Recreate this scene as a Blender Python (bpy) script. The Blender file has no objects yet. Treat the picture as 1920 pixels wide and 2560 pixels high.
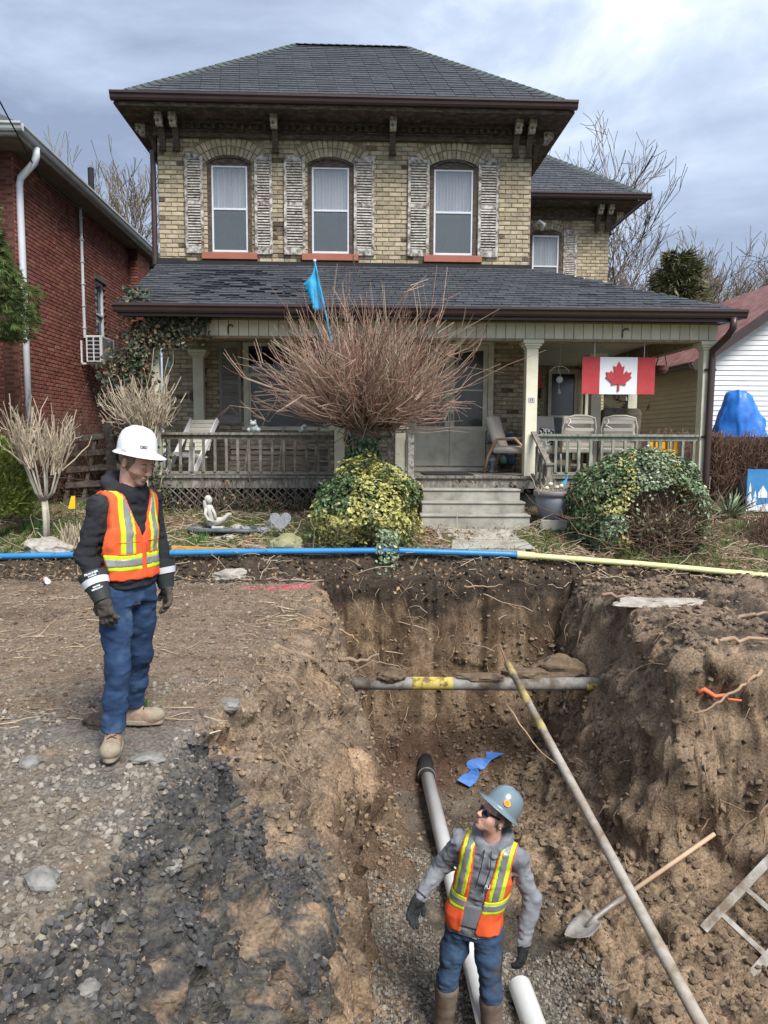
import bpy, math, random
import numpy as np
from mathutils import Vector, Matrix, Euler
random.seed(7)
RNG = np.random.default_rng(7)
SC = bpy.context.scene
COL = SC.collection
R = math.radians

# ------------------------------------------------------------------ camera
cam_d = bpy.data.cameras.new("camera")
cam_d.sensor_fit = 'VERTICAL'
cam_d.sensor_height = 24.0
cam_d.lens = 24.0 * 1850 / 2560
cam_d.clip_start = 0.05
cam_d.clip_end = 2000
cam = bpy.data.objects.new("camera", cam_d)
COL.objects.link(cam)
cam.location = (0, 0, 1.85)
cam.rotation_euler = (Euler((R(90 - 5.6), 0, 0)).to_matrix() @ Matrix.Rotation(R(0.25), 3, 'Z')).to_euler()
SC.camera = cam

# ------------------------------------------------------------------ sky, sun, exposure
SUN_EL, SUN_AZ = R(50), R(148)      # azimuth clockwise from +Y: the sun stands behind and to the right of the camera
wd = bpy.data.worlds.new("World")
SC.world = wd
wd.use_nodes = True
nt = wd.node_tree
for n in list(nt.nodes): nt.nodes.remove(n)
def N(nt, t, **kw):
    n = nt.nodes.new(t)
    for k, v in kw.items(): setattr(n, k, v)
    return n
out = N(nt, 'ShaderNodeOutputWorld')
sky = N(nt, 'ShaderNodeTexSky', sky_type='NISHITA', sun_disc=False, sun_elevation=SUN_EL, sun_rotation=SUN_AZ)
bg1 = N(nt, 'ShaderNodeBackground'); bg1.inputs['Strength'].default_value = 0.12
nt.links.new(sky.outputs[0], bg1.inputs['Color'])
tc = N(nt, 'ShaderNodeTexCoord')
mp = N(nt, 'ShaderNodeMapping'); mp.inputs['Scale'].default_value = (1.0, 1.0, 2.2); mp.inputs['Location'].default_value = (7.3, 4.15, 2.4)
nt.links.new(tc.outputs['Generated'], mp.inputs['Vector'])
cn = N(nt, 'ShaderNodeTexNoise'); cn.inputs['Scale'].default_value = 2.3; cn.inputs['Detail'].default_value = 8; cn.inputs['Roughness'].default_value = 0.56; cn.inputs['Distortion'].default_value = 0.35
nt.links.new(mp.outputs[0], cn.inputs['Vector'])
cr = N(nt, 'ShaderNodeValToRGB')
els = cr.color_ramp.elements
els[0].position = 0.34; els[0].color = (0.115, 0.14, 0.19, 1)
els[1].position = 0.70; els[1].color = (0.52, 0.53, 0.545, 1)
for p, c in ((0.45, (0.18, 0.213, 0.278, 1)), (0.55, (0.25, 0.29, 0.362, 1)), (0.63, (0.36, 0.395, 0.45, 1))):
    e = els.new(p); e.color = c
nt.links.new(cn.outputs[0], cr.inputs[0])
bg2 = N(nt, 'ShaderNodeBackground'); bg2.inputs['Strength'].default_value = 1.06
nt.links.new(cr.outputs[0], bg2.inputs['Color'])
mx = N(nt, 'ShaderNodeMixShader'); mx.inputs[0].default_value = 0.9
nt.links.new(bg1.outputs[0], mx.inputs[1]); nt.links.new(bg2.outputs[0], mx.inputs[2])
nt.links.new(mx.outputs[0], out.inputs['Surface'])

sun_d = bpy.data.lights.new("sun", 'SUN')
sun_d.energy = 2.1; sun_d.angle = R(24); sun_d.color = (1.0, 0.95, 0.88)
sun = bpy.data.objects.new("sun", sun_d); COL.objects.link(sun)
sdir = Vector((math.sin(SUN_AZ) * math.cos(SUN_EL), math.cos(SUN_AZ) * math.cos(SUN_EL), math.sin(SUN_EL)))
sun.rotation_euler = (-sdir).to_track_quat('-Z', 'Y').to_euler()

SC.view_settings.view_transform = 'Standard'
SC.view_settings.look = 'None'
SC.view_settings.exposure = 1.36
SC.view_settings.gamma = 1.0
SC.view_settings.use_curve_mapping = False

# ------------------------------------------------------------------ materials
def mat(name, cols, scale=4.0, rough=0.85, bump=0.0, bscale=40.0, rnd=0.0, metal=0.0, spec=0.3, detail=5.0, attr=None,
        stretch=(1, 1, 1), contrast=(0.3, 0.7), coat=0.0, hue=0.0, bdist=0.01):
    m = bpy.data.materials.new(name); m.use_nodes = True
    t = m.node_tree; b = t.nodes['Principled BSDF']
    b.inputs['Roughness'].default_value = rough
    b.inputs['Metallic'].default_value = metal
    b.inputs['Specular IOR Level'].default_value = spec
    if coat: b.inputs['Coat Weight'].default_value = coat
    L = t.links.new
    tc = N(t, 'ShaderNodeTexCoord'); oi = N(t, 'ShaderNodeObjectInfo'); ge = N(t, 'ShaderNodeNewGeometry')
    ad = N(t, 'ShaderNodeMath', operation='ADD'); L(oi.outputs['Random'], ad.inputs[0]); L(ge.outputs['Random Per Island'], ad.inputs[1])
    fr = N(t, 'ShaderNodeMath', operation='FRACT'); L(ad.outputs[0], fr.inputs[0])
    vec = tc.outputs['Object']
    if rnd:
        sc = N(t, 'ShaderNodeMath', operation='MULTIPLY'); L(fr.outputs[0], sc.inputs[0]); sc.inputs[1].default_value = 41.0
        va = N(t, 'ShaderNodeVectorMath', operation='ADD'); L(vec, va.inputs[0]); L(sc.outputs[0], va.inputs[1]); vec = va.outputs[0]
    if stretch != (1, 1, 1):
        vm = N(t, 'ShaderNodeVectorMath', operation='MULTIPLY'); L(vec, vm.inputs[0]); vm.inputs[1].default_value = stretch; vec = vm.outputs[0]
    no = N(t, 'ShaderNodeTexNoise'); no.inputs['Scale'].default_value = scale; no.inputs['Detail'].default_value = detail; no.inputs['Roughness'].default_value = 0.62
    L(vec, no.inputs['Vector'])
    if attr:
        at = N(t, 'ShaderNodeAttribute', attribute_name=attr)
        mr = N(t, 'ShaderNodeMapRange'); L(no.outputs[0], mr.inputs[0])
        mr.inputs[1].default_value = 0.25; mr.inputs[2].default_value = 0.75; mr.inputs[3].default_value = cols[0]; mr.inputs[4].default_value = cols[1]
        n2 = N(t, 'ShaderNodeTexNoise'); n2.inputs['Scale'].default_value = scale * 7; n2.inputs['Detail'].default_value = 4; L(tc.outputs['Object'], n2.inputs['Vector'])
        m2 = N(t, 'ShaderNodeMapRange'); L(n2.outputs[0], m2.inputs[0])
        m2.inputs[1].default_value = 0.3; m2.inputs[2].default_value = 0.7; m2.inputs[3].default_value = 0.58; m2.inputs[4].default_value = 1.42
        mm = N(t, 'ShaderNodeMath', operation='MULTIPLY'); L(mr.outputs[0], mm.inputs[0]); L(m2.outputs[0], mm.inputs[1])
        vs = N(t, 'ShaderNodeVectorMath', operation='SCALE'); L(at.outputs['Color'], vs.inputs[0]); L(mm.outputs[0], vs.inputs['Scale'])
        colo = vs.outputs[0]
    else:
        ra = N(t, 'ShaderNodeValToRGB'); e = ra.color_ramp.elements
        n = len(cols)
        for i, c in enumerate(cols):
            p = contrast[0] + (contrast[1] - contrast[0]) * (i / max(1, n - 1))
            if i == 0: el = e[0]
            elif i == 1: el = e[1]
            else: el = e.new(p)
            el.position = p; el.color = (*c, 1)
        if n == 1: e[1].color = (*cols[0], 1)
        L(no.outputs[0], ra.inputs[0]); colo = ra.outputs[0]
    if rnd:
        hv = N(t, 'ShaderNodeHueSaturation')
        mr = N(t, 'ShaderNodeMapRange'); L(fr.outputs[0], mr.inputs[0]); mr.inputs[3].default_value = 1 - rnd; mr.inputs[4].default_value = 1 + rnd
        L(mr.outputs[0], hv.inputs['Value']); L(colo, hv.inputs['Color'])
        if hue:
            f2 = N(t, 'ShaderNodeMath', operation='MULTIPLY'); L(fr.outputs[0], f2.inputs[0]); f2.inputs[1].default_value = 17.3
            f3 = N(t, 'ShaderNodeMath', operation='FRACT'); L(f2.outputs[0], f3.inputs[0])
            mh = N(t, 'ShaderNodeMapRange'); L(f3.outputs[0], mh.inputs[0]); mh.inputs[3].default_value = 0.5 - hue; mh.inputs[4].default_value = 0.5 + hue
            L(mh.outputs[0], hv.inputs['Hue'])
        colo = hv.outputs[0]
    L(colo, b.inputs['Base Color'])
    if bump:
        nb = N(t, 'ShaderNodeTexNoise'); nb.inputs['Scale'].default_value = bscale; nb.inputs['Detail'].default_value = 6; nb.inputs['Roughness'].default_value = 0.65
        L(vec, nb.inputs['Vector'])
        bu = N(t, 'ShaderNodeBump'); bu.inputs['Strength'].default_value = bump; bu.inputs['Distance'].default_value = bdist
        L(nb.outputs[0], bu.inputs['Height']); L(bu.outputs[0], b.inputs['Normal'])
    return m

def glass_mat(name, tint, alpha, rough=0.04):
    m = bpy.data.materials.new(name); m.use_nodes = True
    t = m.node_tree; L = t.links.new
    b = t.nodes['Principled BSDF']; o = t.nodes['Material Output']
    b.inputs['Base Color'].default_value = (*tint, 1); b.inputs['Roughness'].default_value = rough; b.inputs['Specular IOR Level'].default_value = 0.8
    tr = N(t, 'ShaderNodeBsdfTransparent'); mx = N(t, 'ShaderNodeMixShader')
    no = N(t, 'ShaderNodeTexNoise'); no.inputs['Scale'].default_value = 3.0
    tcx = N(t, 'ShaderNodeTexCoord'); L(tcx.outputs['Object'], no.inputs['Vector'])
    mr = N(t, 'ShaderNodeMapRange'); L(no.outputs[0], mr.inputs[0]); mr.inputs[3].default_value = max(0, alpha - 0.1); mr.inputs[4].default_value = min(1, alpha + 0.1)
    L(mr.outputs[0], mx.inputs[0]); L(tr.outputs[0], mx.inputs[1]); L(b.outputs[0], mx.inputs[2]); L(mx.outputs[0], o.inputs['Surface'])
    return m

# ------------------------------------------------------------------ mesh helpers
def mesh_np(name, V, F, smooth=False):
    """V (n,3); F (m,k) array or list of such arrays"""
    if isinstance(F, np.ndarray): F = [F]
    me = bpy.data.meshes.new(name)
    V = np.asarray(V, np.float32)
    me.vertices.add(len(V)); me.vertices.foreach_set('co', V.ravel())
    loops = np.concatenate([f.ravel() for f in F]).astype(np.int32)
    tot = np.concatenate([np.full(len(f), f.shape[1], np.int32) for f in F])
    st = np.zeros(len(tot), np.int32); st[1:] = np.cumsum(tot)[:-1]
    me.loops.add(len(loops)); me.loops.foreach_set('vertex_index', loops)
    me.polygons.add(len(tot)); me.polygons.foreach_set('loop_start', st); me.polygons.foreach_set('loop_total', tot)
    me.polygons.foreach_set('use_smooth', np.full(len(tot), bool(smooth)))
    me.update(calc_edges=True); me.validate()
    return me

def link(o, parent=None, label=None, cat=None, group=None, kind=None):
    COL.objects.link(o)
    if parent: o.parent = parent
    for k, v in (('label', label), ('category', cat), ('group', group), ('kind', kind)):
        if v: o[k] = v
    return o

def obj(name, me, m=None, parent=None, **kw):
    o = bpy.data.objects.new(name, me)
    if m is not None and len(me.materials) == 0: me.materials.append(m)
    return link(o, parent, **kw)

def thing(name, label, cat, loc=(0, 0, 0), rz=0, group=None):
    o = bpy.data.objects.new(name, None); o.empty_display_size = 0.1
    o.location = loc; o.rotation_euler = (0, 0, rz)
    return link(o, None, label, cat, group)

def frame(d, up=(0, 0, 1)):
    d = Vector(d).normalized(); u = Vector(up)
    if abs(d.dot(u)) > 0.98: u = Vector((1, 0, 0))
    s = d.cross(u).normalized(); return d, s, s.cross(d).normalized()

class MB:
    def __init__(s): s.v = []; s.f = []
    def add(s, V, F):
        o = len(s.v); s.v += [tuple(p) for p in V]; s.f += [tuple(i + o for i in f) for f in F]; return s
    def box(s, c, sz, rot=None):
        h = [x / 2 for x in sz]
        V = [Vector((a * h[0], b * h[1], d * h[2])) for a in (-1, 1) for b in (-1, 1) for d in (-1, 1)]
        if rot is not None: V = [rot @ p for p in V]
        c = Vector(c)
        return s.add([p + c for p in V], [(0, 1, 3, 2), (4, 6, 7, 5), (0, 4, 5, 1), (2, 3, 7, 6), (0, 2, 6, 4), (1, 5, 7, 3)])
    def b2(s, x0, x1, y0, y1, z0, z1): return s.box(((x0 + x1) / 2, (y0 + y1) / 2, (z0 + z1) / 2), (x1 - x0, y1 - y0, z1 - z0))
    def bar(s, p0, p1, w, h, up=(0, 0, 1)):
        p0 = Vector(p0); p1 = Vector(p1); d, a, b = frame(p1 - p0, up)
        V = [p + a * (i * w / 2) + b * (j * h / 2) for p in (p0, p1) for i, j in ((-1, -1), (1, -1), (1, 1), (-1, 1))]
        return s.add(V, [(0, 3, 2, 1), (4, 5, 6, 7)] + [(i, (i + 1) % 4, 4 + (i + 1) % 4, 4 + i) for i in range(4)])
    def tube(s, pts, r, n=8, caps=True):
        pts = [Vector(p) for p in pts]; k = len(pts)
        rs = list(r) if hasattr(r, '__len__') else [r] * k
        V = []; ref = None
        for i, p in enumerate(pts):
            d = (pts[min(i + 1, k - 1)] - pts[max(i - 1, 0)]).normalized()
            if ref is None: _, ref, _b = frame(d)
            a = (ref - d * ref.dot(d)).normalized(); b = d.cross(a); ref = a
            V += [p + (a * math.cos(2 * math.pi * j / n) + b * math.sin(2 * math.pi * j / n)) * rs[i] for j in range(n)]
        F = [(i * n + j, i * n + (j + 1) % n, (i + 1) * n + (j + 1) % n, (i + 1) * n + j) for i in range(k - 1) for j in range(n)]
        if caps: F += [tuple(range(n))[::-1], tuple((k - 1) * n + j for j in range(n))]
        return s.add(V, F)
    def lathe(s, prof, c=(0, 0, 0), n=24, sx=1, sy=1):
        V = [(c[0] + r * sx * math.cos(2 * math.pi * j / n), c[1] + r * sy * math.sin(2 * math.pi * j / n), c[2] + z) for r, z in prof for j in range(n)]
        F = [(i * n + j, i * n + (j + 1) % n, (i + 1) * n + (j + 1) % n, (i + 1) * n + j) for i in range(len(prof) - 1) for j in range(n)]
        F += [tuple(range(n))[::-1], tuple((len(prof) - 1) * n + j for j in range(n))]
        return s.add(V, F)
    def prism(s, poly, ext):
        n = len(poly); e = Vector(ext)
        V = [Vector(p) for p in poly] + [Vector(p) + e for p in poly]
        return s.add(V, [tuple(range(n)), tuple(range(2 * n - 1, n - 1, -1))] + [(i, n + i, n + (i + 1) % n, (i + 1) % n) for i in range(n)])
    def ball(s, c, r, n=10, m=7):
        if not hasattr(r, '__len__'): r = (r, r, r)
        V = []; 
        for i in range(1, m):
            t = math.pi * i / m
            V += [(c[0] + r[0] * math.sin(t) * math.cos(2 * math.pi * j / n), c[1] + r[1] * math.sin(t) * math.sin(2 * math.pi * j / n), c[2] + r[2] * math.cos(t)) for j in range(n)]
        V += [(c[0], c[1], c[2] + r[2]), (c[0], c[1], c[2] - r[2])]
        F = [(i * n + j, (i + 1) * n + j, (i + 1) * n + (j + 1) % n, i * n + (j + 1) % n) for i in range(m - 2) for j in range(n)]
        a = (m - 1) * n
        F += [(a, j, (j + 1) % n) for j in range(n)] + [(a + 1, (m - 2) * n + (j + 1) % n, (m - 2) * n + j) for j in range(n)]
        return s.add(V, F)
    def mesh(s, name, smooth=False):
        me = bpy.data.meshes.new(name); me.from_pydata(s.v, [], s.f)
        import bmesh
        b = bmesh.new(); b.from_mesh(me); bmesh.ops.recalc_face_normals(b, faces=b.faces); b.to_mesh(me); b.free()
        if smooth: me.polygons.foreach_set('use_smooth', np.ones(len(me.polygons), bool))
        me.update(); return me
    def build(s, name, m, parent=None, smooth=False, bevel=0, **kw):
        o = obj(name, s.mesh(name, smooth), m, parent, **kw)
        if bevel:
            bm_ = o.modifiers.new("bevel", 'BEVEL'); bm_.width = bevel; bm_.segments = 2; bm_.limit_method = 'ANGLE'; bm_.angle_limit = R(40)
        return o

def wall_holes(mb, x0, x1, z0, z1, y0, y1, holes):
    xs = sorted({x0, x1, *[v for h in holes for v in h[:2] if x0 < v < x1]}); zs = sorted({z0, z1, *[v for h in holes for v in h[2:] if z0 < v < z1]})
    for a, b in zip(xs, xs[1:]):
        run = None
        for c, d in list(zip(zs, zs[1:])) + [(None, None)]:
            solid = c is not None and not any(h[0] <= (a + b) / 2 <= h[1] and h[2] <= (c + d) / 2 <= h[3] for h in holes)
            if solid: run = (run[0], d) if run else (c, d)
            elif run: mb.b2(a, b, y0, y1, run[0], run[1]); run = None
    return mb

# ---- vectorised mass geometry
def rotmats(n, tilt=None, rng=RNG):
    """random rotation matrices (n,3,3)"""
    q = rng.normal(size=(n, 4)); q /= np.linalg.norm(q, axis=1)[:, None]
    w, x, y, z = q.T
    return np.stack([1 - 2 * (y * y + z * z), 2 * (x * y - z * w), 2 * (x * z + y * w), 2 * (x * y + z * w), 1 - 2 * (x * x + z * z), 2 * (y * z - x * w),
                     2 * (x * z - y * w), 2 * (y * z + x * w), 1 - 2 * (x * x + y * y)], -1).reshape(n, 3, 3)
def basis(nrm, rng=RNG):
    """frames whose third column is nrm, spun at random"""
    n = nrm / np.maximum(np.linalg.norm(nrm, axis=1)[:, None], 1e-9)
    a = rng.normal(size=n.shape); a -= n * (a * n).sum(1)[:, None]; a /= np.maximum(np.linalg.norm(a, axis=1)[:, None], 1e-9)
    return np.stack([a, np.cross(n, a), n], -1)
def scatter(TV, TF, P, Rm, S):
    TV = np.asarray(TV, float); TF = np.asarray(TF, int)
    S = np.asarray(S, float)
    if S.ndim == 1: S = S[:, None]
    V = np.einsum('nij,nkj->nki', Rm, TV[None] * S[:, None, :]) + np.asarray(P)[:, None, :]
    F = TF[None] + (np.arange(len(P)) * len(TV))[:, None, None]
    return V.reshape(-1, 3), F.reshape(-1, TF.shape[1])
LEAF_V = [(-.5, 0, 0), (-.12, -.34, .07), (.5, 0, -.04), (-.12, .34, .07), (0, 0, -.04)]
LEAF_F = [(0, 1, 4), (1, 2, 4), (2, 3, 4), (3, 0, 4)]
_p = (1 + 5 ** .5) / 2
ICO_V = np.array([(-1, _p, 0), (1, _p, 0), (-1, -_p, 0), (1, -_p, 0), (0, -1, _p), (0, 1, _p), (0, -1, -_p), (0, 1, -_p), (_p, 0, -1), (_p, 0, 1), (-_p, 0, -1), (-_p, 0, 1)]) / 1.902
ICO_F = np.array([(0, 11, 5), (0, 5, 1), (0, 1, 7), (0, 7, 10), (0, 10, 11), (1, 5, 9), (5, 11, 4), (11, 10, 2), (10, 7, 6), (7, 1, 8), (3, 9, 4), (3, 4, 2), (3, 2, 6), (3, 6, 8), (3, 8, 9), (4, 9, 5), (2, 4, 11), (6, 2, 10), (8, 6, 7), (9, 8, 1)])
BOX_V = np.array([(a, b, c) for a in (-.5, .5) for b in (-.5, .5) for c in (-.5, .5)])
BOX_F = np.array([(0, 1, 3, 2), (4, 6, 7, 5), (0, 4, 5, 1), (2, 3, 7, 6), (0, 2, 6, 4), (1, 5, 7, 3)])
def stones(P, S, rng=RNG, flat=0.7, nvar=8):
    """angular stones: several jittered icosahedra"""
    Vs, Fs, o = [], [], 0
    k = rng.integers(0, nvar, len(P))
    for i in range(nvar):
        q = k == i
        if not q.any(): continue
        tv = ICO_V * rng.uniform(0.62, 1.25, (12, 1)) * np.array([1.15, 0.9, flat])
        sm = q & (np.asarray(S) < .013)                       # the smallest ones need fewer facets
        if sm.any():
            t8 = np.array([(1, 0, 0), (-1, 0, 0), (0, 1, 0), (0, -1, 0), (0, 0, 1), (0, 0, -1)]) * rng.uniform(.7, 1.25, (6, 1)) * np.array([1.15, .95, flat]) + rng.normal(size=(6, 3)) * .18
            V, F = scatter(t8, np.array([(0, 2, 4), (2, 1, 4), (1, 3, 4), (3, 0, 4), (2, 0, 5), (1, 2, 5), (3, 1, 5), (0, 3, 5)]), P[sm], rotmats(sm.sum(), rng=rng), S[sm])
            Vs.append(V); Fs.append(F + o); o += len(V)
        q = q & ~sm
        if not q.any(): continue
        rm = rotmats(q.sum(), rng=rng)
        yaw = rng.uniform(0, 6.28, q.sum()); c, s_ = np.cos(yaw), np.sin(yaw); z = np.zeros_like(c); o1 = z + 1
        up = np.stack([c, -s_, z, s_, c, z, z, z, o1], -1).reshape(-1, 3, 3)
        pick = (rng.random(q.sum()) < .6)[:, None, None]
        V, F = scatter(tv, ICO_F, P[q], np.where(pick, up, rm), S[q])
        Vs.append(V); Fs.append(F + o); o += len(V)
    return np.concatenate(Vs), np.concatenate(Fs)
def tubes(C, Rr, n=4):
    """C (m,k,3) curves, Rr (m,k) radii -> V,F"""
    C = np.asarray(C, float); Rr = np.asarray(Rr, float); m, k, _ = C.shape
    d = np.gradient(C, axis=1); d /= np.maximum(np.linalg.norm(d, axis=2, keepdims=True), 1e-9)
    ref = np.where(np.abs(d[:, :1, 2:3]) > .9, np.array([1., 0, 0]), np.array([0, 0, 1.]))
    a = np.cross(d, np.broadcast_to(ref, d.shape)); a /= np.maximum(np.linalg.norm(a, axis=2, keepdims=True), 1e-9)
    b = np.cross(d, a)
    t = np.arange(n) * 2 * np.pi / n
    V = C[:, :, None, :] + (a[:, :, None, :] * np.cos(t)[None, None, :, None] + b[:, :, None, :] * np.sin(t)[None, None, :, None]) * Rr[:, :, None, None]
    i, j = np.meshgrid(np.arange(k - 1), np.arange(n), indexing='ij')
    f = np.stack([i * n + j, i * n + (j + 1) % n, (i + 1) * n + (j + 1) % n, (i + 1) * n + j], -1).reshape(-1, 4)
    F = f[None] + (np.arange(m) * k * n)[:, None, None]
    return V.reshape(-1, 3), F.reshape(-1, 4)
def curves(P, D, Lh, k=5, bend=(0, 0, 0), wob=0.06, rng=RNG):
    """curved shoots from P along D of length Lh, pulled towards 'bend'"""
    P = np.asarray(P, float); D = np.asarray(D, float); D = D / np.linalg.norm(D, axis=1)[:, None]
    t = np.linspace(0, 1, k)[None, :, None]; Lh = np.asarray(Lh, float)[:, None, None]
    B = np.broadcast_to(np.asarray(bend, float), D.shape)[:, None, :]
    W = np.cumsum(rng.normal(size=(len(P), k, 3)), 1) * wob / k ** .5; W[:, 0] = 0
    return P[:, None] + Lh * (D[:, None] * t + B * t ** 2 + W * t)

# ---- lattice gradient noise
def noise3(p, seed=0):
    p = np.asarray(p, float); i = np.floor(p).astype(np.int64); f = p - i
    u = f * f * f * (f * (f * 6 - 15) + 10)
    def h(a, b, c):
        n = (a * 374761393 + b * 668265263 + c * 1274126177 + seed * 974711) & 0xffffffff
        n = ((n ^ (n >> 13)) * 1103515245) & 0xffffffff
        n = ((n ^ (n >> 16)) * 2246822519) & 0xffffffff
        return ((n ^ (n >> 15)) & 0xffff) / 32767.5 - 1
    r = 0
    for a in (0, 1):
        for b in (0, 1):
            for c in (0, 1):
                w = (u[..., 0] if a else 1 - u[..., 0]) * (u[..., 1] if b else 1 - u[..., 1]) * (u[..., 2] if c else 1 - u[..., 2])
                r = r + w * h(i[..., 0] + a, i[..., 1] + b, i[..., 2] + c)
    return r
def fbm(p, oct=4, seed=0, gain=.5):
    p = np.asarray(p, float); r = 0; a = 1
    for o in range(oct):
        r = r + a * noise3(p, seed + o * 7); p = p * 2.03 + 11.7; a *= gain
    return r
def sstep(a, b, x): t = np.clip((x - a) / (b - a), 0, 1); return t * t * (3 - 2 * t)

# ------------------------------------------------------------------ the ground with its trench
DEPTH = 2.45
def lawn_edge(x): return np.interp(x, [-5.1, -1.7, .1, 1.8, 3.5, 5.2], [.21, .28, .31, .26, .15, .02])
def base_z(x, y):
    x = np.asarray(x, float); y = np.asarray(y, float)
    n = noise3(np.stack([x * 1.3, y * 0.4, x * 0 + 3.], -1), 5) * .06 + noise3(np.stack([x * 5, y, x * 0], -1), 6) * .025
    t = sstep(9.62, 9.86, y + n)
    le = lawn_edge(x)
    lawn = le + (0.74 - le) * np.clip((y - 9.86) / 2.2, 0, 1)
    flat = 0.02 * noise3(np.stack([x * .8, y * .8, x * 0 + 1.], -1), 9)
    right = sstep(2.6, 3.6, x) * sstep(6.5, 7.2, y) * (.10 * noise3(np.stack([x * 1.7, y * 1.7, x * 0 + 7.], -1), 10) + .02)
    return (flat + right) * (1 - t) + lawn * t
def trench(x, y):
    """share of the full depth, and which bank"""
    wob = .10 * noise3(np.stack([x * .7, y * 1.1, x * 0], -1), 21) + .05 * noise3(np.stack([x * 2, y * 3.1, x * 0], -1), 22)
    xl = np.interp(y, [2.0, 2.5, 3.2, 4.4, 5.2, 6.4, 7.6, 9.7], [-1.5, -1.42, -1.24, -1.22, -1.12, -1.02, -.88, -.86])
    wl = np.interp(y, [3, 5, 7, 9, 9.7], [1.15, 1.08, .80, .54, .5])
    sl = (x - xl + wob * .8) / wl
    tl = sstep(5.6, 7.4, y)
    pl = np.interp(sl, [0, .12, .35, .6, .85, 1.0, 1.5, 1.9], [0, .05, .18, .38, .72, .9, .965, 1]) * tl + (1 - tl) * np.interp(sl, [0, .09, .30, .58, .76, .88, 1.0], [0, .06, .20, .38, .70, .94, 1])
    yf = 9.70 + .05 * noise3(np.stack([x * 2.2, x * 0, x * 0], -1), 23)
    sf = (yf - y) / .40
    pf = np.interp(sf, [0, .1, .3, .85, 1.0, 1.6, 2.6, 3.4], [0, .07, .30, .66, .75, .86, .96, 1])
    xr = np.interp(y, [2, 5.6, 6.5, 7.7, 8.4, 9.7], [3.9, 3.6, 2.95, 2.72, 2.78, 2.50])
    dr = np.maximum(xr - x, 6.66 + .1 * np.sin(x * 3) - y) + wob
    sr = dr / np.interp(y, [5, 6.4, 7.2, 8.5, 9.7], [.62, .55, .80, .55, .42])
    tr_ = sstep(6.3, 7.2, y)
    pr = np.interp(sr, [0, .08, .3, .55, .9, 1.05, 1.5, 2.0, 2.5], [0, .05, .28, .55, .76, .84, .90, .955, 1]) * tr_ + (1 - tr_) * np.interp(sr, [0, .08, .3, .6, .9, 1.1, 2.0, 3.1, 3.9], [0, .05, .28, .60, .79, .84, .885, .935, 1])
    dr2 = (4.6 - x) / .9
    pr = np.minimum(pr, np.interp(dr2, [0, 1], [0, 1]))
    pn = np.interp((y - 2.05) / 1.2, [0, 1], [0, 1])
    S = np.stack([pl, pf, pr, pn], -1)
    k = np.argmin(S, -1)
    P = np.min(S, -1)
    ledge = np.exp(-((x - 2.2) / .75) ** 2) * np.exp(-((y - 4.6) / .5) ** 2) * -.05
    return P + ledge * (P > .8), k
def surf_z(x, y):
    x = np.asarray(x, float); y = np.asarray(y, float)
    p, _ = trench(x, y); return base_z(x, y) - DEPTH * p

def axis_nodes(segs):
    o = [segs[0][0]]
    for a, b, h in segs:
        n = max(1, int(round((b - a) / h))); o += list(np.linspace(a, b, n + 1)[1:])
    return np.array(o)
far = [25, 32, 45, 70, 110, 200, 400]
gx = axis_nodes([(-10, -5, .2), (-5, -3.2, .05), (-3.2, 4.4, .0195), (4.4, 6, .04), (6, 12, .25)])
gx = np.concatenate([[-v for v in far[::-1]], [-18, -14], gx, [15, 19], far])
gy = axis_nodes([(-4, 1.6, .4), (1.6, 5.5, .016), (5.5, 9.28, .0205), (9.28, 9.9, .007), (9.9, 12.4, .04), (12.4, 24, .4)])
gy = np.concatenate([[-300, -80, -30, -10], gy, [30, 40, 60, 100, 200, 400, 900]])
X, Yg = np.meshgrid(gx, gy, indexing='xy')
dp, kd = trench(X, Yg)
Zg = base_z(X, Yg) - DEPTH * dp
Pg = np.stack([X, Yg, Zg], -1)
# normals of the undisplaced sheet
tx = np.gradient(Pg, axis=1); ty = np.gradient(Pg, axis=0)
nr = np.cross(tx, ty); nr /= np.maximum(np.linalg.norm(nr, axis=2, keepdims=True), 1e-9)
near = (np.abs(X) < 6.5) & (Yg > 1) & (Yg < 12.4)
Q = Pg[near]; nq = nr[near]; dq = dp[near]; kq = kd[near]
steep = np.clip(1.15 - nq[:, 2], 0, 1)
inwall = sstep(.01, .06, dq) * (1 - sstep(.93, 1.0, dq))
lumps = fbm(Q * 1.7, 3, 31) * .10 + np.abs(fbm(Q * np.array([5.5, 5.5, 3.0]), 3, 35)) * .05 + fbm(Q * 15, 3, 38) * .016 + fbm(Q * 42, 2, 39) * .007
ridge = (1 - np.abs(noise3(Q * np.array([3.2, 3.2, 2.0]), 77))) ** 4 * .06
strk = (fbm(np.stack([Q[:, 0] * 7, Q[:, 1] * 1.5, Q[:, 2] * .45], -1), 3, 44)) * .045
def blocks(P, f, seed):
    # broken slabs: each warped cell keeps one offset, so the bank breaks along sharp edges
    W = P * np.array(f) + np.stack([fbm(P * 1.9, 2, seed), fbm(P * 1.9 + 5, 2, seed + 1), fbm(P * 1.9 + 9, 2, seed + 2)], -1) * .9
    c = np.floor(W).astype(np.int64); n = (c[:, 0] * 374761393 + c[:, 1] * 668265263 + c[:, 2] * 1274126177 + seed * 974711) & 0xffffffff
    n = ((n ^ (n >> 13)) * 1103515245) & 0xffffffff; n = ((n ^ (n >> 16)) * 2246822519) & 0xffffffff
    return ((n ^ (n >> 15)) & 0xffff) / 32767.5 - 1
lumps = lumps + blocks(Q, (1.5, 1.9, 1.3), 231) * .07 * (kq == 0) + blocks(Q, (2.6, 2.6, 1.7), 201) * .045 + blocks(Q, (7, 7, 5), 205) * .020 + blocks(Q, (17, 17, 13), 209) * .009
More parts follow.
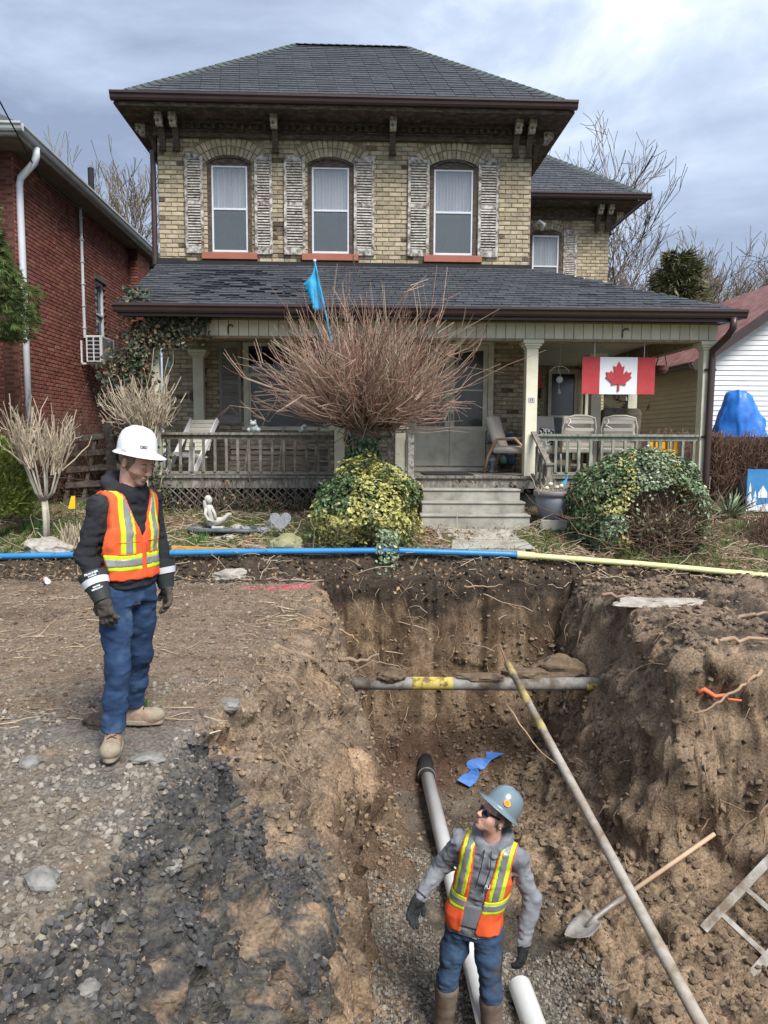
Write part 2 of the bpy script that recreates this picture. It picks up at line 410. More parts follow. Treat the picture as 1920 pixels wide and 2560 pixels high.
disp = inwall * np.where(kq == 1, strk * (Q[:, 2] > -1.1) + fbm(Q * np.array([5, 5, 2.5]), 3, 47) * .028 + fbm(Q * 22, 3, 48) * .007 + blocks(Q, (2.3, 2.3, 1.2), 221) * .022 + blocks(Q, (11, 11, 5), 222) * .006 - np.abs(np.sin(Q[:, 0] * 21 + .5 * np.sin(Q[:, 2] * 3))) ** .6 * .016 * sstep(-.1, .3, noise3(Q * np.array([1.6, 1.6, .8]), 223)) * (Q[:, 2] > -1.2), lumps + ridge)
flatn = (1 - inwall)
rough_right = sstep(2.3, 3.0, Q[:, 0]) * (Q[:, 1] > 6.2)
yard = sstep(9.9, 10.1, Q[:, 1])
disp = disp + flatn * (fbm(Q * 9, 4, 51) * (.009 + .035 * rough_right + .012 * yard) + fbm(Q * 34, 2, 55) * (.0045 + .008 * rough_right))
disp = disp + flatn * np.abs(noise3(Q * 24, 57)) * .008
Pg[near] = Q + nq * disp[:, None]
# what the soil is made of (albedo), plus shade painted on the left bank
def c_(*a): return np.array(a)
GRAVEL, DIRT, TAN, BLACK, TOP = c_(.20, .167, .13), c_(.205, .155, .112), c_(.39, .275, .18), c_(.070, .070, .070), c_(.050, .039, .030)
FARW, RIGHT, FLOOR, GREEN, LITTER = c_(.150, .104, .067), c_(.262, .192, .130), c_(.150, .125, .098), c_(.085, .105, .040), c_(.165, .120, .080)
x, y, z = Q.T
n1 = fbm(Q * 1.7, 4, 61); n2 = fbm(Q * 4.5, 4, 65); n3 = fbm(Q * np.array([5, 5, 1.2]), 3, 69); n4 = fbm(Q * 11, 3, 72); n5 = fbm(Q * 31, 2, 75)
def mix(a, b, t): return a * (1 - t[:, None]) + b * t[:, None]
col = np.broadcast_to(DIRT, Q.shape).copy()
col = mix(col, np.broadcast_to(GRAVEL, Q.shape), sstep(-.25, .35, n2 + (4.5 - y) * .6))
col = mix(col, np.broadcast_to(BLACK * 2.0, Q.shape), sstep(.15, .5, n1) * sstep(5.2, 4.4, y) * .55)
col = mix(col, np.broadcast_to(DIRT * .62, Q.shape), sstep(.1, .55, n1 + n4 * .3) * sstep(5.6, 6.3, y) * .7)
left = (kq == 0) & (dq > .005)
lb = mix(np.broadcast_to(DIRT * 1.18, Q.shape), np.broadcast_to(DIRT * .72, Q.shape), sstep(-.3, .35, n2 + n4 * .3))
lb = mix(lb, np.broadcast_to(TAN * .74, Q.shape), sstep(.05, .4, n1) * .75)
sand = np.clip(sstep(-.22, .30, n3 * .5 + n1 * .25 + .55 - ((y - 3.75) / .60) ** 2 - ((z + 1.75) / .75) ** 2) + sstep(.0, .15, n3 * .5 + .35 - ((y - 7.0) / .55) ** 2 - ((z + 1.35) / .6) ** 2), 0, 1)
lb = mix(lb, np.broadcast_to(c_(.115, .080, .055), Q.shape), sstep(-1.25, -1.9, z + n2 * .25) * sstep(4.9, 5.9, y + n1 * .3) * .85)  # shaded foot of the left bank painted in as darker brown
lb = mix(lb, np.broadcast_to(TAN, Q.shape), sand * .9)
blk = sstep(-.06, .10, n2 * .36 + n1 * .22 + n4 * .22 + n5 * .16 + (.74 - dq * (0.98 + .40 * (y - 2.5))) ) * sstep(4.95, 4.45, y + n1 * .25)
blc = mix(np.broadcast_to(BLACK, Q.shape), np.broadcast_to(c_(.145, .128, .105), Q.shape), sstep(.05, .6, n4 * .6 + n5 * .5 + n2 * .3))
lb = mix(lb, blc, np.clip(blk, 0, 1))
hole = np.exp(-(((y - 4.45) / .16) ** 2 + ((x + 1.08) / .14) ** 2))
lb = mix(lb, np.broadcast_to(BLACK * .7, Q.shape), sstep(.3, .7, hole))  # dark of a cavity painted on the bank, no recess modelled
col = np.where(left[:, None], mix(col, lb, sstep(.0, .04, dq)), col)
rim_black = sstep(-.02, .02, dq) * 0
farw = (kq == 1) & (dq > .01)
fw = mix(np.broadcast_to(FARW, Q.shape), np.broadcast_to(FARW * 1.45 + c_(.0, .004, .006), Q.shape), sstep(-.1, .5, n3))
fw = mix(fw, np.broadcast_to(FARW * .55, Q.shape), sstep(.05, .5, -n3 + n2 * .4) * .8)
fw = mix(fw, np.broadcast_to(TOP, Q.shape), sstep(-.62, -.22, z + n1 * .28 + n2 * .12))
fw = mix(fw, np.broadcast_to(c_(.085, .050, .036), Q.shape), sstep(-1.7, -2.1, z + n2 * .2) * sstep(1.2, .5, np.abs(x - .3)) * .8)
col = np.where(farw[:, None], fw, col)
rt = (kq == 2) & (dq > .005)
rw = mix(np.broadcast_to(RIGHT, Q.shape), np.broadcast_to(RIGHT * .55, Q.shape), sstep(-.05, .5, n2 + n1 * .3))
rw = mix(rw, np.broadcast_to(c_(.275, .2, .135), Q.shape), sstep(.2, .55, n3 + n4 * .25) * sstep(-.4, -.9, z))
rw = mix(rw, np.broadcast_to(c_(.27, .215, .16), Q.shape), sstep(.0, .5, n1 - n2 * .5) * sstep(-.5, -.05, z) * .7)
col = np.where(rt[:, None], rw, col)
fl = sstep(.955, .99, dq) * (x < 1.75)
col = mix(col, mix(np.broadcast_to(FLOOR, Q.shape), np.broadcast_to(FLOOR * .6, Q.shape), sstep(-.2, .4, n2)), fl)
rg = (x > 2.2) & (y > 6.3) & (dq < .02) & (y < 9.6)
rgc = mix(np.broadcast_to(DIRT * .95, Q.shape), np.broadcast_to(TOP * 1.7, Q.shape), sstep(-.1, .45, n2 + n1 * .5))
col = np.where(rg[:, None], rgc, col)
edge = sstep(9.45, 9.64, y + n2 * .05) * sstep(9.97, 9.86, y + n2 * .05) * (dq < .1)
col = mix(col, np.broadcast_to(TOP * 1.1, Q.shape), edge * .9)
lw = mix(np.broadcast_to(LITTER, Q.shape), np.broadcast_to(GREEN, Q.shape), sstep(-.25, .3, n1 + n2 * .5 + sstep(-1.5, -4, x) * .45))
col = mix(col, lw, sstep(9.86, 9.96, y + n2 * .05))
spray = np.exp(-((y - 9.18 - (x + 1.3) * .22) / (.15 + .06 * n2)) ** 2) * sstep(-1.85, -1.5, x) * sstep(-.86, -.98, x) * sstep(-.3, .0, n4 + .12)
col = mix(col, np.broadcast_to(c_(.62, .10, .16), Q.shape), np.clip(spray, 0, 1) * .85 * (dq < .02))
full = np.broadcast_to(c_(.10, .11, .05), Pg.shape).copy()
full[near] = col
ny, nx = X.shape
idx = np.arange(nx * ny).reshape(ny, nx)
Fg = np.stack([idx[:-1, :-1], idx[:-1, 1:], idx[1:, 1:], idx[1:, :-1]], -1).reshape(-1, 4)
me = mesh_np('ground', Pg.reshape(-1, 3), Fg, smooth=True)
ca = me.color_attributes.new('soil', 'FLOAT_COLOR', 'POINT')
ca.data.foreach_set('color', np.concatenate([full.reshape(-1, 3), np.ones((nx * ny, 1))], 1).astype(np.float32).ravel())
M_soil = mat('soil', (.72, 1.3), scale=6, rough=.96, bump=.9, bscale=55, attr='soil', spec=.12, bdist=.02)
obj('ground', me, M_soil, kind='structure')
from mathutils.bvhtree import BVHTree
_sel = near[:-1, :-1] & near[1:, 1:]
_qf = Fg.reshape(ny - 1, nx - 1, 4)[_sel]
def gz(x, y):
    """height of the finished ground by interpolation"""
    i = np.clip(np.searchsorted(gx, x) - 1, 0, nx - 2); j = np.clip(np.searchsorted(gy, y) - 1, 0, ny - 2)
    return float(Pg[j, i, 2])
def gzv(xx, yy):
    i = np.clip(np.searchsorted(gx, xx), 0, nx - 1); j = np.clip(np.searchsorted(gy, yy), 0, ny - 1)
    return Pg[j, i, :], nr[j, i, :], full[j, i, :]
# ------------------------------------------------------------------ material palette
M_brick = mat('yellow_brick', [(.27, .222, .152), (.405, .343, .243), (.49, .425, .315)], scale=9, rough=.9, bump=.5, bscale=60, rnd=.22, hue=.012, spec=.15)
M_mortar = mat('mortar', [(.18, .148, .105), (.30, .25, .18)], scale=7, rough=.95, bump=.5, bscale=50)
M_redbrick = mat('red_brick', [(.145, .052, .040), (.22, .086, .066), (.30, .135, .108)], scale=3, rough=.9, bump=.4, bscale=60, rnd=.2, hue=.01, spec=.15)
M_redmortar = mat('red_mortar', [(.085, .035, .028), (.14, .07, .055)], scale=5, rough=.95)
M_brownwood = mat('weathered_brown_wood', [(.050, .038, .031), (.095, .072, .060), (.19, .158, .135)], scale=9, rough=.85, bump=.5, bscale=45, stretch=(1, 1, 3), contrast=(.35, .72))
M_palewood = mat('peeling_pale_wood', [(.10, .075, .06), (.36, .33, .29), (.55, .52, .46)], scale=16, rough=.85, bump=.6, bscale=50, contrast=(.36, .58))
M_peel = mat('peeling_shutter_paint', [(.14, .10, .085), (.32, .295, .265), (.40, .375, .345), (.52, .50, .46)], scale=13, rough=.85, bump=.5, bscale=50, rnd=.14, contrast=(.34, .62))
M_peelframe = mat('peeling_shutter_frame_paint', [(.11, .082, .072), (.24, .208, .188), (.37, .348, .322), (.54, .525, .49)], scale=11, rough=.85, bump=.5, bscale=50, rnd=.1, contrast=(.38, .6))
M_grayshut = mat('grey_shutter_paint', [(.23, .22, .20), (.35, .335, .30)], scale=8, rough=.8, rnd=.08)
M_shingle = mat('asphalt_shingle', [(.044, .048, .058), (.066, .071, .083), (.092, .098, .110)], scale=14, rough=.92, bump=.5, bscale=160, rnd=.15, spec=.25)
M_ridge = mat('ridge_shingle', [(.045, .060, .060), (.085, .105, .10)], scale=14, rough=.92, rnd=.15)
M_gutter = mat('brown_metal', [(.040, .022, .022), (.056, .032, .031)], scale=3, rough=.38, spec=.5)
M_cream = mat('cream_paint', [(.60, .57, .44), (.70, .67, .53), (.76, .73, .60)], scale=3, rough=.6, bump=.08, bscale=20, rnd=.04)
M_creamdark = mat('aged_cream_paint', [(.52, .49, .41), (.68, .65, .55), (.75, .72, .62)], scale=4, rough=.65, bump=.1, bscale=30)
M_groove = mat('groove_brown', [(.22, .15, .09), (.36, .29, .19)], scale=9, rough=.9)
M_alu = mat('white_aluminium', [(.55, .57, .62), (.68, .70, .74)], scale=4, rough=.45, spec=.5)
M_terra = mat('terracotta_cap', [(.30, .105, .07), (.36, .135, .09)], scale=3, rough=.55)
M_curtain = mat('pale_curtain', [(.20, .215, .235), (.42, .44, .47), (.62, .64, .67)], scale=10, rough=.9, stretch=(1, 1, .06))  # vertical streaks paint the shading of folds into the cloth
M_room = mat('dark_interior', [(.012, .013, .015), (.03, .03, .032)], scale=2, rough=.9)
M_pane = glass_mat('window_glass', (.40, .45, .52), .34)  # diffuse blue-grey tint paints the sky's reflection into the pane
M_screen = glass_mat('insect_screen', (.095, .12, .135), .66, .35)
M_bigpane = glass_mat('porch_window_glass', (.10, .105, .095), .55, .18)
M_greywood = mat('weathered_grey_wood', [(.105, .095, .08), (.20, .185, .16), (.33, .32, .28)], scale=7, rough=.9, bump=.6, bscale=35, rnd=.22, stretch=(3, 3, 1), contrast=(.3, .7))
M_greenwood = mat('mossy_grey_wood', [(.13, .14, .11), (.24, .26, .21), (.36, .37, .32)], scale=7, rough=.9, bump=.5, bscale=35, rnd=.18, stretch=(3, 3, 1))
M_darkwood = mat('old_dark_wood', [(.05, .04, .033), (.10, .082, .068), (.17, .145, .12)], scale=6, rough=.9, bump=.6, bscale=30, rnd=.22, stretch=(1, 3, 3))
M_concrete = mat('old_concrete', [(.19, .18, .155), (.32, .31, .27), (.42, .41, .36)], scale=3.5, rough=.93, bump=.5, bscale=40, contrast=(.3, .68))
M_white = mat('white_paint', [(.70, .71, .72), (.80, .80, .80)], scale=3, rough=.5)
M_black = mat('black_rubber', [(.018, .018, .02), (.03, .03, .032)], scale=6, rough=.8)
M_ceil = mat('porch_ceiling_paint', [(.52, .51, .42), (.62, .61, .51)], scale=3, rough=.7)

TH = R(2.2)
HM = Matrix.Translation((0, 14, 0)) @ Matrix.Rotation(TH, 4, 'Z')
def hw(x, y, z): return HM @ Vector((x, y, z))

# ================================================================== the yellow brick house
house = thing('brick_house', 'two storey yellow brick house with hipped roof, peeling shutters and a long front porch', 'house', (0, 14, 0), TH)
WX0, WX1 = -4.1, 2.68
ZT = 7.24
wins = [(-3.22, -2.43), (-1.41, -.59), (.82, 1.68)]
WZ0, WZ1 = 5.22, 6.93
bigwin = (-2.62, -.95, 2.08, 3.62); door = (.51, 1.94, 1.36, 3.62)
holes = [(a, b, WZ0, WZ1 - .02) for a, b in wins] + [bigwin, door]
w = wall_holes(MB(), WX0, WX1, .6, ZT + .25, .014, .30, holes)
w.b2(WX0, WX0 + .3, .30, 4.9, .6, ZT + .25); w.b2(WX1 - .3, WX1, .30, 4.9, .6, ZT + .25)
wall = w.build('wall', M_mortar, house)
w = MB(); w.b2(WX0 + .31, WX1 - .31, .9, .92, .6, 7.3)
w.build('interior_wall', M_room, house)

# bricks: stretchers with chamfered faces, each laid slightly uneven
def brick_v(l, h, d=.03, c=.006):
    return [(-l / 2, d, -h / 2), (l / 2, d, -h / 2), (l / 2, d, h / 2), (-l / 2, d, h / 2), (-l / 2, c, -h / 2), (l / 2, c, -h / 2), (l / 2, c, h / 2), (-l / 2, c, h / 2),
            (-l / 2 + c, 0, -h / 2 + c), (l / 2 - c, 0, -h / 2 + c), (l / 2 - c, 0, h / 2 - c), (-l / 2 + c, 0, h / 2 - c)]
BRICK_F = [(8, 9, 10, 11), (4, 5, 9, 8), (5, 6, 10, 9), (6, 7, 11, 10), (7, 4, 8, 11), (0, 1, 5, 4), (1, 2, 6, 5), (2, 3, 7, 6), (3, 0, 4, 7)]
BL, BH, CH = .225, .080, .080
def brick_me(name, l, h, m, d=.03):
    b = MB().add(brick_v(l, h, d), BRICK_F).mesh(name); b.materials.append(m); return b
def lay(x0, x1, z0, z1, holes, L=BL, H=CH, joint=.012, minw=.05):
    """rows of bricks: (xcentre, zcentre, length)"""
    o = []; k = 0; z = z0
    while z < z1 - H * .4:
        zc = z + H / 2
        cuts = sorted((h[0], h[1]) for h in holes if h[2] < zc < h[3])
        segs, a = [], x0
        for c, d in cuts:
            if c > a: segs.append((a, c))
            a = max(a, d)
        if a < x1: segs.append((a, x1))
        for a, b in segs:
            x = a - ((a - x0 + (L / 2 if k % 2 else 0)) % L)
            while x < b - .001:
                l0, l1 = max(x, a), min(x + L, b)
                if l1 - l0 > minw: o.append(((l0 + l1) / 2, zc, l1 - l0 - joint))
                x += L
        z += H; k += 1
    return o
arch_zone = [(a - .24, b + .24, WZ1 - .16, 7.23) for a, b in wins]
rows = lay(WX0, WX1, 5.06, ZT, [(a, b, WZ0 - .13, WZ1) for a, b in wins] + [(a - .1, b + .1, WZ0 - .14, WZ0 + .01) for a, b in wins] + arch_zone)
low = lay(WX0, WX1, 1.3, 3.75, [bigwin, (door[0] - .1, door[1] + .1, door[2], door[3])])
allb = []
vous = []
for a, b in wins:                                       # segmental arches: two rings of voussoirs
    cx = (a + b) / 2; hw_ = (b - a) / 2 + .02; rise = .13
    rad = (hw_ ** 2 + rise ** 2) / (2 * rise); cz = WZ1 - rad - .005
    am = math.asin(hw_ / rad) + .10
    n = 15
    for i in range(n):
        t = -am + 2 * am * (i + .5) / n
        for r0, hgt in ((rad + .01 + .075, .145), (rad + .01 + .232, .145)):
            vous.append((cx + math.sin(t) * r0, cz + math.cos(t) * r0, 2 * am * r0 / n - .012, hgt, t))
    # bricks around the arch, outside the extrados
    for (x, z, l) in lay(a - .24, b + .24, WZ1 - .16 - ((WZ1 - .16 - 5.06) % CH) , ZT, []):
        ok = all(math.hypot(px - cx, z - cz) > rad + .335 or abs(math.atan2(px - cx, z - cz)) > am + .03 for px in (x - l / 2, x, x + l / 2)) and not (abs(x - cx) < hw_ + l / 2 and z < WZ1)
        if ok: rows.append((x, z, l))
full_me = brick_me('brick', BL - .012, BH - .013, M_brick); vm = {}
def wob(s=.004): return random.uniform(-s, s)
n_br = 0
for x, z, l, hgt, t in vous:
    key = (round(l, 2), hgt)
    if key not in vm: vm[key] = brick_me('brick', key[0], key[1], M_brick)
    o = bpy.data.objects.new('brick', vm[key]); o.location = (x, -.006 + wob(.003), z); o.rotation_euler = (0, t, 0); link(o, wall); n_br += 1
cand = [r for r in rows if abs(r[2] - (BL - .012)) < .004 and not any(abs(r[0] - sx) < .3 and 5.15 < r[1] < 6.95 for sx in (-3.45, -2.2, -1.65, -.4, .6, 1.88))]
cand.sort(key=lambda r: abs(r[0] + .7) * .4 + abs(r[1] - 6.2))
pick = set(cand[:300 - n_br])
rest = []
for r in rows:
    if r in pick:
        o = bpy.data.objects.new('brick', full_me); o.location = (r[0] + wob(.002), wob(.005), r[1] + wob(.002)); o.rotation_euler = (wob(.01), wob(.012), wob(.012)); link(o, wall)
    else: rest.append(r)
M_soot = mat('sooty_brick', [(.05, .045, .036), (.12, .10, .07), (.22, .185, .125)], scale=9, rough=.95, bump=.5, bscale=60, rnd=.3, spec=.15)
w = MB(); w_soot = MB()
def sooty(x, z):
    if z < 4.5: return random.random() < .05
    if z < 5.14: return random.random() < .62
    if z < 5.3: return random.random() < .28
    for sx in (-3.8, -1.98, -1.0, .12, .36, 2.14, 2.4):
        if abs(x - sx) < .16 and z < 5.75: return random.random() < .45
    if z > 7.0 and z < 7.3: return random.random() < .10
    return random.random() < (.04 if z > 4 else .10)
for x, z, l in rest + low:
    dy, dz = wob(.006), wob(.003)
    (w_soot if sooty(x, z) else w).add([(p[0] + x, p[1] + dy, p[2] + z + dz + p[0] * wob(.02)) for p in brick_v(l, BH - .013 + wob(.002))], BRICK_F)
w.build('bricks', M_brick, wall, kind='stuff'); w_soot.build('sooty_bricks', M_soot, wall, kind='stuff')

# frieze, mouldings, dentils, soffit
w = MB(); w.b2(WX0 - .02, WX1 + .02, -.05, .012, ZT, 7.50)
w.b2(WX0 - .05, WX1 + .05, -.085, -.052, ZT - .03, ZT + .035); w.b2(WX0 - .05, WX1 + .05, -.075, -.052, ZT + .075, ZT + .10); w.b2(WX0 - .05, WX1 + .05, -.12, -.052, 7.44, 7.499)
w.b2(WX0 - .05, WX0 - .012, -.05, 4.9, ZT, 7.50); w.b2(WX1 + .012, WX1 + .05, -.05, 4.9, ZT, 7.50)
w.build('frieze', M_brownwood, house, bevel=.006)
w = MB()
for i in range(52): w.b2(WX0 + .08 + i * .13, WX0 + .08 + i * .13 + .062, -.10, -.053, 7.35, 7.436)
w.build('dentils', M_brownwood, house, kind='stuff')
w = MB(); w.b2(WX0 - .55, WX1 + .58, -.66, 5.1, 7.50, 7.53); w.build('soffit', M_brownwood, house)
# scroll brackets
def bracket_polys(dep=.52, hgt=.52):
    body = [(0, 0), (-.05, .0), (-.075, .03), (-.06, .07), (-.075, .14), (-.10, .24), (-.15, .31), (-.19, .335), (-.19, .52), (0, .52)]
    cap = [(-.19, .32), (-.27, .315), (-.31, .35), (-.29, .385), (-.33, .41), (-.36, .44), (-.34, .465), (-.36, .5), (-.36, .519), (-.19, .519)]
    return body, cap
bb, bc = bracket_polys()
def add_bracket(x, y, z, ang, parent, wd=.105, s=1.0):
    o = MB().prism([(-wd / 2, p[0] * s, p[1] * s) for p in bb], (wd, 0, 0)).build('bracket', M_brownwood, parent, bevel=.008)
    o.location = (x, y, z); o.rotation_euler = (0, 0, ang)
    MB().b2(-wd / 2 - .012, wd / 2 + .012, -.09 * s, 0, -.03 * s, -.002).build('bracket_foot', M_brownwood, o)
    c = MB().prism([(-wd / 2 - .004, p[0] * s, p[1] * s) for p in bc], (wd + .008, 0, 0))
    for k in range(3): c.b2(-wd / 2 - .01, wd / 2 + .01, -.37 * s, -.30 * s, (.40 + k * .04) * s, (.415 + k * .04) * s)
    c.build('bracket_cap', M_palewood, o, bevel=.004)
for bx in (-3.98, -3.74, -1.98, .12, 2.36, 2.60): add_bracket(bx, -.052, 6.98, 0, house)
add_bracket(WX0 - .052, .18, 6.98, R(-90), house); add_bracket(WX1 + .052, .18, 6.98, R(90), house)

# roof
EX0, EX1, EY, EZ, RZ, RY = -4.56, 3.17, -.70, 7.66, 9.95, 2.2
rx0, rx1 = -1.77, .50; EYB = 5.1
w = MB()
V = [(EX0, EY, EZ), (EX1, EY, EZ), (EX1, EYB, EZ), (EX0, EYB, EZ), (rx0, RY, RZ), (rx1, RY, RZ)]
w.add(V, [(0, 1, 5, 4), (1, 2, 5), (2, 3, 4, 5), (3, 0, 4)])
w.add([(p[0], p[1], p[2] - .12) for p in V[:4]], [(0, 1, 2, 3)])
for i in range(4): a, b = V[i], V[(i + 1) % 4]; w.add([a, b, (b[0], b[1], b[2] - .12), (a[0], a[1], a[2] - .12)], [(0, 1, 2, 3)])
roof = w.build('roof', M_shingle, house)
def tab_v(l, e, t=.014):
    # a shingle tab lying on the slope: x along the eave, y up the slope, z off the roof
    return [(-l / 2, 0, t * 1.25), (l / 2, 0, t * 1.25), (l / 2, e * 1.18, .003), (-l / 2, e * 1.18, .003), (-l / 2, 0, 0), (l / 2, 0, 0)]
TAB_F = [(0, 1, 2, 3), (4, 5, 1, 0), (4, 0, 3), (5, 2, 1)]
def slope_tabs(pA, pB, pC, pD, ex, tab, rows=None):
    """tabs on the quad A(left eave) B(right eave) C(right top) D(left top): list of (pos, xaxis, yaxis, normal, length)"""
    A, B, C, D = map(Vector, (pA, pB, pC, pD)); xa = (B - A).normalized()
    up = ((D - A) - xa * (D - A).dot(xa)); H = up.length; ya = up / H; nn = xa.cross(ya)
    out = []; nrow = int(H / ex)
    Wd = (B - A).length; dl = (D - A).dot(xa); dr = (C - A).dot(xa)
    for k in range(nrow):
        h = (k + .0) * ex; f = h / H
        l0, l1 = dl * f, Wd + (dr - Wd) * f
        x = l0 - random.random() * tab if k % 2 else l0 - tab * .5 * random.random()
        x = l0 - ((k * .37) % 1) * tab
        while x < l1:
            a, b = max(x, l0), min(x + tab - .010, l1)
            if b - a > .05: out.append((A + xa * ((a + b) / 2) + ya * h, xa, ya, nn, b - a))
            x += tab
    return out
def place_tabs(tabs, ex, tab, parent, nobj, curl=0.0):
    cm = MB().add(tab_v(tab - .010, ex), TAB_F).mesh('shingle'); cm.materials.append(M_shingle)
    w = MB(); k = 0
    for p, xa, ya, nn, l in tabs:
        cu = curl(p) if callable(curl) else curl
        tilt = random.uniform(-.012, .012) + (random.random() ** 2) * cu
        M3 = Matrix((xa, ya, nn)).transposed() @ Matrix.Rotation(-tilt, 3, 'X') @ Matrix.Rotation(wob(.012) + wob(cu * .6), 3, 'Z')
        off = nn * random.uniform(0, .004)
        if k < nobj and abs(l - (tab - .010)) < .002:
            o = bpy.data.objects.new('shingle', cm); o.matrix_local = Matrix.Translation(p + off) @ M3.to_4x4(); link(o, parent); k += 1
        else:
            w.add([p + off + M3 @ Vector(q) for q in tab_v(l, ex)], TAB_F)
    w.build('shingles', M_shingle, parent, kind='stuff')
place_tabs(slope_tabs(V[0], V[1], V[5], V[4], .145, .34), .145, .34, roof, 300)
w = MB()
def caps(w, a, b, step=.16, wd=.16):
    a, b = Vector(a), Vector(b); L = (b - a).length; n = int(L / step); d = (b - a) / n; D, S, U = frame(d)
    for i in range(n):
        p = a + d * i; q = p + d * 1.15
        for sg in (-1, 1):
            w.add([p + U * .035, p + S * sg * wd + U * (-.055), q + S * sg * wd + U * (-.07), q + U * .022], [(0, 1, 2, 3)])
for a, b in ((V[0], V[4]), (V[1], V[5]), (V[4], V[5])): caps(w, a, b)
w.build('ridge_caps', M_ridge, roof, kind='stuff')
# eaves trough: an open K profile swept along the front and the sides
def gutter(pts, name, parent, m, out=(0, -1, 0)):
    w = MB(); pr = [(0, 0), (0, -.13), (-.07, -.13), (-.09, -.10), (-.10, -.06), (-.125, -.035), (-.125, 0), (-.115, 0), (-.115, -.03), (-.085, -.06), (-.06, -.115), (-.012, -.115), (-.012, 0)]
    for (a, b, o) in pts:
        a, b, o = Vector(a), Vector(b), Vector(o)
        n = len(pr)
        w.add([p + o * -q[0] + Vector((0, 0, q[1])) for p in (a, b) for q in pr], [(i, (i + 1) % n, n + (i + 1) % n, n + i) for i in range(n)] + [tuple(range(n)), tuple(range(n, 2 * n))])
    return w.build(name, m, parent)
gutter([((EX0 - .11, EY - .001, 7.655), (EX1 + .11, EY - .001, 7.655), (0, -1, 0)), ((EX0 - .001, EY, 7.65), (EX0 - .001, EYB, 7.65), (-1, 0, 0)), ((EX1 + .001, EY, 7.65), (EX1 + .001, EYB, 7.65), (1, 0, 0))], 'gutter', house, M_gutter)
w = MB(); w.b2(EX0, EX1, EY - .0, EY + .025, 7.46, 7.535); w.build('fascia', M_brownwood, house)
w = MB(); w.tube([(WX0 - .09, .03, 7.0), (WX0 - .09, .03, 5.0)], .05, 8); w.build('downspout', M_gutter, house)

# upper windows
for i, (a, b) in enumerate(wins):
    c = (a + b) / 2; hwid = (b - a) / 2
    f = MB()
    f.b2(a, a + .07, -.004, .10, WZ0, WZ1 - .10); f.b2(b - .07, b, -.004, .10, WZ0, WZ1 - .10); f.b2(a + .07, b - .07, .02, .1, WZ0, WZ0 + .05)
    arc = [(c + math.sin(t) * .70, WZ1 - .705 + math.cos(t) * .70) for t in np.linspace(-.58, .58, 11)]
    arc = [(max(a, min(b, px)), min(pz, WZ1 - .012)) for px, pz in arc]
    f.prism([(a, -.002, WZ1 - .17)] + [(px, -.002, pz) for px, pz in arc] + [(b, -.002, WZ1 - .17)], (0, .1, 0))
    arc2 = [(px, pz) for px, pz in arc]
    for p, q in zip(arc2, arc2[1:]): f.bar((p[0], -.016, p[1] - .02), (q[0], -.016, q[1] - .02), .03, .035)
    win = f.build('window', M_brownwood, house, bevel=.004)
    s = MB(); x0, x1, z0, z1 = a + .071, b - .071, WZ0 + .02, WZ1 - .171
    t = .032
    s.b2(x0, x0 + t, .012, .045, z0, z1); s.b2(x1 - t, x1, .012, .045, z0, z1); s.b2(x0 + t, x1 - t, .012, .045, z0, z0 + t * 1.2); s.b2(x0 + t, x1 - t, .012, .045, z1 - t, z1)
    zm = z0 + (z1 - z0) * .5
    s.b2(x0 + t, x1 - t, .008, .045, zm - .018, zm + .018)
    s.build('storm_frame', M_alu, win, bevel=.003)
    MB().b2(x0 + t, x1 - t, .028, .031, zm + .018, z1 - t).build('pane', M_pane, win)
    MB().b2(x0 + t, x1 - t, .022, .025, z0 + t * 1.2, zm - .018).build('pane', M_screen, win, label='lower pane behind an insect screen')
    # curtain with folds
    n = 60; cv = []
    for zz in (z0, zm, z1):
        cv += [(x0 + (x1 - x0) * j / n, .115 + .022 * math.sin(j * 1.25 + i * 2) + .008 * math.sin(j * .5), zz) for j in range(n + 1)]
    MB().add(cv, [(r_ * (n + 1) + j, r_ * (n + 1) + j + 1, (r_ + 1) * (n + 1) + j + 1, (r_ + 1) * (n + 1) + j) for r_ in range(2) for j in range(n)]).build('curtain', M_curtain, win, smooth=True)
    MB().b2(a - .11, b + .10, -.075, .02, WZ0 - .12, WZ0 - .002).build('sill', M_terra, win, bevel=.005)

# shutters: stiles and rails, each louvre slat its own piece
def shutter(x0, x1, z0, z1, y, parent, nsl=15, mfr=None, msl=None, arch=.05, side=1, lean=0):
    mfr = mfr or M_peelframe; msl = msl or M_peel
    f = MB(); st = .052; zm = (z0 + z1) / 2 + .02
    f.b2(x0, x0 + st, y - .035, y, z0, z1 - (arch if side < 0 else .0)); f.b2(x1 - st, x1, y - .035, y, z0, z1 - (arch if side > 0 else .0))
    f.b2(x0 + st, x1 - st, y - .032, y - .003, z0, z0 + .13); f.b2(x0 + st, x1 - st, y - .032, y - .003, zm - .035, zm + .035)
    za, zb = (z1 - arch, z1) if side < 0 else (z1, z1 - arch)
    f.prism([(x0 + st, y - .032, z1 - .11), (x1 - st, y - .032, z1 - .11), (x1 - st, y - .032, zb - .003), ((x0 + x1) / 2, y - .032, (za + zb) / 2 + .012), (x0 + st, y - .032, za - .003)], (0, .029, 0))
    f.b2(x0 + st, x1 - st, y - .006, y - .001, z0 + .13, z1 - .11)
    sh = f.build('shutter', mfr, parent, bevel=.003)
    sm = MB().box((0, 0, 0), (x1 - x0 - 2 * st - .002, .009, .052), Matrix.Rotation(R(-38), 3, 'X')).mesh('slat'); sm.materials.append(msl)
    for (a, b) in ((z0 + .13, zm - .035), (zm + .035, z1 - .11)):
        for k in range(nsl):
            o = bpy.data.objects.new('slat', sm); o.location = ((x0 + x1) / 2, y - .022, a + (b - a) * (k + .5) / nsl); o.rotation_euler = (wob(.12), wob(.02), 0); link(o, sh)
    return sh
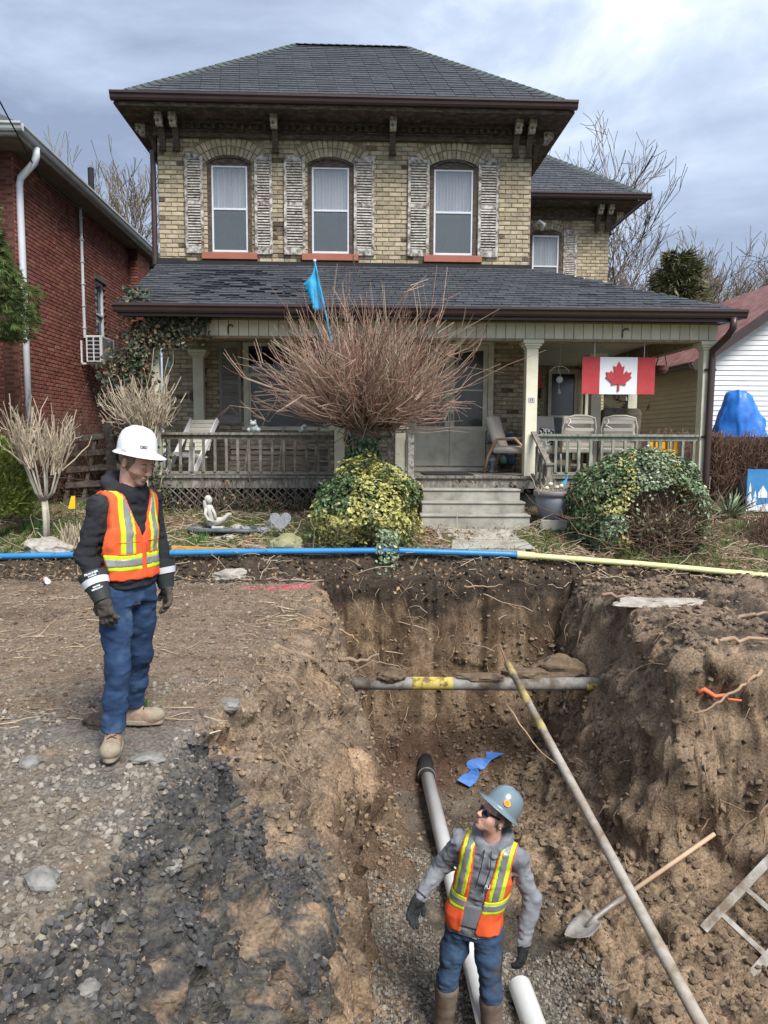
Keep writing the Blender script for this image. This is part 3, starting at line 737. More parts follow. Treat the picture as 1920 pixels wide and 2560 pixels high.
for k, (x0, x1) in enumerate(((-3.62, -3.29), (-2.37, -2.05), (-1.84, -1.455), (-.575, -.20), (.41, .80), (1.70, 2.08))):
    shutter(x0, x1, 5.20, 6.95, -.012, house, side=-1 if k % 2 else 1)

# ------------------------------------------------------------------ ground floor behind the porch
x0, x1, z0, z1 = bigwin
f = MB()
f.b2(x0 - .0, x0 + .10, -.02, .1, z0, z1); f.b2(x1 - .10, x1, -.02, .1, z0, z1); f.b2(x0 + .1, x1 - .1, -.02, .1, z1 - .06, z1); f.b2(x0 - .03, x1 + .03, -.05, .1, z0 - .07, z0); f.b2(x0 + .1, x1 - .1, -.01, .06, 3.0, 3.06)
f.b2(x0 + .10, x0 + .135, .0, .05, z0, 3.0); f.b2(x1 - .135, x1 - .1, .0, .05, z0, 3.0)
bw = f.build('window', M_creamdark, house, bevel=.006)
MB().b2(x0 + .135, x1 - .135, .03, .034, z0, 3.0).build('pane', M_bigpane, bw, label='large fixed lower pane')
MB().b2(x0 + .1, x1 - .1, .03, .034, 3.06, z1 - .06).build('pane', glass_mat('dark_transom_glass', (.015, .012, .03), .8), bw, label='dark transom pane')
MB().b2(x0 + .1, x1 - .1, .2, .21, z0, 2.98).build('curtain', mat('drawn_blind', [(.10, .105, .09), (.15, .15, .13)], scale=2), bw)
shutter(-3.06, -2.66, 2.13, 3.62, -.012, house, nsl=17, mfr=M_grayshut, msl=M_grayshut, arch=.0)
shutter(-.91, -.52, 2.13, 3.62, -.012, house, nsl=6, mfr=M_grayshut, msl=M_grayshut, arch=.0)
# double entrance door with screens
x0, x1, z0, z1 = door
f = MB(); f.b2(x0 - .10, x0, -.05, .08, z0 - .03, z1); f.b2(x1, x1 + .10, -.05, .08, z0 - .03, z1); f.b2(x0 - .10, x1 + .10, -.05, .08, z1 + .001, z1 + .12); f.b2(x0 - .14, x1 + .14, -.12, .08, z0 - .10, z0 - .031)
f.build('door_frame', M_creamdark, house, bevel=.006)
mid = (x0 + x1) / 2
for sgn, (a, b) in zip((-1, 1), ((x0 + .005, mid - .003), (mid + .003, x1 - .005))):
    f = MB(); t = .085
    f.b2(a, a + t, -.02, .02, z0, z1 - .01); f.b2(b - t, b, -.02, .02, z0, z1 - .01); f.b2(a + t, b - t, -.02, .02, z0, z0 + .1); f.b2(a + t, b - t, -.02, .02, z1 - .11, z1 - .01)
    f.b2(a + t, b - t, -.018, .018, 2.02, 2.10); f.b2(a + t, b - t, -.018, .018, 2.76, 2.79); f.b2(a + t, b - t, -.008, .01, z0 + .1, 2.02)
    f.b2(a + t + .03, b - t - .03, -.014, -.009, z0 + .14, 1.98)
    dl = f.build('door', M_creamdark, house, bevel=.004)
    MB().b2(a + t, b - t, .0, .004, 2.10, 2.76).build('pane', M_bigpane, dl); MB().b2(a + t, b - t, .0, .004, 2.79, z1 - .11).build('pane', M_bigpane, dl)
    MB().tube([(mid + sgn * .045, -.03, 2.2), (mid + sgn * .045, -.06, 2.2), (mid + sgn * .045, -.06, 2.32), (mid + sgn * .045, -.03, 2.32)], .008, 6).build('handle', M_gutter, dl)
MB().b2(x0, x1, .12, .14, z0, z1).build('inner_door', mat('inner_door_white', [(.16, .16, .155), (.22, .22, .21)], scale=2), house)

# ------------------------------------------------------------------ porch
PF = -2.0; PX1 = 5.32; FZ = 1.26
w = MB()
nb = 62
for i in range(nb):
    xa = -4.05 + i * (PX1 + 4.05) / nb
    w.b2(xa, xa + (PX1 + 4.05) / nb - .008, PF - .02, -.06 if xa < 2.7 else 4.55, FZ - .035, FZ + wob(.002))
w.b2(-4.05, PX1, PF + .02, PF + .07, FZ - .20, FZ - .037); w.b2(PX1 - .05, PX1, PF + .07, 4.5, FZ - .20, FZ - .037)
w.build('porch_floor', M_greywood, house)
# columns
def post(x, y, wd, z0=FZ, z1=3.45, m=None):
    p = MB(); p.b2(x - wd / 2, x + wd / 2, y - wd / 2, y + wd / 2, z0, z1 - .13)
    o = p.build('porch_post', m or M_cream, house, bevel=.008)
    c = MB()
    for k, (e, a, b) in enumerate(((.02, .0, .035), (.045, .036, .07), (.07, .071, .13))): c.b2(x - wd / 2 - e, x + wd / 2 + e, y - wd / 2 - e, y + wd / 2 + e, z1 - .13 + a, z1 - .13 + b)
    c.build('capital', m or M_cream, o, bevel=.006)
    return o
for px, wd in ((-3.72, .13), (-.80, .165), (2.305, .19), (5.20, .19)): post(px, PF + .1, wd)
for px, py in ((-3.4, -.16), (5.20, 1.4), (5.20, 4.3), (3.95, -.1)): post(px, py, .19)
p = MB(); p.b2(.10, .27, PF + .02, PF + .19, FZ, 2.02); p.b2(.06, .31, PF - .02, PF + .23, 2.021, 2.065); p.build('newel_post', M_cream, house, bevel=.006)
p = MB(); p.b2(.30, .40, PF - .06, PF + .04, FZ - .02, 1.92); p.b2(.28, .42, PF - .08, PF + .06, FZ - .05, FZ - .02); p.build('stair_post', M_palewood, house, bevel=.006)
# beam faced with vertical boards
bm0, bm1 = -3.80, PX1
w = MB(); w.b2(bm0, bm1, PF + .02, PF + .17, 3.45, 3.74); w.b2(bm0 - .01, bm1 + .01, PF - .025, PF + .19, 3.43, 3.468); w.b2(PX1 - .17, PX1, PF + .17, 4.55, 3.45, 3.74); w.b2(bm0, bm1, PF - .012, PF + .019, 3.712, 3.74)
beam = w.build('porch_beam', M_groove, house)
n = 58; bwid = (bm1 - bm0) / n
bme = MB().b2(-bwid / 2 + .005, bwid / 2 - .005, -.012, .012, 0, .243).mesh('board'); bme.materials.append(M_cream)
for i in range(n):
    o = bpy.data.objects.new('board', bme); o.location = (bm0 + (i + .5) * bwid, PF + .006 + wob(.002), 3.469); link(o, beam)
w = MB()
for hx in (-2.55, 3.75): w.tube([(hx, PF - .014, 3.50), (hx, PF - .014, 3.60), (hx + .02, PF - .05, 3.63), (hx + .07, PF - .06, 3.63), (hx + .08, PF - .06, 3.60)], .012, 6)
w.build('hook', M_gutter, beam)
w = MB()
for i in range(45):
    xa = -3.9 + i * .205; w.b2(xa, xa + .198, PF + .171, -.002 if xa < 2.6 else 4.58, 3.70, 3.715)
w.build('porch_ceiling', M_ceil, house)
# porch roof
PE, PEZ, PWZ = -2.40, 3.88, 5.02
A, B, C_, D = (-4.14, PE, PEZ), (5.42, PE, PEZ), (2.72, -.012, 4.95), (-4.12, -.012, PWZ)
w = MB(); w.add([A, B, C_, D], [(0, 1, 2, 3)]); w.add([B, (5.42, 4.6, PEZ), (2.72, 4.6, 4.95), C_], [(0, 1, 2, 3)])
w.add([(p[0], p[1], p[2] - .1) for p in (A, B, C_, D)], [(3, 2, 1, 0)]); w.add([A, B, (B[0], B[1], B[2] - .1), (A[0], A[1], A[2] - .1)], [(3, 2, 1, 0)]); w.add([D, A, (A[0], A[1], A[2] - .1), (D[0], D[1], D[2] - .1)], [(3, 2, 1, 0)])
proof = w.build('porch_roof', M_shingle, house)
place_tabs(slope_tabs(A, B, C_, D, .135, .30), .135, .30, proof, 0, curl=lambda p: .30 if (p.x < -1.6 + .5 * math.sin(p.y * 3) and p.y < -.5) else (.05 if p.x < 3 else .09))
w = MB(); caps(w, B, C_, wd=.13); w.build('ridge_caps', M_shingle, proof, kind='stuff')
w = MB(); w.b2(-4.12, 2.70, -.05, -.0065, 4.99, 5.07); w.b2(-4.12, -3.6, -.09, -.051, 4.97, 5.10); w.build('flashing', M_black, proof)
gutter([((-4.19, PE - .001, 3.875), (5.54, PE - .001, 3.875), (0, -1, 0)), ((5.421, PE, 3.87), (5.421, 4.6, 3.87), (1, 0, 0))], 'gutter', house, M_gutter)
w = MB(); w.b2(-4.14, 5.42, PE + .0, PE + .03, 3.70, 3.78); w.b2(-4.14, 5.4, PE + .03, PF + .02, 3.745, 3.76); w.build('fascia', M_gutter, house)
w = MB(); dx = 5.36
w.tube([(dx - .02, PE - .05, 3.76), (dx - .02, PE - .05, 3.60), (dx - .04, PE + .05, 3.50), (dx - .13, PF - .04, 3.30), (dx - .135, PF - .05, 3.15), (dx - .15, PF - .05, 1.2), (dx - .15, PF - .05, .8)], .055, 10)
for z in (2.98, 1.9): w.b2(dx - .24, dx - .05, PF - .03, PF - .005, z, z + .035)
w.build('downspout', M_gutter, house, smooth=True)

# railings
def railing(x0, x1, n, m, y=PF + .07, zt=1.94, zb=1.30):
    w = MB(); w.b2(x0, x1, y - .06, y + .06, zt - .03, zt + .01); w.b2(x0, x1, y - .02, y + .02, zt - .10, zt - .0305)
    rl = w.build('railing', m, house, bevel=.004); MB().b2(x0, x1, y - .045, y + .045, zb - .02, zb + .025).build('bottom_rail', m, rl, bevel=.004)
    bmesh_ = MB().b2(-.021, .021, -.021, .021, 0, zt - .10 - zb - .02).mesh('baluster'); bmesh_.materials.append(m)
    for i in range(n):
        o = bpy.data.objects.new('baluster', bmesh_); o.location = (x0 + (x1 - x0) * (i + .6) / n, y - .045 + wob(.004), zb + .022); o.rotation_euler = (0, wob(.015), wob(.1)); link(o, rl)
    return rl
railing(-3.64, -.89, 15, M_greywood); railing(2.42, 5.09, 14, M_greenwood); railing(-.70, .08, 4, M_greywood)
w = MB(); w.bar((2.34, PF - .02, 1.98), (2.47, PF - .55, 1.47), .09, .035); w.b2(2.42, 2.52, PF - .62, PF - .52, .55, 1.46); w.b2(2.40, 2.54, PF - .64, PF - .50, 1.461, 1.50)
w.bar((2.33, PF - .05, 1.30), (2.42, PF - .55, .95), .05, .03)
for k in range(3): w.b2(2.35 + k * .03, 2.385 + k * .03, PF - .18 - k * .13, PF - .14 - k * .13, 1.0, 1.75 - k * .14)
w.build('stair_rail', M_greywood, house, bevel=.005)
# lattice skirt
w = MB(); y = PF + .03; zl0, zl1 = .62, FZ - .20
for s in range(-8, 60):
    for sg in (1, -1):
        a = (-4.0 + s * .13, y + (.006 if sg > 0 else -.006), zl0); b = (a[0] + sg * (zl1 - zl0), a[1], zl1)
        if -4.0 <= min(a[0], b[0]) and max(a[0], b[0]) <= .25: w.bar(a, b, .012, .034, (0, 1, 0))
for s in range(20):
    for sg in (1, -1):
        a = (2.6 + s * .13, y + (.006 if sg > 0 else -.006), zl0); b = (a[0] + sg * (zl1 - zl0), a[1], zl1)
        if 2.5 <= min(a[0], b[0]) and max(a[0], b[0]) <= 5.25: w.bar(a, b, .012, .034, (0, 1, 0))
w.build('lattice', M_greywood, house, kind='stuff')
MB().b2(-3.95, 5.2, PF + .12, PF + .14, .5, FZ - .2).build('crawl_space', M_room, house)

# ------------------------------------------------------------------ rear wing
QX0, QX1, QY = 2.9, 5.70, 4.6
w = wall_holes(MB(), QX0, QX1, .6, 7.5, QY + .014, QY + .3, [(3.74, 4.52, 5.70, 6.98), (4.28, 5.02, 1.36, 3.62)])
w.b2(QX1 - .3, QX1, QY + .3, 10, .6, 7.5); wing = w.build('wing_wall', M_mortar, house)
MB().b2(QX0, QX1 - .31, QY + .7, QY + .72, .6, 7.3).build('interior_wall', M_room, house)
wr = lay(QX0, QX1, 5.0, 7.22, [(3.74, 4.52, 5.5, 7.0), (3.5, 4.75, 6.9, 7.22)]) + lay(QX0, QX1, 1.3, 3.7, [(4.2, 5.1, 1.3, 3.62)])
w = MB()
for x, z, l in wr:
    dy = wob(.006); w.add([(p[0] + x, p[1] + QY + dy, p[2] + z + wob(.002)) for p in brick_v(l, BH - .013)], BRICK_F)
for i in range(13):
    t = -.62 + 1.24 * (i + .5) / 13
    for r0 in (.79, .945):
        cx, cz = 4.13, 7.02 - .72
        m3 = Matrix.Rotation(t, 3, 'Y')
        w.add([m3 @ Vector(p) + Vector((cx + math.sin(t) * r0, QY - .005, cz + math.cos(t) * r0)) for p in brick_v(1.24 * r0 / 13 - .012, .145)], BRICK_F)
    t = -.55 + 1.1 * (i + .5) / 13
    m3 = Matrix.Rotation(t, 3, 'Y'); w.add([m3 @ Vector(p) + Vector((4.65 + math.sin(t) * .95, QY - .005, 2.75 + math.cos(t) * .95)) for p in brick_v(1.1 * .95 / 13 - .012, .17)], BRICK_F)
w.build('bricks', M_brick, wing, kind='stuff')
w = MB(); w.b2(QX0, QX1 + .02, QY - .05, QY + .012, 7.24, 7.5); w.b2(QX0, QX1 + .05, QY - .085, QY - .051, 7.22, 7.28); w.b2(QX0, QX1 + .55, QY - .6, QY + 5, 7.5, 7.53); w.build('frieze', M_brownwood, house)
for bx in (5.37, 5.62): add_bracket(bx, QY - .052, 6.98, 0, house)
add_bracket(QX1 + .052, QY + .25, 6.98, R(90), house)
a0, a1 = (QX0, QY - .65, 7.66), (QX1 + .62, QY - .65, 7.66)
ap = (QX1 + .62 - 2.6, QY - .65 + 2.6, 9.75); ap0 = (QX0 - .3, QY - .65 + 2.6, 9.75)
w = MB(); w.add([a0, a1, ap, ap0], [(0, 1, 2, 3)]); w.add([a1, (a1[0], QY + 5, 7.66), (ap[0], QY + 5, 9.75), ap], [(0, 1, 2, 3)])
wroof = w.build('wing_roof', M_shingle, house)
place_tabs(slope_tabs(a0, a1, ap, (QX0, ap[1], ap[2]), .145, .34), .145, .34, wroof, 0)
w = MB(); caps(w, a1, ap); w.build('ridge_caps', M_ridge, wroof, kind='stuff')
gutter([((QX0, QY - .651, 7.655), (QX1 + .73, QY - .651, 7.655), (0, -1, 0)), ((QX1 + .621, QY - .65, 7.65), (QX1 + .621, QY + 5, 7.65), (1, 0, 0))], 'gutter', house, M_gutter)
f = MB(); a, b = 3.74, 4.52; f.b2(a, a + .06, QY, QY + .1, 5.7, 6.95); f.b2(b - .06, b, QY, QY + .1, 5.7, 6.95); f.b2(a + .06, b - .06, QY, QY + .1, 6.86, 6.98)
win = f.build('window', M_brownwood, house)
s = MB(); s.b2(a + .061, a + .10, QY + .01, QY + .05, 5.7, 6.859); s.b2(b - .10, b - .061, QY + .01, QY + .05, 5.7, 6.859); s.b2(a + .1, b - .1, QY + .01, QY + .05, 6.82, 6.859); s.b2(a + .1, b - .1, QY + .008, QY + .05, 6.10, 6.135); s.build('storm_frame', M_alu, win)
MB().b2(a + .1, b - .1, QY + .03, QY + .033, 6.135, 6.82).build('pane', M_pane, win); MB().b2(a + .1, b - .1, QY + .03, QY + .033, 5.7, 6.10).build('pane', M_screen, win)
n = 50; cv = [(a + .1 + (b - a - .2) * j / n, QY + .12 + .02 * math.sin(j * 1.1), zz) for zz in (5.7, 6.82) for j in range(n + 1)]
MB().add(cv, [(j, j + 1, n + 2 + j, n + 1 + j) for j in range(n)]).build('curtain', M_curtain, win, smooth=True)
shutter(4.56, 4.90, 5.70, 7.0, QY - .012, house, nsl=12, arch=.05, side=1)
f = MB(); f.b2(4.28, 4.36, QY - .03, QY + .1, 1.36, 3.62); f.b2(4.94, 5.02, QY - .03, QY + .1, 1.36, 3.62); f.b2(4.36, 4.94, QY - .03, QY + .1, 3.5, 3.62); f.b2(4.36, 4.94, QY - .01, QY + .03, 2.42, 2.47); f.b2(5.03, 5.16, QY - .02, QY + .01, 1.36, 3.6)
dr_ = f.build('door', M_creamdark, house)
MB().b2(4.36, 4.94, QY + .01, QY + .014, 2.47, 3.5).build('pane', glass_mat('dark_blue_glass', (.016, .022, .04), .93, .2), dr_); MB().b2(4.36, 4.94, QY + .01, QY + .014, 1.36, 2.42).build('pane', glass_mat('dark_blue_screen', (.018, .025, .042), .93, .3), dr_)
w = MB(); w.tube([(3.78, QY - .1, 7.05), (3.9, QY - .3, 7.1), (4.0, QY - .3, 7.05), (3.98, QY - .15, 6.95)], .045, 8); w.build('vent_pipe', M_alu, house, smooth=True)

# steps up to the porch: a thing of its own, concrete
st = thing('concrete_steps', 'worn concrete front steps leading up to the porch', 'steps', (1.4, 11.0, .5))
for k, (y0, z0, z1) in enumerate(((-.16, -.2, .03), (.0, -.2, .20), (.31, -.2, .37), (.62, -.2, .545))):
    if k == 0: continue
    m_ = MB(); m_.b2(-.88 + .03 * k, .80 - .02 * k, y0, 1.0, z0, z1); m_.b2(-.89 + .03 * k, .81 - .02 * k, y0 - .02, y0 + .3, z1 + .001, z1 + .035)
    o = m_.build('step', M_concrete, st, bevel=.012)
# ================================================================== neighbours
nb_ = thing('brick_house', 'dark red brick house on the left with grey metal eaves and a white downspout', 'house', tuple(HM @ Vector((-6.4, -.6, .7))), TH)
NI = Matrix.Translation((6.4, .6, -.7))          # house-local -> neighbour-local
def nv(x, y, z): return (x + 6.4, y + .6, z - .7)
w = MB(); y0, y1, z1 = 0, 9.05, 6.15
w.b2(-.3, -.012, .0, 4.0 - .09, 0, z1 + .2); 
w = MB()
def nwall(ya, yb, za, zb): w.b2(-.3, -.012, ya, yb, za, zb)
WY0, WY1, WZA, WZB = 3.92, 4.60, 3.28, 4.72
nwall(0, WY0, 0, 6.35); nwall(WY1, y1, 0, 6.35); nwall(WY0, WY1, 0, WZA); nwall(WY0, WY1, WZB, 6.35)
w.b2(-7, -.3, .012, .3, 0, 6.35); w.b2(-.012, .22, 6.52, 7.6, 0, 6.05)
nwl = w.build('wall', M_redmortar, nb_)
# red bricks along the alley side (facing +x) and on the front
rb = []
L_, H_ = .22, .0745
k = 0; z = .5
while z < 6.3:
    y = -(L_ / 2 if k % 2 else 0)
    while y < y1:
        a, b = max(y, 0), min(y + L_, y1)
        if b - a > .05 and not (WY0 - .02 < (a + b) / 2 < WY1 + .02 and WZA < z + .03 < WZB) and not (6.5 < (a + b) / 2 < 7.62): rb.append((0, (a + b) / 2, z + H_ / 2, b - a - .011))
        y += L_
    y = 6.52
    while y < 7.55 and z < 6.0: rb.append((.232, y + .13, z + H_ / 2, .20)); y += .216
    z += H_; k += 1
bm_ = brick_me('brick', L_ - .011, H_ - .012, M_redbrick, .02)
rb.sort(key=lambda q: (abs(q[1] - 1.6) * .8 + abs(q[2] - 4.3)))
w = MB(); nob = 0
for x, y, z, l in rb:
    if nob < 300 and abs(l - (L_ - .011)) < .002 and x == 0:
        o = bpy.data.objects.new('brick', bm_); o.location = (x + wob(.003), y, z); o.rotation_euler = (0, 0, R(90)); link(o, nwl); nob += 1
    else:
        dx = wob(.003); w.add([(x - p[1] + dx + .0, y + p[0], z + p[2]) for p in brick_v(l, H_ - .012, .02)], BRICK_F)
for k in range(78):
    for j in range(9):
        x = -.11 - j * .22 - (.11 if k % 2 else 0); w.add([(p[0] + x, p[1], p[2] + .5 + (k + .5) * H_) for p in brick_v(.209, H_ - .012, .02)], BRICK_F)
for k in range(70):
    w.add([(p[0] + .115, p[1] + 6.51, p[2] + .5 + (k + .5) * H_) for p in brick_v(.2, H_ - .012, .02)], BRICK_F)
w.build('bricks', M_redbrick, nwl, kind='stuff')
M_greymetal = mat('grey_white_metal', [(.38, .40, .42), (.52, .54, .57)], scale=3, rough=.5, spec=.5)
M_eavewood = mat('eave_boards', [(.14, .12, .105), (.22, .19, .165)], scale=4, rough=.8)
M_dsp = mat('pale_blue_white_metal', [(.55, .58, .64), (.66, .69, .74)], scale=3, rough=.5, spec=.5)
w = MB(); w.b2(-.6, .36, -.62, 9.3, 6.02, 6.05); w.b2(-7, -.6, -.62, .0, 6.02, 6.05); w.build('soffit', M_eavewood, nb_)
gutter([((.361, -.62, 6.22), (.361, 9.3, 6.22), (1, 0, 0)), ((-7, -.621, 6.22), (.48, -.621, 6.22), (0, -1, 0))], 'gutter', nb_, M_greymetal)
w = MB(); w.b2(.34, .36, -.62, 9.3, 6.05, 6.22); w.b2(-7, .34, -.62, -.60, 6.05, 6.22); w.build('fascia', M_greymetal, nb_)
w = MB(); w.add([(.40, -.66, 6.23), (.40, 9.3, 6.23), (-3.2, 9.3, 8.6), (-3.2, 3.0, 8.6)], [(0, 1, 2, 3)]); w.add([(.40, -.66, 6.23), (-3.2, 3.0, 8.6), (-7, 3, 8.6), (-7, -.66, 6.23)], [(0, 1, 2, 3)])
w.build('roof', M_shingle, nb_)
w = MB(); w.tube([(-.45, 5.2, 6.7), (-.45, 5.2, 7.55)], .07, 10); w.build('vent_pipe', M_black, nb_)
w = MB()
w.tube([(.40, .02, 6.08), (.40, .02, 5.95), (.36, .04, 5.85), (.08, .12, 5.62), (.05, .12, 5.5), (.05, .12, 3.5), (.05, .10, .3)], .062, 8)
w.build('downspout', M_dsp, nb_, smooth=True)
w = MB(); w.tube([(.03, 3.07, 6.0), (.03, 3.07, 3.3)], .032, 8)
for q in np.linspace(3.5, 5.8, 6): w.b2(-.0, .07, 3.03, 3.11, q, q + .02)
w.build('conduit', M_dsp, nb_)
w = MB(); w.tube([(.5, -1.6, 6.25), (.3, 0.4, 5.72), (.25, 2.0, 5.75), (.3, 3.4, 5.9), (.3, 9, 6.0)], .012, 5); w.build('cable', M_black, nb_)
f = MB(); a, b = WY0, WY1
f.b2(-.14, -.05, a, a + .05, WZA, WZB); f.b2(-.14, -.05, b - .05, b, WZA, WZB); f.b2(-.14, -.05, a + .05, b - .05, WZB - .06, WZB); f.b2(-.14, -.05, a + .05, b - .05, WZA + .68, WZA + .72)
wn = f.build('window', M_dsp, nb_)
MB().b2(-.11, -.105, a + .05, b - .05, WZA, WZB - .06).build('pane', glass_mat('side_window_glass', (.07, .08, .09), .8), wn)
MB().b2(-.2, .06, a - .05, b + .05, WZA - .09, WZA - .002).build('sill', M_concrete, wn)
MB().b2(-.05, .03, a - .05, b + .05, WZB + .001, WZB + .1).build('lintel', M_darkwood, wn)
# air conditioner on its bracket
ac = thing('air_conditioner', 'white outdoor air conditioner unit on a bracket beside a window of the red house', 'air conditioner', tuple(HM @ Vector((-6.4, 2.2, 3.42))), TH)
w = MB(); w.b2(.14, .48, 0, .82, .04, .60); w.build('case', M_white, ac, bevel=.015)
w = MB()
for k in range(16): w.b2(.483, .492, .05 + k * .042, .068 + k * .042, .08, .56)
w.build('grille', mat('dark_grille', [(.12, .12, .125), (.2, .2, .2)], scale=3, rough=.6), ac, kind='stuff')
gm = MB().b2(-.055, .055, -.006, 0, -.03, .03).mesh('vent_cell'); gm.materials.append(M_black)
for r_ in range(6):
    for c in range(2):
        o = bpy.data.objects.new('vent_cell', gm); o.location = (.235 + c * .14, -.002, .11 + r_ * .084); link(o, ac)
w = MB(); 
for yy in (.1, .7): w.b2(.0, .5, yy - .02, yy + .02, 0, .035); w.b2(.0, .03, yy - .02, yy + .02, 0, .5)
w.build('bracket', M_white, ac)
w = MB(); w.tube([(.2, .5, 0), (.22, .52, -.12), (.15, .6, -.2), (.03, .66, -.1)], .012, 5); w.build('hose', M_black, ac)

# ---- white garage on the right
gar = thing('garage', 'white sided garage with a red metal roof to the right of the porch', 'garage', tuple(HM @ Vector((7.45, 3.0, .6))), TH)
M_siding = mat('white_vinyl', [(.66, .67, .68), (.76, .77, .78)], scale=2, rough=.55, rnd=.03)
M_sidingc = mat('cream_vinyl', [(.52, .45, .31), (.60, .53, .37)], scale=2, rough=.6, rnd=.04)
M_redroof = mat('rusty_red_metal_roof', [(.16, .06, .05), (.24, .105, .09), (.36, .225, .20)], scale=5, rough=.55, stretch=(1, 1, .4), contrast=(.35, .75))
w = MB(); w.prism([(0.02, .02, 0), (6.0, .02, 0), (6.0, .02, 3.2), (3.0, .02, 5.3), (0.02, .02, 3.2)], (0, .3, 0)); w.b2(.02, .3, .32, 11, 0, 3.2); gw = w.build('wall', M_siding, gar)
H2 = .115
for k in range(46):
    z0 = k * H2; 
    xa = 0 if z0 < 3.15 else (z0 - 3.1) / .70
    if xa > 2.9: break
    q = MB(); q.add([(xa, -.006, z0), (6.0 - xa, -.006, z0), (6.0 - xa - (H2 / .7 if z0 > 3.1 else 0), .012, z0 + H2), (xa + (H2 / .7 if z0 > 3.1 else 0), .012, z0 + H2), (xa, .016, z0), (6.0 - xa, .016, z0)], [(0, 1, 2, 3), (4, 5, 1, 0)])
    q.build('siding_board', M_siding, gw)
for k in range(28):
    z0 = k * H2
    q = MB(); q.add([(-.006, 0, z0), (-.006, 11, z0), (.012, 11, z0 + H2), (.012, 0, z0 + H2), (.018, 0, z0), (.018, 11, z0)], [(3, 2, 1, 0), (0, 1, 5, 4)])
    q.build('siding_board', M_sidingc, gw, label='cream siding board on the side wall')
w = MB(); n = 70
prof = [(-.35 + 11.5 * i / n, (.02 if i % 2 else 0)) for i in range(n + 1)]
for side in (0, 1):
    V = []
    for yy, dz in prof:
        for t in (0, 1):
            xx = -.38 + t * 3.38; xx = xx if side == 0 else 6.0 - xx
            V.append((xx, yy, 3.02 + t * 2.37 + dz))
    w.add(V, [(2 * i, 2 * i + 1, 2 * i + 3, 2 * i + 2) for i in range(n)])
w.build('roof', M_redroof, gar)
w = MB(); w.bar((-.40, -.36, 2.90), (3.0, -.36, 5.28), .03, .20, (0, 0, 1)); w.bar((3.0, -.36, 5.28), (6.4, -.36, 2.90), .03, .20); w.build('fascia', M_gutter, gar)
gutter([((-.381, -.36, 3.01), (-.381, 11, 3.01), (-1, 0, 0))], 'gutter', gar, M_gutter)
f = MB(); f.b2(-.04, .02, 4.3, 4.42, 0, 2.05); f.b2(-.04, .02, 5.2, 5.32, 0, 2.05); f.b2(-.04, .02, 4.42, 5.2, 1.95, 2.05); dd = f.build('door', M_gutter, gar); MB().b2(-.02, .0, 4.42, 5.2, 0, 1.95).build('panel', M_creamdark, dd)

# ================================================================== vegetation
M_twig_r = mat('red_brown_twigs', [(.225, .13, .10), (.375, .24, .185)], scale=5, rough=.8, rnd=.45, hue=.02)
M_twig_t = mat('pale_twigs', [(.34, .28, .20), (.48, .41, .31)], scale=5, rough=.8, rnd=.3)
M_bark = mat('grey_bark', [(.13, .11, .09), (.24, .21, .18)], scale=12, rough=.95, bump=.8, bscale=40, rnd=.2)
M_tree = mat('bare_tree_bark', [(.085, .066, .052), (.16, .13, .10)], scale=3, rough=.95, rnd=.25)
M_leafg = mat('green_ivy_leaves', [(.022, .05, .018), (.055, .10, .04), (.10, .15, .07)], scale=2.5, rough=.5, rnd=.4, hue=.03, spec=.5)
M_leafm = mat('mid_green_leaves', [(.04, .085, .028), (.085, .145, .055), (.16, .21, .10)], scale=2.5, rough=.5, rnd=.4, hue=.03, spec=.5)
M_leafd = mat('dark_ivy_leaves', [(.02, .035, .018), (.045, .065, .035), (.12, .10, .06)], scale=4, rough=.55, rnd=.5, hue=.05, spec=.4)
M_leafy = mat('yellow_variegated_leaves', [(.24, .25, .05), (.40, .38, .11), (.52, .50, .25)], scale=3, rough=.5, rnd=.25, hue=.02, spec=.45)
M_leafs = mat('silver_green_leaves', [(.07, .12, .06), (.19, .255, .145), (.38, .42, .28)], scale=5, rough=.4, rnd=.35, hue=.02, spec=.6)
M_dead = mat('dead_brown_leaves', [(.13, .08, .045), (.25, .17, .10), (.36, .27, .18)], scale=6, rough=.9, rnd=.4)
M_cedar = mat('cedar_sprays', [(.025, .05, .016), (.07, .11, .03), (.15, .17, .055)], scale=1.6, rough=.8, rnd=.4, hue=.02)
def leaves(name, P, Nn, S, m, parent, **kw):
    V, F = scatter(LEAF_V, LEAF_F, P, basis(Nn), S)
    return obj(name, mesh_np(name, V, F), m, parent, **kw)
def rdir(n, zmin=-1, rng=RNG):
    z = rng.uniform(zmin, 1, n); t = rng.uniform(0, 6.283, n); r = np.sqrt(1 - z * z); return np.stack([r * np.cos(t), r * np.sin(t), z], -1)

# --- pollarded shrub in the middle of the lawn
ps = thing('pollard_shrub', 'bare pollarded shrub with a dense fan of reddish twigs on an ivy clad trunk', 'shrub', (-.30, 10.9, .45))
w = MB(); w.tube([(-.06, 0, -.1), (-.04, 0, .4), (.0, 0, 1.0), (.04, 0, 1.5), (.05, .02, 1.62)], [.15, .13, .12, .15, .10], 10)
for k in range(16):
    a = k * .39 + .2; w.tube([(.04, 0, 1.38), (.04 + .16 * math.cos(a), .16 * math.sin(a), 1.46 + .1 * random.random()), (.04 + .30 * math.cos(a), .30 * math.sin(a), 1.62 + .2 * random.random())], [.07, .05, .03], 6)
w.build('trunk', M_bark, ps, smooth=True)
n = 900; D = rdir(n, .10); D[:90] = rdir(90, -.10); D[:, 2] = np.abs(D[:, 2]) ** .85 * np.sign(D[:, 2]); side = np.hypot(D[:, 0], D[:, 1])
P0 = np.array([.06, 0, 1.60]) + D * np.array([.36, .32, .16]) * RNG.uniform(.3, 1, (n, 1))
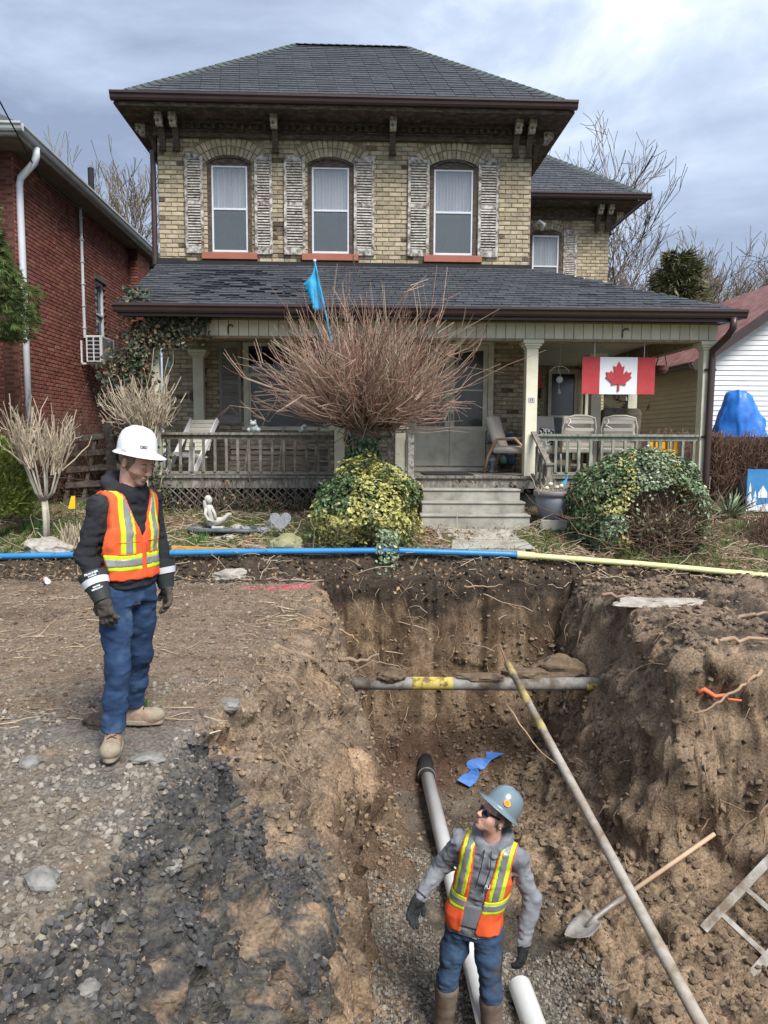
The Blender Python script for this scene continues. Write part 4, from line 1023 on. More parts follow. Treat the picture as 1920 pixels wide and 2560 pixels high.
Lh = (.56 + .90 * RNG.random(n) ** 1.5) * (1.02 + .16 * np.clip(side - .5, 0, 1)) * np.where(D[:, 2] < .1, .85, 1)
Cv = curves(P0, D, Lh, 7, bend=np.stack([D[:, 0] * -.02, D[:, 1] * -.02, .20 + .14 * side], -1), wob=.27)
rad = np.linspace(1, .32, 7)[None] * RNG.uniform(.0062, .0115, (n, 1))
V, F = tubes(Cv, rad, 5)
# side shoots
m_ = 2300; i = RNG.integers(0, n, m_); j = RNG.integers(3, 6, m_); P1 = Cv[i, j]; D1 = Cv[i, j + 1] - Cv[i, j]; D1 /= np.linalg.norm(D1, axis=1)[:, None]
D1 = D1 + RNG.normal(size=D1.shape) * .48; C1 = curves(P1, D1, RNG.uniform(.12, .45, m_), 4, bend=(0, 0, .2), wob=.05)
V1, F1 = tubes(C1, np.linspace(1, .4, 4)[None] * RNG.uniform(.0035, .006, (m_, 1)), 4)
obj('crown', mesh_np('crown', np.concatenate([V, V1]), [F, F1 + len(V)]), M_twig_r, ps)
n = 420; P0 = np.array([.05, 0, 1.62]) + rdir(n, -.6) * np.array([.36, .34, .22]) * RNG.uniform(.4, 1, (n, 1)); C3 = curves(P0, rdir(n, -.3) + np.array([0, 0, .3]), RNG.uniform(.2, .55, n), 6, wob=.55); V, F = tubes(C3, np.linspace(1, .4, 6)[None] * RNG.uniform(.006, .013, (n, 1)), 5); obj('tangle', mesh_np('tangle', V, F), mat('dark_tangle', [(.10, .065, .05), (.20, .14, .105)], scale=5, rnd=.4), ps)
i = RNG.integers(0, 900, n); C2 = Cv[i] + RNG.normal(size=(n, 1, 3)) * .05; V, F = tubes(C2, np.linspace(1, .3, 7)[None] * RNG.uniform(.006, .010, (n, 1)), 5)
obj('pale_shoots', mesh_np('pale_shoots', V, F), M_twig_t, ps)
# ivy on the trunk
n = 2300; t = RNG.uniform(0, 6.28, n); zz = RNG.uniform(.2, 1.42, n); rr = (.21 + .07 * np.sin(zz * 5) ** 2 + .05 * (1.2 - zz)) * RNG.uniform(.75, 1.2, n)
P = np.stack([np.cos(t) * rr - .02, np.sin(t) * rr, zz], -1); leaves('ivy', P, np.stack([np.cos(t), np.sin(t), .3 + 0 * t], -1) + RNG.normal(size=(n, 3)) * .45, RNG.uniform(.045, .085, n), M_leafg, ps)

# --- leafy mound helper: lumpy ellipsoid shell filled with leaves
def mound(c, r, n, seed, lump=.22, depth=.25, zmin=-.3):
    D = rdir(n, zmin); q = 1 + lump * fbm(D * 2.2 + seed, 3, seed)
    u = 1 - depth * RNG.random(n) ** 2
    return D * np.array(r) * (q * u)[:, None] + np.array(c), D, q
# --- variegated bush round the trunk
eb = thing('variegated_bush', 'rounded green and yellow variegated bush below the bare shrub', 'bush', (-.25, 10.35, .30))
P, D, q = mound((0, 0, .56), (.74, .56, .64), 7500, 3, lump=.24, zmin=-.75)
yel = fbm(P * 2.6, 3, 12) + .25 * RNG.normal(size=len(P)) + .15 + (P[:, 0] > .3) * .2
S = RNG.uniform(.04, .075, len(P)); Nn = D + RNG.normal(size=D.shape) * .5 + np.array([0, 0, .35])
leaves('green_leaves', P[yel < .24], Nn[yel < .24], S[yel < .24], M_leafm, eb); leaves('yellow_leaves', P[yel >= .24] * 1.02, Nn[yel >= .24], S[yel >= .24], M_leafy, eb)
P2, D2, _ = mound((.22, .1, .98), (.26, .24, .24), 800, 5, zmin=-.5); leaves('yellow_leaves', P2, D2 + RNG.normal(size=D2.shape) * .5, RNG.uniform(.04, .07, 800), M_leafy, eb)
P3 = np.stack([RNG.uniform(.15, .45, 500), RNG.uniform(-.62, -.45, 500), RNG.uniform(-.42, .35, 500)], -1); leaves('trailing_ivy', P3, RNG.normal(size=(500, 3)) * .5 + np.array([0, -1, .3]), RNG.uniform(.04, .07, 500), M_leafs, eb)
n = 260; C2 = curves(np.tile([[0, 0, .1]], (n, 1)), rdir(n, 0), RNG.uniform(.4, .75, n), 5, wob=.2); V, F = tubes(C2, np.linspace(.008, .003, 5)[None] * np.ones((n, 1)), 4); obj('stems', mesh_np('stems', V, F), M_bark, eb)

# --- big mound on the right, its front died back to brown stems
rb_ = thing('dieback_bush', 'big domed bush with pale green leaves round a bare brown hollow in front', 'bush', (3.72, 10.75, .32))
P, D, q = mound((0, 0, .42), (1.06, .82, 1.0), 14500, 9, lump=.10, depth=.2, zmin=-.45)
hx, hz = (P[:, 0] - .16) / .60, (P[:, 2] - .36) / .56
holl = (hx ** 2 + hz ** 2 + .25 * fbm(P * 3.2, 3, 17) < 1.0) & (P[:, 1] < .05)
keep = ~holl | (RNG.random(len(P)) < .05)
P, D = P[keep], D[keep]; S = RNG.uniform(.04, .075, len(P)); Nn = D + RNG.normal(size=D.shape) * .55 + np.array([0, 0, .5])
kind_ = fbm(P * 2.2, 3, 19) + .3 * RNG.normal(size=len(P)) + (P[:, 2] - .7) * .6
a = kind_ > .08; b_ = ~a; yl = a & (fbm(P * 3, 2, 23) > .25); dd_ = b_ & (RNG.random(len(P)) < .10)
leaves('silver_leaves', P[a & ~yl], Nn[a & ~yl], S[a & ~yl], M_leafs, rb_); leaves('green_leaves', P[b_ & ~dd_], Nn[b_ & ~dd_], S[b_ & ~dd_], M_leafm, rb_); leaves('yellow_leaves', P[yl], Nn[yl], S[yl], M_leafy, rb_); leaves('dead_leaves', P[dd_], Nn[dd_], S[dd_], M_dead, rb_)
n = 950; P0 = np.stack([RNG.normal(.15, .35, n), RNG.normal(-.1, .25, n), RNG.uniform(-.1, .4, n)], -1); D0 = rdir(n, -.2) * np.array([1, .7, 1]) + np.array([0, -.55, .2])
C2 = curves(P0, D0, RNG.uniform(.35, .75, n), 6, bend=(0, .1, -.1), wob=.28); V, F = tubes(C2, np.linspace(.008, .003, 6)[None] * RNG.uniform(.6, 1.3, (n, 1)), 4)
obj('bare_stems', mesh_np('bare_stems', V, F), mat('dead_stems', [(.12, .08, .055), (.24, .17, .12)], scale=4, rnd=.4), rb_)
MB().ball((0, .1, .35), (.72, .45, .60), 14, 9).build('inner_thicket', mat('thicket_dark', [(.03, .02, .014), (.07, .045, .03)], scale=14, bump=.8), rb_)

# --- two standard shrubs, pale clipped twigs
def standard(label, loc, h, crown_r, ntw, spread, lean=0):
    t = thing('standard_shrub', label, 'shrub', loc, 0, 'pale bare standard shrubs')
    w = MB(); w.tube([(0, 0, -.1), (.01 + lean * .3, 0, h * .45), (lean, 0, h)], [.042, .034, .032], 8)
    if h < 1: w.tube([(.035, .03, -.1), (.05, .02, h * .6), (lean + .04, 0, h)], [.02, .018, .016], 6)
    tips = []
    for k in range(9):
        a = k * .7 + .3; q = (lean + math.cos(a) * crown_r * .33, math.sin(a) * crown_r * .3, h + crown_r * (.5 + .25 * random.random()))
        w.tube([(lean, 0, h - .05), ((lean + q[0]) / 2 + .02, q[1] / 2, h + crown_r * .12), q], [.022, .016, .012], 6); tips.append(q)
    w.build('trunk', mat('pale_bark', [(.30, .27, .22), (.46, .43, .36)], scale=9, bump=.5, rnd=.1), t, smooth=True)
    tips = np.array(tips); n = ntw; P0 = tips[RNG.integers(0, 9, n)] + RNG.normal(size=(n, 3)) * .03
    D0 = P0 - np.array([lean, 0, h - crown_r * .2]); D0 = D0 / np.linalg.norm(D0, axis=1)[:, None] + RNG.normal(size=(n, 3)) * spread + np.array([0, 0, .35])
    C2 = curves(P0, D0, RNG.uniform(.3, .75, n) * crown_r, 6, bend=(0, 0, .35), wob=.22); V, F = tubes(C2, np.linspace(.010, .005, 6)[None] * RNG.uniform(.7, 1.25, (n, 1)), 5)
    i = RNG.integers(0, n, n * 2); j = RNG.integers(2, 5, n * 2); D1 = C2[i, j + 1] - C2[i, j]; D1 /= np.linalg.norm(D1, axis=1)[:, None]; C3 = curves(C2[i, j], D1 + RNG.normal(size=D1.shape) * .6, RNG.uniform(.08, .2, n * 2), 4, bend=(0, 0, .3), wob=.1)
    V1, F1 = tubes(C3, np.linspace(.006, .003, 4)[None] * np.ones((n * 2, 1)), 4)
    obj('crown', mesh_np('crown', np.concatenate([V, V1]), [F, F1 + len(V)]), M_twig_t, t); return t
standard('small pale bare shrub on one thin straight stem, left of the white helmet', (-4.80, 10.4, .42), .58, .74, 130, .30)
standard('wider pale bare shrub in front of the ivy covered porch corner', (-3.66, 11.35, .55), 1.05, .72, 170, .55, .0)
t = thing('cut_stump_shrub', 'clump of cut upright twigs on the lawn behind a boulder', 'shrub', (-4.30, 10.15, .33))
n = 46; C2 = curves(np.stack([RNG.normal(0, .09, n), RNG.normal(0, .05, n), np.zeros(n)], -1), RNG.normal(size=(n, 3)) * .18 + np.array([0, 0, 1.]), RNG.uniform(.2, .42, n), 4, wob=.08); V, F = tubes(C2, np.linspace(.009, .006, 4)[None] * np.ones((n, 1)), 5); obj('stems', mesh_np('stems', V, F), M_twig_t, t)

# --- red brown thickets by the red house
def thicket(name, label, loc, r, n, m, zs, wobb=.22, thick=.004):
    t = thing(name, label, 'shrub', loc); P0 = np.stack([RNG.uniform(-r, r, n), RNG.uniform(-.35, .35, n), RNG.uniform(0, zs * .3, n)], -1)
    C2 = curves(P0, RNG.normal(size=(n, 3)) * .5 + np.array([0, 0, 1.]), RNG.uniform(.35, 1, n) * zs * .75, 7, wob=wobb); V, F = tubes(C2, np.linspace(1, .4, 7)[None] * RNG.uniform(thick * .6, thick * 1.5, (n, 1)), 4); obj('stems', mesh_np('stems', V, F), m, t); return t
M_thick = mat('thicket_stems', [(.08, .045, .035), (.15, .09, .065)], scale=4, rnd=.4)
thicket('bare_thicket', 'dense red brown bare thicket against the red brick wall below the air conditioner', (-5.55, 12.9, .7), .75, 1500, M_thick, 1.9)
thicket('bare_shrub', 'sparse tall bare shrub in front of the white downspout', (-6.0, 12.2, .7), .35, 160, M_thick, 2.2, thick=.006)
thicket('bare_shrub', 'dark twiggy bush at the right edge in front of the winter picture', (5.72, 10.9, .2), .28, 260, M_thick, .95)
# hedge right, trimmed, winter brown
hd = thing('clipped_hedge', 'brown clipped winter hedge at the right of the porch with a flat top', 'hedge', (6.3, 12.9, .7))
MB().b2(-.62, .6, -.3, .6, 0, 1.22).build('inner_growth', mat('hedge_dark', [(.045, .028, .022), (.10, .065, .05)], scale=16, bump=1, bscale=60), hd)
n = 3600; P0 = np.stack([RNG.uniform(-.72, .62, n), RNG.uniform(-.42, .55, n), RNG.uniform(0, 1.1, n)], -1); P0[: n // 2, 1] = RNG.uniform(-.42, -.30, n // 2)
C2 = curves(P0, RNG.normal(size=(n, 3)) * .45 + np.array([0, -.1, .8]), RNG.uniform(.12, .3, n), 4, wob=.25); C2[..., 2] = np.minimum(C2[..., 2], 1.32 + .03 * RNG.random(C2.shape[:2])); V, F = tubes(C2, np.linspace(.006, .003, 4)[None] * np.ones((n, 1)), 4)
obj('twigs', mesh_np('twigs', V, F), mat('hedge_twigs', [(.13, .075, .055), (.23, .145, .105)], scale=4, rnd=.45), hd)
hd2 = thing('clipped_hedge', 'low brown hedge seen through the porch between its right columns', 'hedge', (5.9, 15.2, .7))
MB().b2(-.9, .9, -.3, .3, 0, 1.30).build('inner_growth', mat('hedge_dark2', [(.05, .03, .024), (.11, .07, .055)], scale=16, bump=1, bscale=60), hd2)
n = 1300; P0 = np.stack([RNG.uniform(-.95, .95, n), RNG.uniform(-.36, .3, n), RNG.uniform(.4, 1.2, n)], -1); C2 = curves(P0, RNG.normal(size=(n, 3)) * .4 + np.array([0, -.1, .8]), RNG.uniform(.12, .25, n), 4, wob=.25); V, F = tubes(C2, np.linspace(.007, .004, 4)[None] * np.ones((n, 1)), 4); obj('twigs', mesh_np('twigs', V, F), M_twig_r, hd2)
# cedar at the left and green hedge below it
def sprays(name, label, cat, loc, fn, n, m, s0, s1, trunk=None):
    t = thing(name, label, cat, loc); P, Nn = fn(n)
    # each spray is a flat fan of scale leaves
    fan = []; ff = []
    for k in range(5):
        a = -.7 + k * .35; q = len(fan); c, s_ = math.sin(a), math.cos(a)
        fan += [(0, 0, 0), (c * .55 - .07, s_ * .55, .06), (c * 1.0, s_ * 1.0, -.05), (c * .55 + .07, s_ * .55, .0)]; ff.append((q, q + 1, q + 2, q + 3))
    d = Nn / np.linalg.norm(Nn, axis=1)[:, None]; a = RNG.normal(size=d.shape); a -= d * (a * d).sum(1)[:, None]; a /= np.linalg.norm(a, axis=1)[:, None]
    Rm = np.stack([a, d, np.cross(a, d)], -1)
    V, F = scatter(fan, ff, P, Rm, RNG.uniform(s0, s1, n)); obj('crown', mesh_np('crown', V, F), m, t)
    if trunk: MB().tube(*trunk).build('trunk', M_bark, t)
    return t
def cedar_fn(n):
    z = RNG.uniform(-.15, 2.3, n); a = RNG.uniform(0, 6.28, n); rr = (.70 + .22 * np.sin(z * 2.4 + 1) + .18 * fbm(np.stack([np.cos(a) * 2, np.sin(a) * 2, z * 1.6], -1), 3, 91)) * np.clip(2.5 - z, .25, 1) * RNG.uniform(.55, 1, n)
    P = np.stack([np.cos(a) * rr, np.sin(a) * rr, z], -1); return P, np.stack([np.cos(a), np.sin(a), -.75 + .5 * RNG.normal(size=n)], -1) + RNG.normal(size=(n, 3)) * .35
sprays('cedar_tree', 'green drooping cedar tree at the left edge in front of the red house', 'tree', (-6.32, 11.5, 3.55), cedar_fn, 4200, M_cedar, .08, .17, ([(0, 0, -3.1), (0, 0, 0), (.02, 0, 2.0)], [.11, .08, .03], 8))
def hedge_fn(n):
    D = rdir(n, -.6); P = D * np.array([.48, .45, .72]) * (1 + .12 * fbm(D * 3, 3, 14))[:, None] * RNG.uniform(.8, 1, (n, 1)); P[:, 2] += .75; return P, D + np.array([0, 0, .5])
sprays('cedar_shrub', 'clipped bright green evergreen shrub at the left edge below the cedar', 'shrub', (-5.62, 10.7, .4), hedge_fn, 3600, mat('bright_cedar', [(.07, .12, .028), (.18, .235, .05), (.33, .36, .09)], scale=3, rnd=.35), .06, .12)
# --- bare trees and an evergreen beyond the houses
def bare_tree(label, loc, h, spread, seed, lv=5, m=M_tree, rt=.16, group=None):
    rg_ = np.random.default_rng(seed); t = thing('bare_tree', label, 'tree', loc, 0, group)
    C, Rd, TC, TR = [], [], [], []
    def grow(p, d, l, r, k):
        c = curves([p], [d], [l], 5, bend=(0, 0, .10), wob=.13, rng=rg_)[0]; rr = np.linspace(r, r * .62, 5)
        (TC if k < 2 else C).append(c if k < 2 else c[::2]); (TR if k < 2 else Rd).append(rr if k < 2 else rr[::2])
        if k >= lv: return
        nb2 = 3 if k < 2 else int(rg_.integers(2, 5))
        for q in range(nb2):
            j = 4 if q == 0 else int(rg_.integers(1, 5)); dd = c[j] - c[j - 1]; dd = dd / np.linalg.norm(dd)
            nd = dd + rg_.normal(size=3) * spread * (1 if q else .5) + np.array([0, 0, .10]); grow(c[j], nd, l * rg_.uniform(.58, .85), rr[j] * (.8 if q == 0 else .55), k + 1)
    for q in range(3): grow(np.array([0., 0, h * .12]), np.array([.35 * math.cos(q * 2.1 + seed), .35 * math.sin(q * 2.1 + seed), 1.]), h * .27, rt * .8, 0)
    V, F = tubes(np.array(TC), np.array(TR), 6); V2, F2 = tubes([[(0, 0, -.3), (0, 0, 0), (0, 0, h * .06), (0, 0, h * .1), (0, 0, h * .14)]], [[rt * 1.3, rt * 1.15, rt, rt, rt]], 8)
    obj('trunk', mesh_np('trunk', np.concatenate([V, V2]), [F, F2 + len(V)]), m, t)
    V, F = tubes(np.array(C), np.maximum(np.array(Rd), .0095), 3); obj('crown', mesh_np('crown', V, F), m, t); return t
M_tree2 = mat('budding_tree_bark', [(.13, .098, .068), (.22, .172, .122)], scale=3, rough=.95, rnd=.25)
bare_tree('tallest bare tree right behind the roof of the wing', (7.4, 26, .6), 11.0, .42, 11, 6, M_tree, .14)
bare_tree('bare tree behind the red roof at the right edge of the photo', (13.2, 28, .6), 8.8, .5, 24, 6, M_tree, .15)
bare_tree('bare spreading tree in the gap between the wing and the evergreen', (10.9, 29, .6), 9.6, .5, 35, 6, M_tree2, .14)
bare_tree('low bare tree with pale twigs behind the garage ridge', (16.4, 31, .6), 8.6, .55, 47, 6, M_tree2, .13)
bare_tree('thin bare tree between the two brick houses with pale buds', (-8.3, 25, .6), 9.6, .34, 52, 6, M_tree2, .10)
_src = bpy.data.objects['bare_tree.002'] if 'bare_tree.002' in bpy.data.objects else None
for k, (x, y, rz_, sc, lb) in enumerate(((11.9, 33, 2.1, .95, 'faint bare tree far behind, seen through the gap right of the evergreen'), (14.9, 34, 4.0, 1.0, 'faint bare tree far behind, above the middle of the red roof'), (8.9, 32, 1.2, 1.08, 'faint bare tree far behind, just right of the wing eaves'), (18.4, 35, 5.2, 1.0, 'faint bare tree far behind, cut by the right edge of the photo'), (10.4, 36, 3.3, .98, 'faintest bare tree at the back, between the wing eaves and the evergreen'), (13.4, 37, .6, 1.06, 'faintest bare tree at the back, right behind the evergreen tip'), (16.6, 38, 2.8, 1.1, 'faintest bare tree at the back, over the red roof ridge'))):
    c = _src.copy(); COL.objects.link(c); c.location = (x, y, .6); c.rotation_euler = (0, 0, rz_); c.scale = (sc * 1.15, sc * 1.15, sc); c['label'] = lb; c['group'] = 'bare trees behind the houses'
    for ch in list(_src.children): d = ch.copy(); COL.objects.link(d); d.parent = c
def ever_fn(n):
    z = RNG.uniform(0, 5.6, n); a = RNG.uniform(0, 6.28, n); rr = (6.3 - z) * .42 * RNG.uniform(.3, 1, n) * (1 + .75 * fbm(np.stack([np.cos(a) * 2, np.sin(a) * 2, z * 1.5], -1), 3, 95))
    return np.stack([np.cos(a) * rr, np.sin(a) * rr, z], -1), np.stack([np.cos(a), np.sin(a), -.2 + .4 * RNG.normal(size=n)], -1)
sprays('evergreen_tree', 'dark green evergreen tree above the porch roof on the right', 'tree', (9.2, 24, 2.1), ever_fn, 2300, mat('evergreen_needles', [(.06, .08, .035), (.12, .135, .06), (.21, .20, .095)], scale=1.2, rnd=.4), .18, .42, ([(0, 0, -1.6), (0, 0, 4.8)], [.16, .03], 8))

# --- ivy at the porch corner (left) and along the skirt
iv = thing('climbing_ivy', 'dark ivy climbing the left porch corner up to the gutter', 'ivy', tuple(HM @ Vector((-3.85, -2.1, .7))), TH)
n = 4200; z = RNG.uniform(.2, 3.1, n); x = RNG.normal(0, .19, n) + .12 * np.sin(z * 2.3) - .08 * (z < 2.4) - .05; x = np.where(z > 2.55, x + RNG.uniform(-.1, .55, n), x); keep = ~((z < 1.6) & (RNG.random(n) < .75))
P = np.stack([x, RNG.uniform(-.18, .02, n), z], -1)[keep]
n2 = 420; Pt = np.stack([RNG.uniform(.2, 1.05, n2), RNG.uniform(-.10, -.02, n2), 3.02 - RNG.random(n2) ** 2 * .32], -1); P = np.concatenate([P, Pt])
Pr = np.stack([RNG.uniform(-.3, .2, 120), RNG.uniform(-.42, -.1, 120), RNG.uniform(3.1, 3.42, 120)], -1); P = np.concatenate([P, Pr])
br = RNG.random(len(P)) < .22
leaves('ivy', P[~br], RNG.normal(size=(int((~br).sum()), 3)) * .6 + np.array([0, -1, .3]), RNG.uniform(.05, .10, int((~br).sum())), M_leafd, iv); leaves('dead_leaves', P[br], RNG.normal(size=(int(br.sum()), 3)) + np.array([0, -1, 0]), RNG.uniform(.05, .09, int(br.sum())), M_dead, iv)
n = 40; C2 = curves(np.stack([RNG.normal(0, .10, n), RNG.uniform(-.08, 0, n), RNG.uniform(-.1, 1.2, n)], -1), RNG.normal(size=(n, 3)) * .12 + np.array([0, 0, 1.]), RNG.uniform(.6, 1.4, n), 7, wob=.16); V, F = tubes(C2, np.full((n, 7), .007), 4); obj('vines', mesh_np('vines', V, F), M_twig_t, iv)
sk = thing('skirt_ivy', 'tangle of dull ivy and dead vines over the lattice under the porch', 'ivy', tuple(HM @ Vector((0, -2.0, .7))), TH)
n = 3400; x = RNG.uniform(-4.0, 2.3, n); P = np.stack([x, RNG.uniform(-.16, -.03, n), np.clip(RNG.normal(.12, .18, n), -.1, .48)], -1); keep = (fbm(np.stack([x * 1.6, P[:, 2] * 3, x * 0], -1), 3, 71) > -.28) & ~((x > .35) & (P[:, 2] < .3)); P = P[keep]; br = RNG.random(len(P)) < .35
leaves('ivy', P[~br], RNG.normal(size=(int((~br).sum()), 3)) * .6 + np.array([0, -1, .3]), RNG.uniform(.05, .085, int((~br).sum())), M_leafd, sk); leaves('dead_leaves', P[br], RNG.normal(size=(int(br.sum()), 3)) + np.array([0, -1, 0]), RNG.uniform(.04, .08, int(br.sum())), M_dead, sk)
n = 170; C2 = curves(np.stack([RNG.uniform(-4, .1, n), RNG.uniform(-.2, -.03, n), np.full(n, -.1)], -1), RNG.normal(size=(n, 3)) * .3 + np.array([0, 0, 1.]), RNG.uniform(.3, .75, n), 6, wob=.2); V, F = tubes(C2, np.full((n, 6), .0042), 4); obj('vines', mesh_np('vines', V, F), mat('dull_vines', [(.09, .065, .05), (.20, .15, .11)], scale=4, rnd=.4), sk)
# --- lawn: grass, leaf litter
def lawn_pts(n, x0, x1, y0, y1): x = RNG.uniform(x0, x1, n); y = RNG.uniform(y0, y1, n); p, nn, c = gzv(x, y); return p, nn, c
P, nn, c = lawn_pts(90000, -6.4, 6.2, 9.83, 12.1); g = (c[:, 1] > c[:, 0] * .92) | (RNG.random(len(P)) < .10); P = P[g][:26000]; n = len(P)
blade = [(-.05, 0, 0), (.05, 0, 0), (.02, .12, .55), (-.03, .32, 1.0)]
yaw = RNG.uniform(0, 6.28, n); cy_, sy_ = np.cos(yaw), np.sin(yaw); zz = np.zeros(n); til = RNG.normal(size=(n, 2)) * .35; up = np.stack([til[:, 0], til[:, 1], np.ones(n)], -1); up /= np.linalg.norm(up, axis=1)[:, None]
a = np.stack([cy_, sy_, zz], -1); a -= up * (a * up).sum(1)[:, None]; a /= np.linalg.norm(a, axis=1)[:, None]
V, F = scatter(blade, [(0, 1, 2, 3)], P, np.stack([a, np.cross(up, a), up], -1), RNG.uniform(.03, .085, n) * np.where(P[:, 0] < -3.5, 1.5, 1)); obj('grass', mesh_np('grass', V, F), mat('lawn_grass', [(.06, .10, .025), (.12, .16, .05), (.22, .21, .10)], scale=1.5, rnd=.4, hue=.02), kind='stuff')
P, nn, c = lawn_pts(9500, -6.2, 6.2, 9.55, 12.05); P[:, 2] += .012; leaves('leaf_litter', P, nn + RNG.normal(size=nn.shape) * .45, RNG.uniform(.03, .075, len(P)), M_dead, None, kind='stuff')
n = 1300; P, nn, c = lawn_pts(n, -6, 6, 9.5, 11.9); P[:, 2] += .015; C2 = curves(P, RNG.normal(size=(n, 3)) * np.array([1, .6, .25]) + np.array([0, 0, .15]), RNG.uniform(.12, .5, n), 5, bend=(0, 0, -.15), wob=.2); V, F = tubes(C2, np.full((n, 5), .0045), 4); obj('dead_stalks', mesh_np('dead_stalks', V, F), M_twig_t, kind='stuff')
for (x, y, nbl, hh, lab) in ((-2.58, 10.35, 70, .22, 'tuft of young green daffodil leaves beside the yellow stake'), (5.42, 11.2, 60, .30, 'green bulb leaves growing behind the domed bush'), (-1.72, 4.95, 50, .10, 'small tuft of fresh grass on the dirt beside the boots of the standing man'), (-5.2, 10.9, 90, .26, 'long grass below the green evergreen shrub')):
    n = nbl; C2 = curves(np.stack([RNG.normal(0, .07, n), RNG.normal(0, .04, n), np.zeros(n)], -1), RNG.normal(size=(n, 3)) * .22 + np.array([0, 0, 1.]), RNG.uniform(.6, 1, n) * hh, 4, bend=(0, 0, -.1), wob=.1); V, F = tubes(C2, np.linspace(.007, .002, 4)[None] * np.ones((n, 1)) * (hh / .22) ** .5, 3)
    o = obj('grass_tuft', mesh_np('grass_tuft', V, F), mat('fresh_grass', [(.05, .13, .03), (.12, .22, .06)], scale=3, rnd=.3), None, label=lab, cat='grass tuft'); o.location = (x, y, gz(x, y) - .01)
yu = thing('yucca_plant', 'spiky green yucca plant between the domed bush and the hedge', 'plant', (5.5, 11.75, .65))
n = 46; D = rdir(n, .05); C2 = curves(np.zeros((n, 3)), D + np.array([0, 0, .25]), RNG.uniform(.35, .62, n), 5, bend=(0, 0, -.12), wob=.06)
for k in range(n):
    pass
V, F = tubes(C2, np.array([.014, .02, .016, .010, .002])[None] * np.ones((n, 1)), 3); obj('leaves', mesh_np('leaves', V, F), M_leafs, yu)
# ================================================================== things on the porch
M_plastic = mat('beige_vinyl', [(.50, .46, .40), (.62, .58, .51)], scale=5, rough=.6)
M_tan = mat('tan_wood', [(.33, .21, .13), (.46, .32, .21)], scale=5, rough=.6, stretch=(1, 1, .3))
M_frame = mat('beige_metal', [(.42, .37, .30), (.5, .45, .38)], scale=4, rough=.5)
def rbox(mb, c, sz, rot=None): return mb.box(c, sz, rot)
def lawn_chair(label, x, y, rz, kind, group='padded chairs on the porch'):
    t = thing('chair', label, 'chair', tuple(hw(x, y, FZ)), TH + rz, group)
    if kind == 0:      # padded chair with bent wooden arms, seen from the side or front (faces -y)
        rt = Matrix.Rotation(R(-18), 3, 'X')
        MB().box((0, .22, .72), (.56, .13, .62), rt).build('backrest', M_plastic, t, bevel=.05)
        MB().box((0, -.05, .42), (.56, .56, .13)).build('seat', M_plastic, t, bevel=.05)
        for s in (-1, 1):
            MB().tube([(s * .31, .34, .02), (s * .31, .28, .30), (s * .31, .12, .60), (s * .31, -.2, .62), (s * .31, -.34, .48), (s * .31, -.38, .02)], .028, 6).build('arm', M_tan, t, smooth=True)
    else:              # aluminium framed patio chair seen from behind (faces +y)
        rt = Matrix.Rotation(R(14), 3, 'X')
        w = MB(); pts = [(-.27, -.02, .36), (-.29, -.13, .80), (-.25, -.17, .96), (-.1, -.19, 1.0), (.1, -.19, 1.0), (.25, -.17, .96), (.29, -.13, .80), (.27, -.02, .36)]
        w.tube(pts, .017, 8); w.build('frame', M_frame, t, smooth=True)
        MB().box((0, .0, .72), (.53, .09, .56), rt).build('cushion', M_plastic, t, bevel=.04)
        MB().box((0, .24, .42), (.56, .50, .09)).build('seat', M_plastic, t, bevel=.03)
        for k in range(4):
            MB().box((0, -.085 - k * .022, .52 + k * .125), (.50, .008, .052), rt).build('strap', M_plastic, t)
        w = MB()
        for s in (-1, 1): w.tube([(s * .27, -.02, .36), (s * .28, -.1, .01)], .016, 6)
        for s in (-1, 1):
            MB().tube([(s * .28, -.1, .0), (s * .27, -.02, .36)], .016, 6).build('leg', M_frame, t); MB().tube([(s * .29, .46, .0), (s * .29, .44, .62), (s * .29, -.08, .64)], .022, 6).build('arm', M_tan, t, smooth=True)
        MB().tube([(-.2, -.165, .97), (-.17, -.19, .90), (-.22, -.2, .84), (-.12, -.2, .79)], .008, 5).build('tie', M_white, t)
    return t
lawn_chair('beige padded chair with wooden arms turned sideways, half behind the porch column', 2.18, -.85, R(62), 0)
lawn_chair('beige padded chair facing out with a black and white bag on it', 2.80, -.95, R(8), 0)
lawn_chair('patio chair seen from behind with upright back straps, second from the flag side', 3.20, -1.50, R(4), 1)
lawn_chair('patio chair seen from behind with its slatted back leaning askew, below the flag', 3.92, -1.50, R(-14), 1)
b = MB().box((0, 0, .16), (.26, .10, .32)); o = b.build('bag', mat('black_white_print', [(.02, .02, .022), (.03, .03, .03), (.7, .7, .68)], scale=26, rough=.7, detail=1, contrast=(.49, .53)), None, bevel=.03, label='black and white patterned bag lying on a beige padded chair', cat='bag'); o.location = hw(2.75, -1.18, FZ + .48); o.rotation_euler = (R(-12), R(8), TH)
t = thing('recliner', 'worn brown upholstered recliner with a stained back on the right of the porch', 'armchair', tuple(hw(4.55, .35, FZ)), TH + R(6))
M_uph = mat('stained_brown_upholstery', [(.05, .045, .035), (.17, .145, .115), (.22, .19, .15)], scale=2.5, rough=.95, bump=.4, bscale=60, contrast=(.35, .6))
MB().box((0, -.1, .72), (.82, .24, .98), Matrix.Rotation(R(8), 3, 'X')).build('backrest', M_uph, t, bevel=.10); MB().box((0, .3, .3), (.6, .7, .4)).build('seat', M_uph, t, bevel=.06)
for s in (-1, 1): MB().box((s * .40, .25, .38), (.17, .75, .52)).build('arm', M_uph, t, bevel=.06)
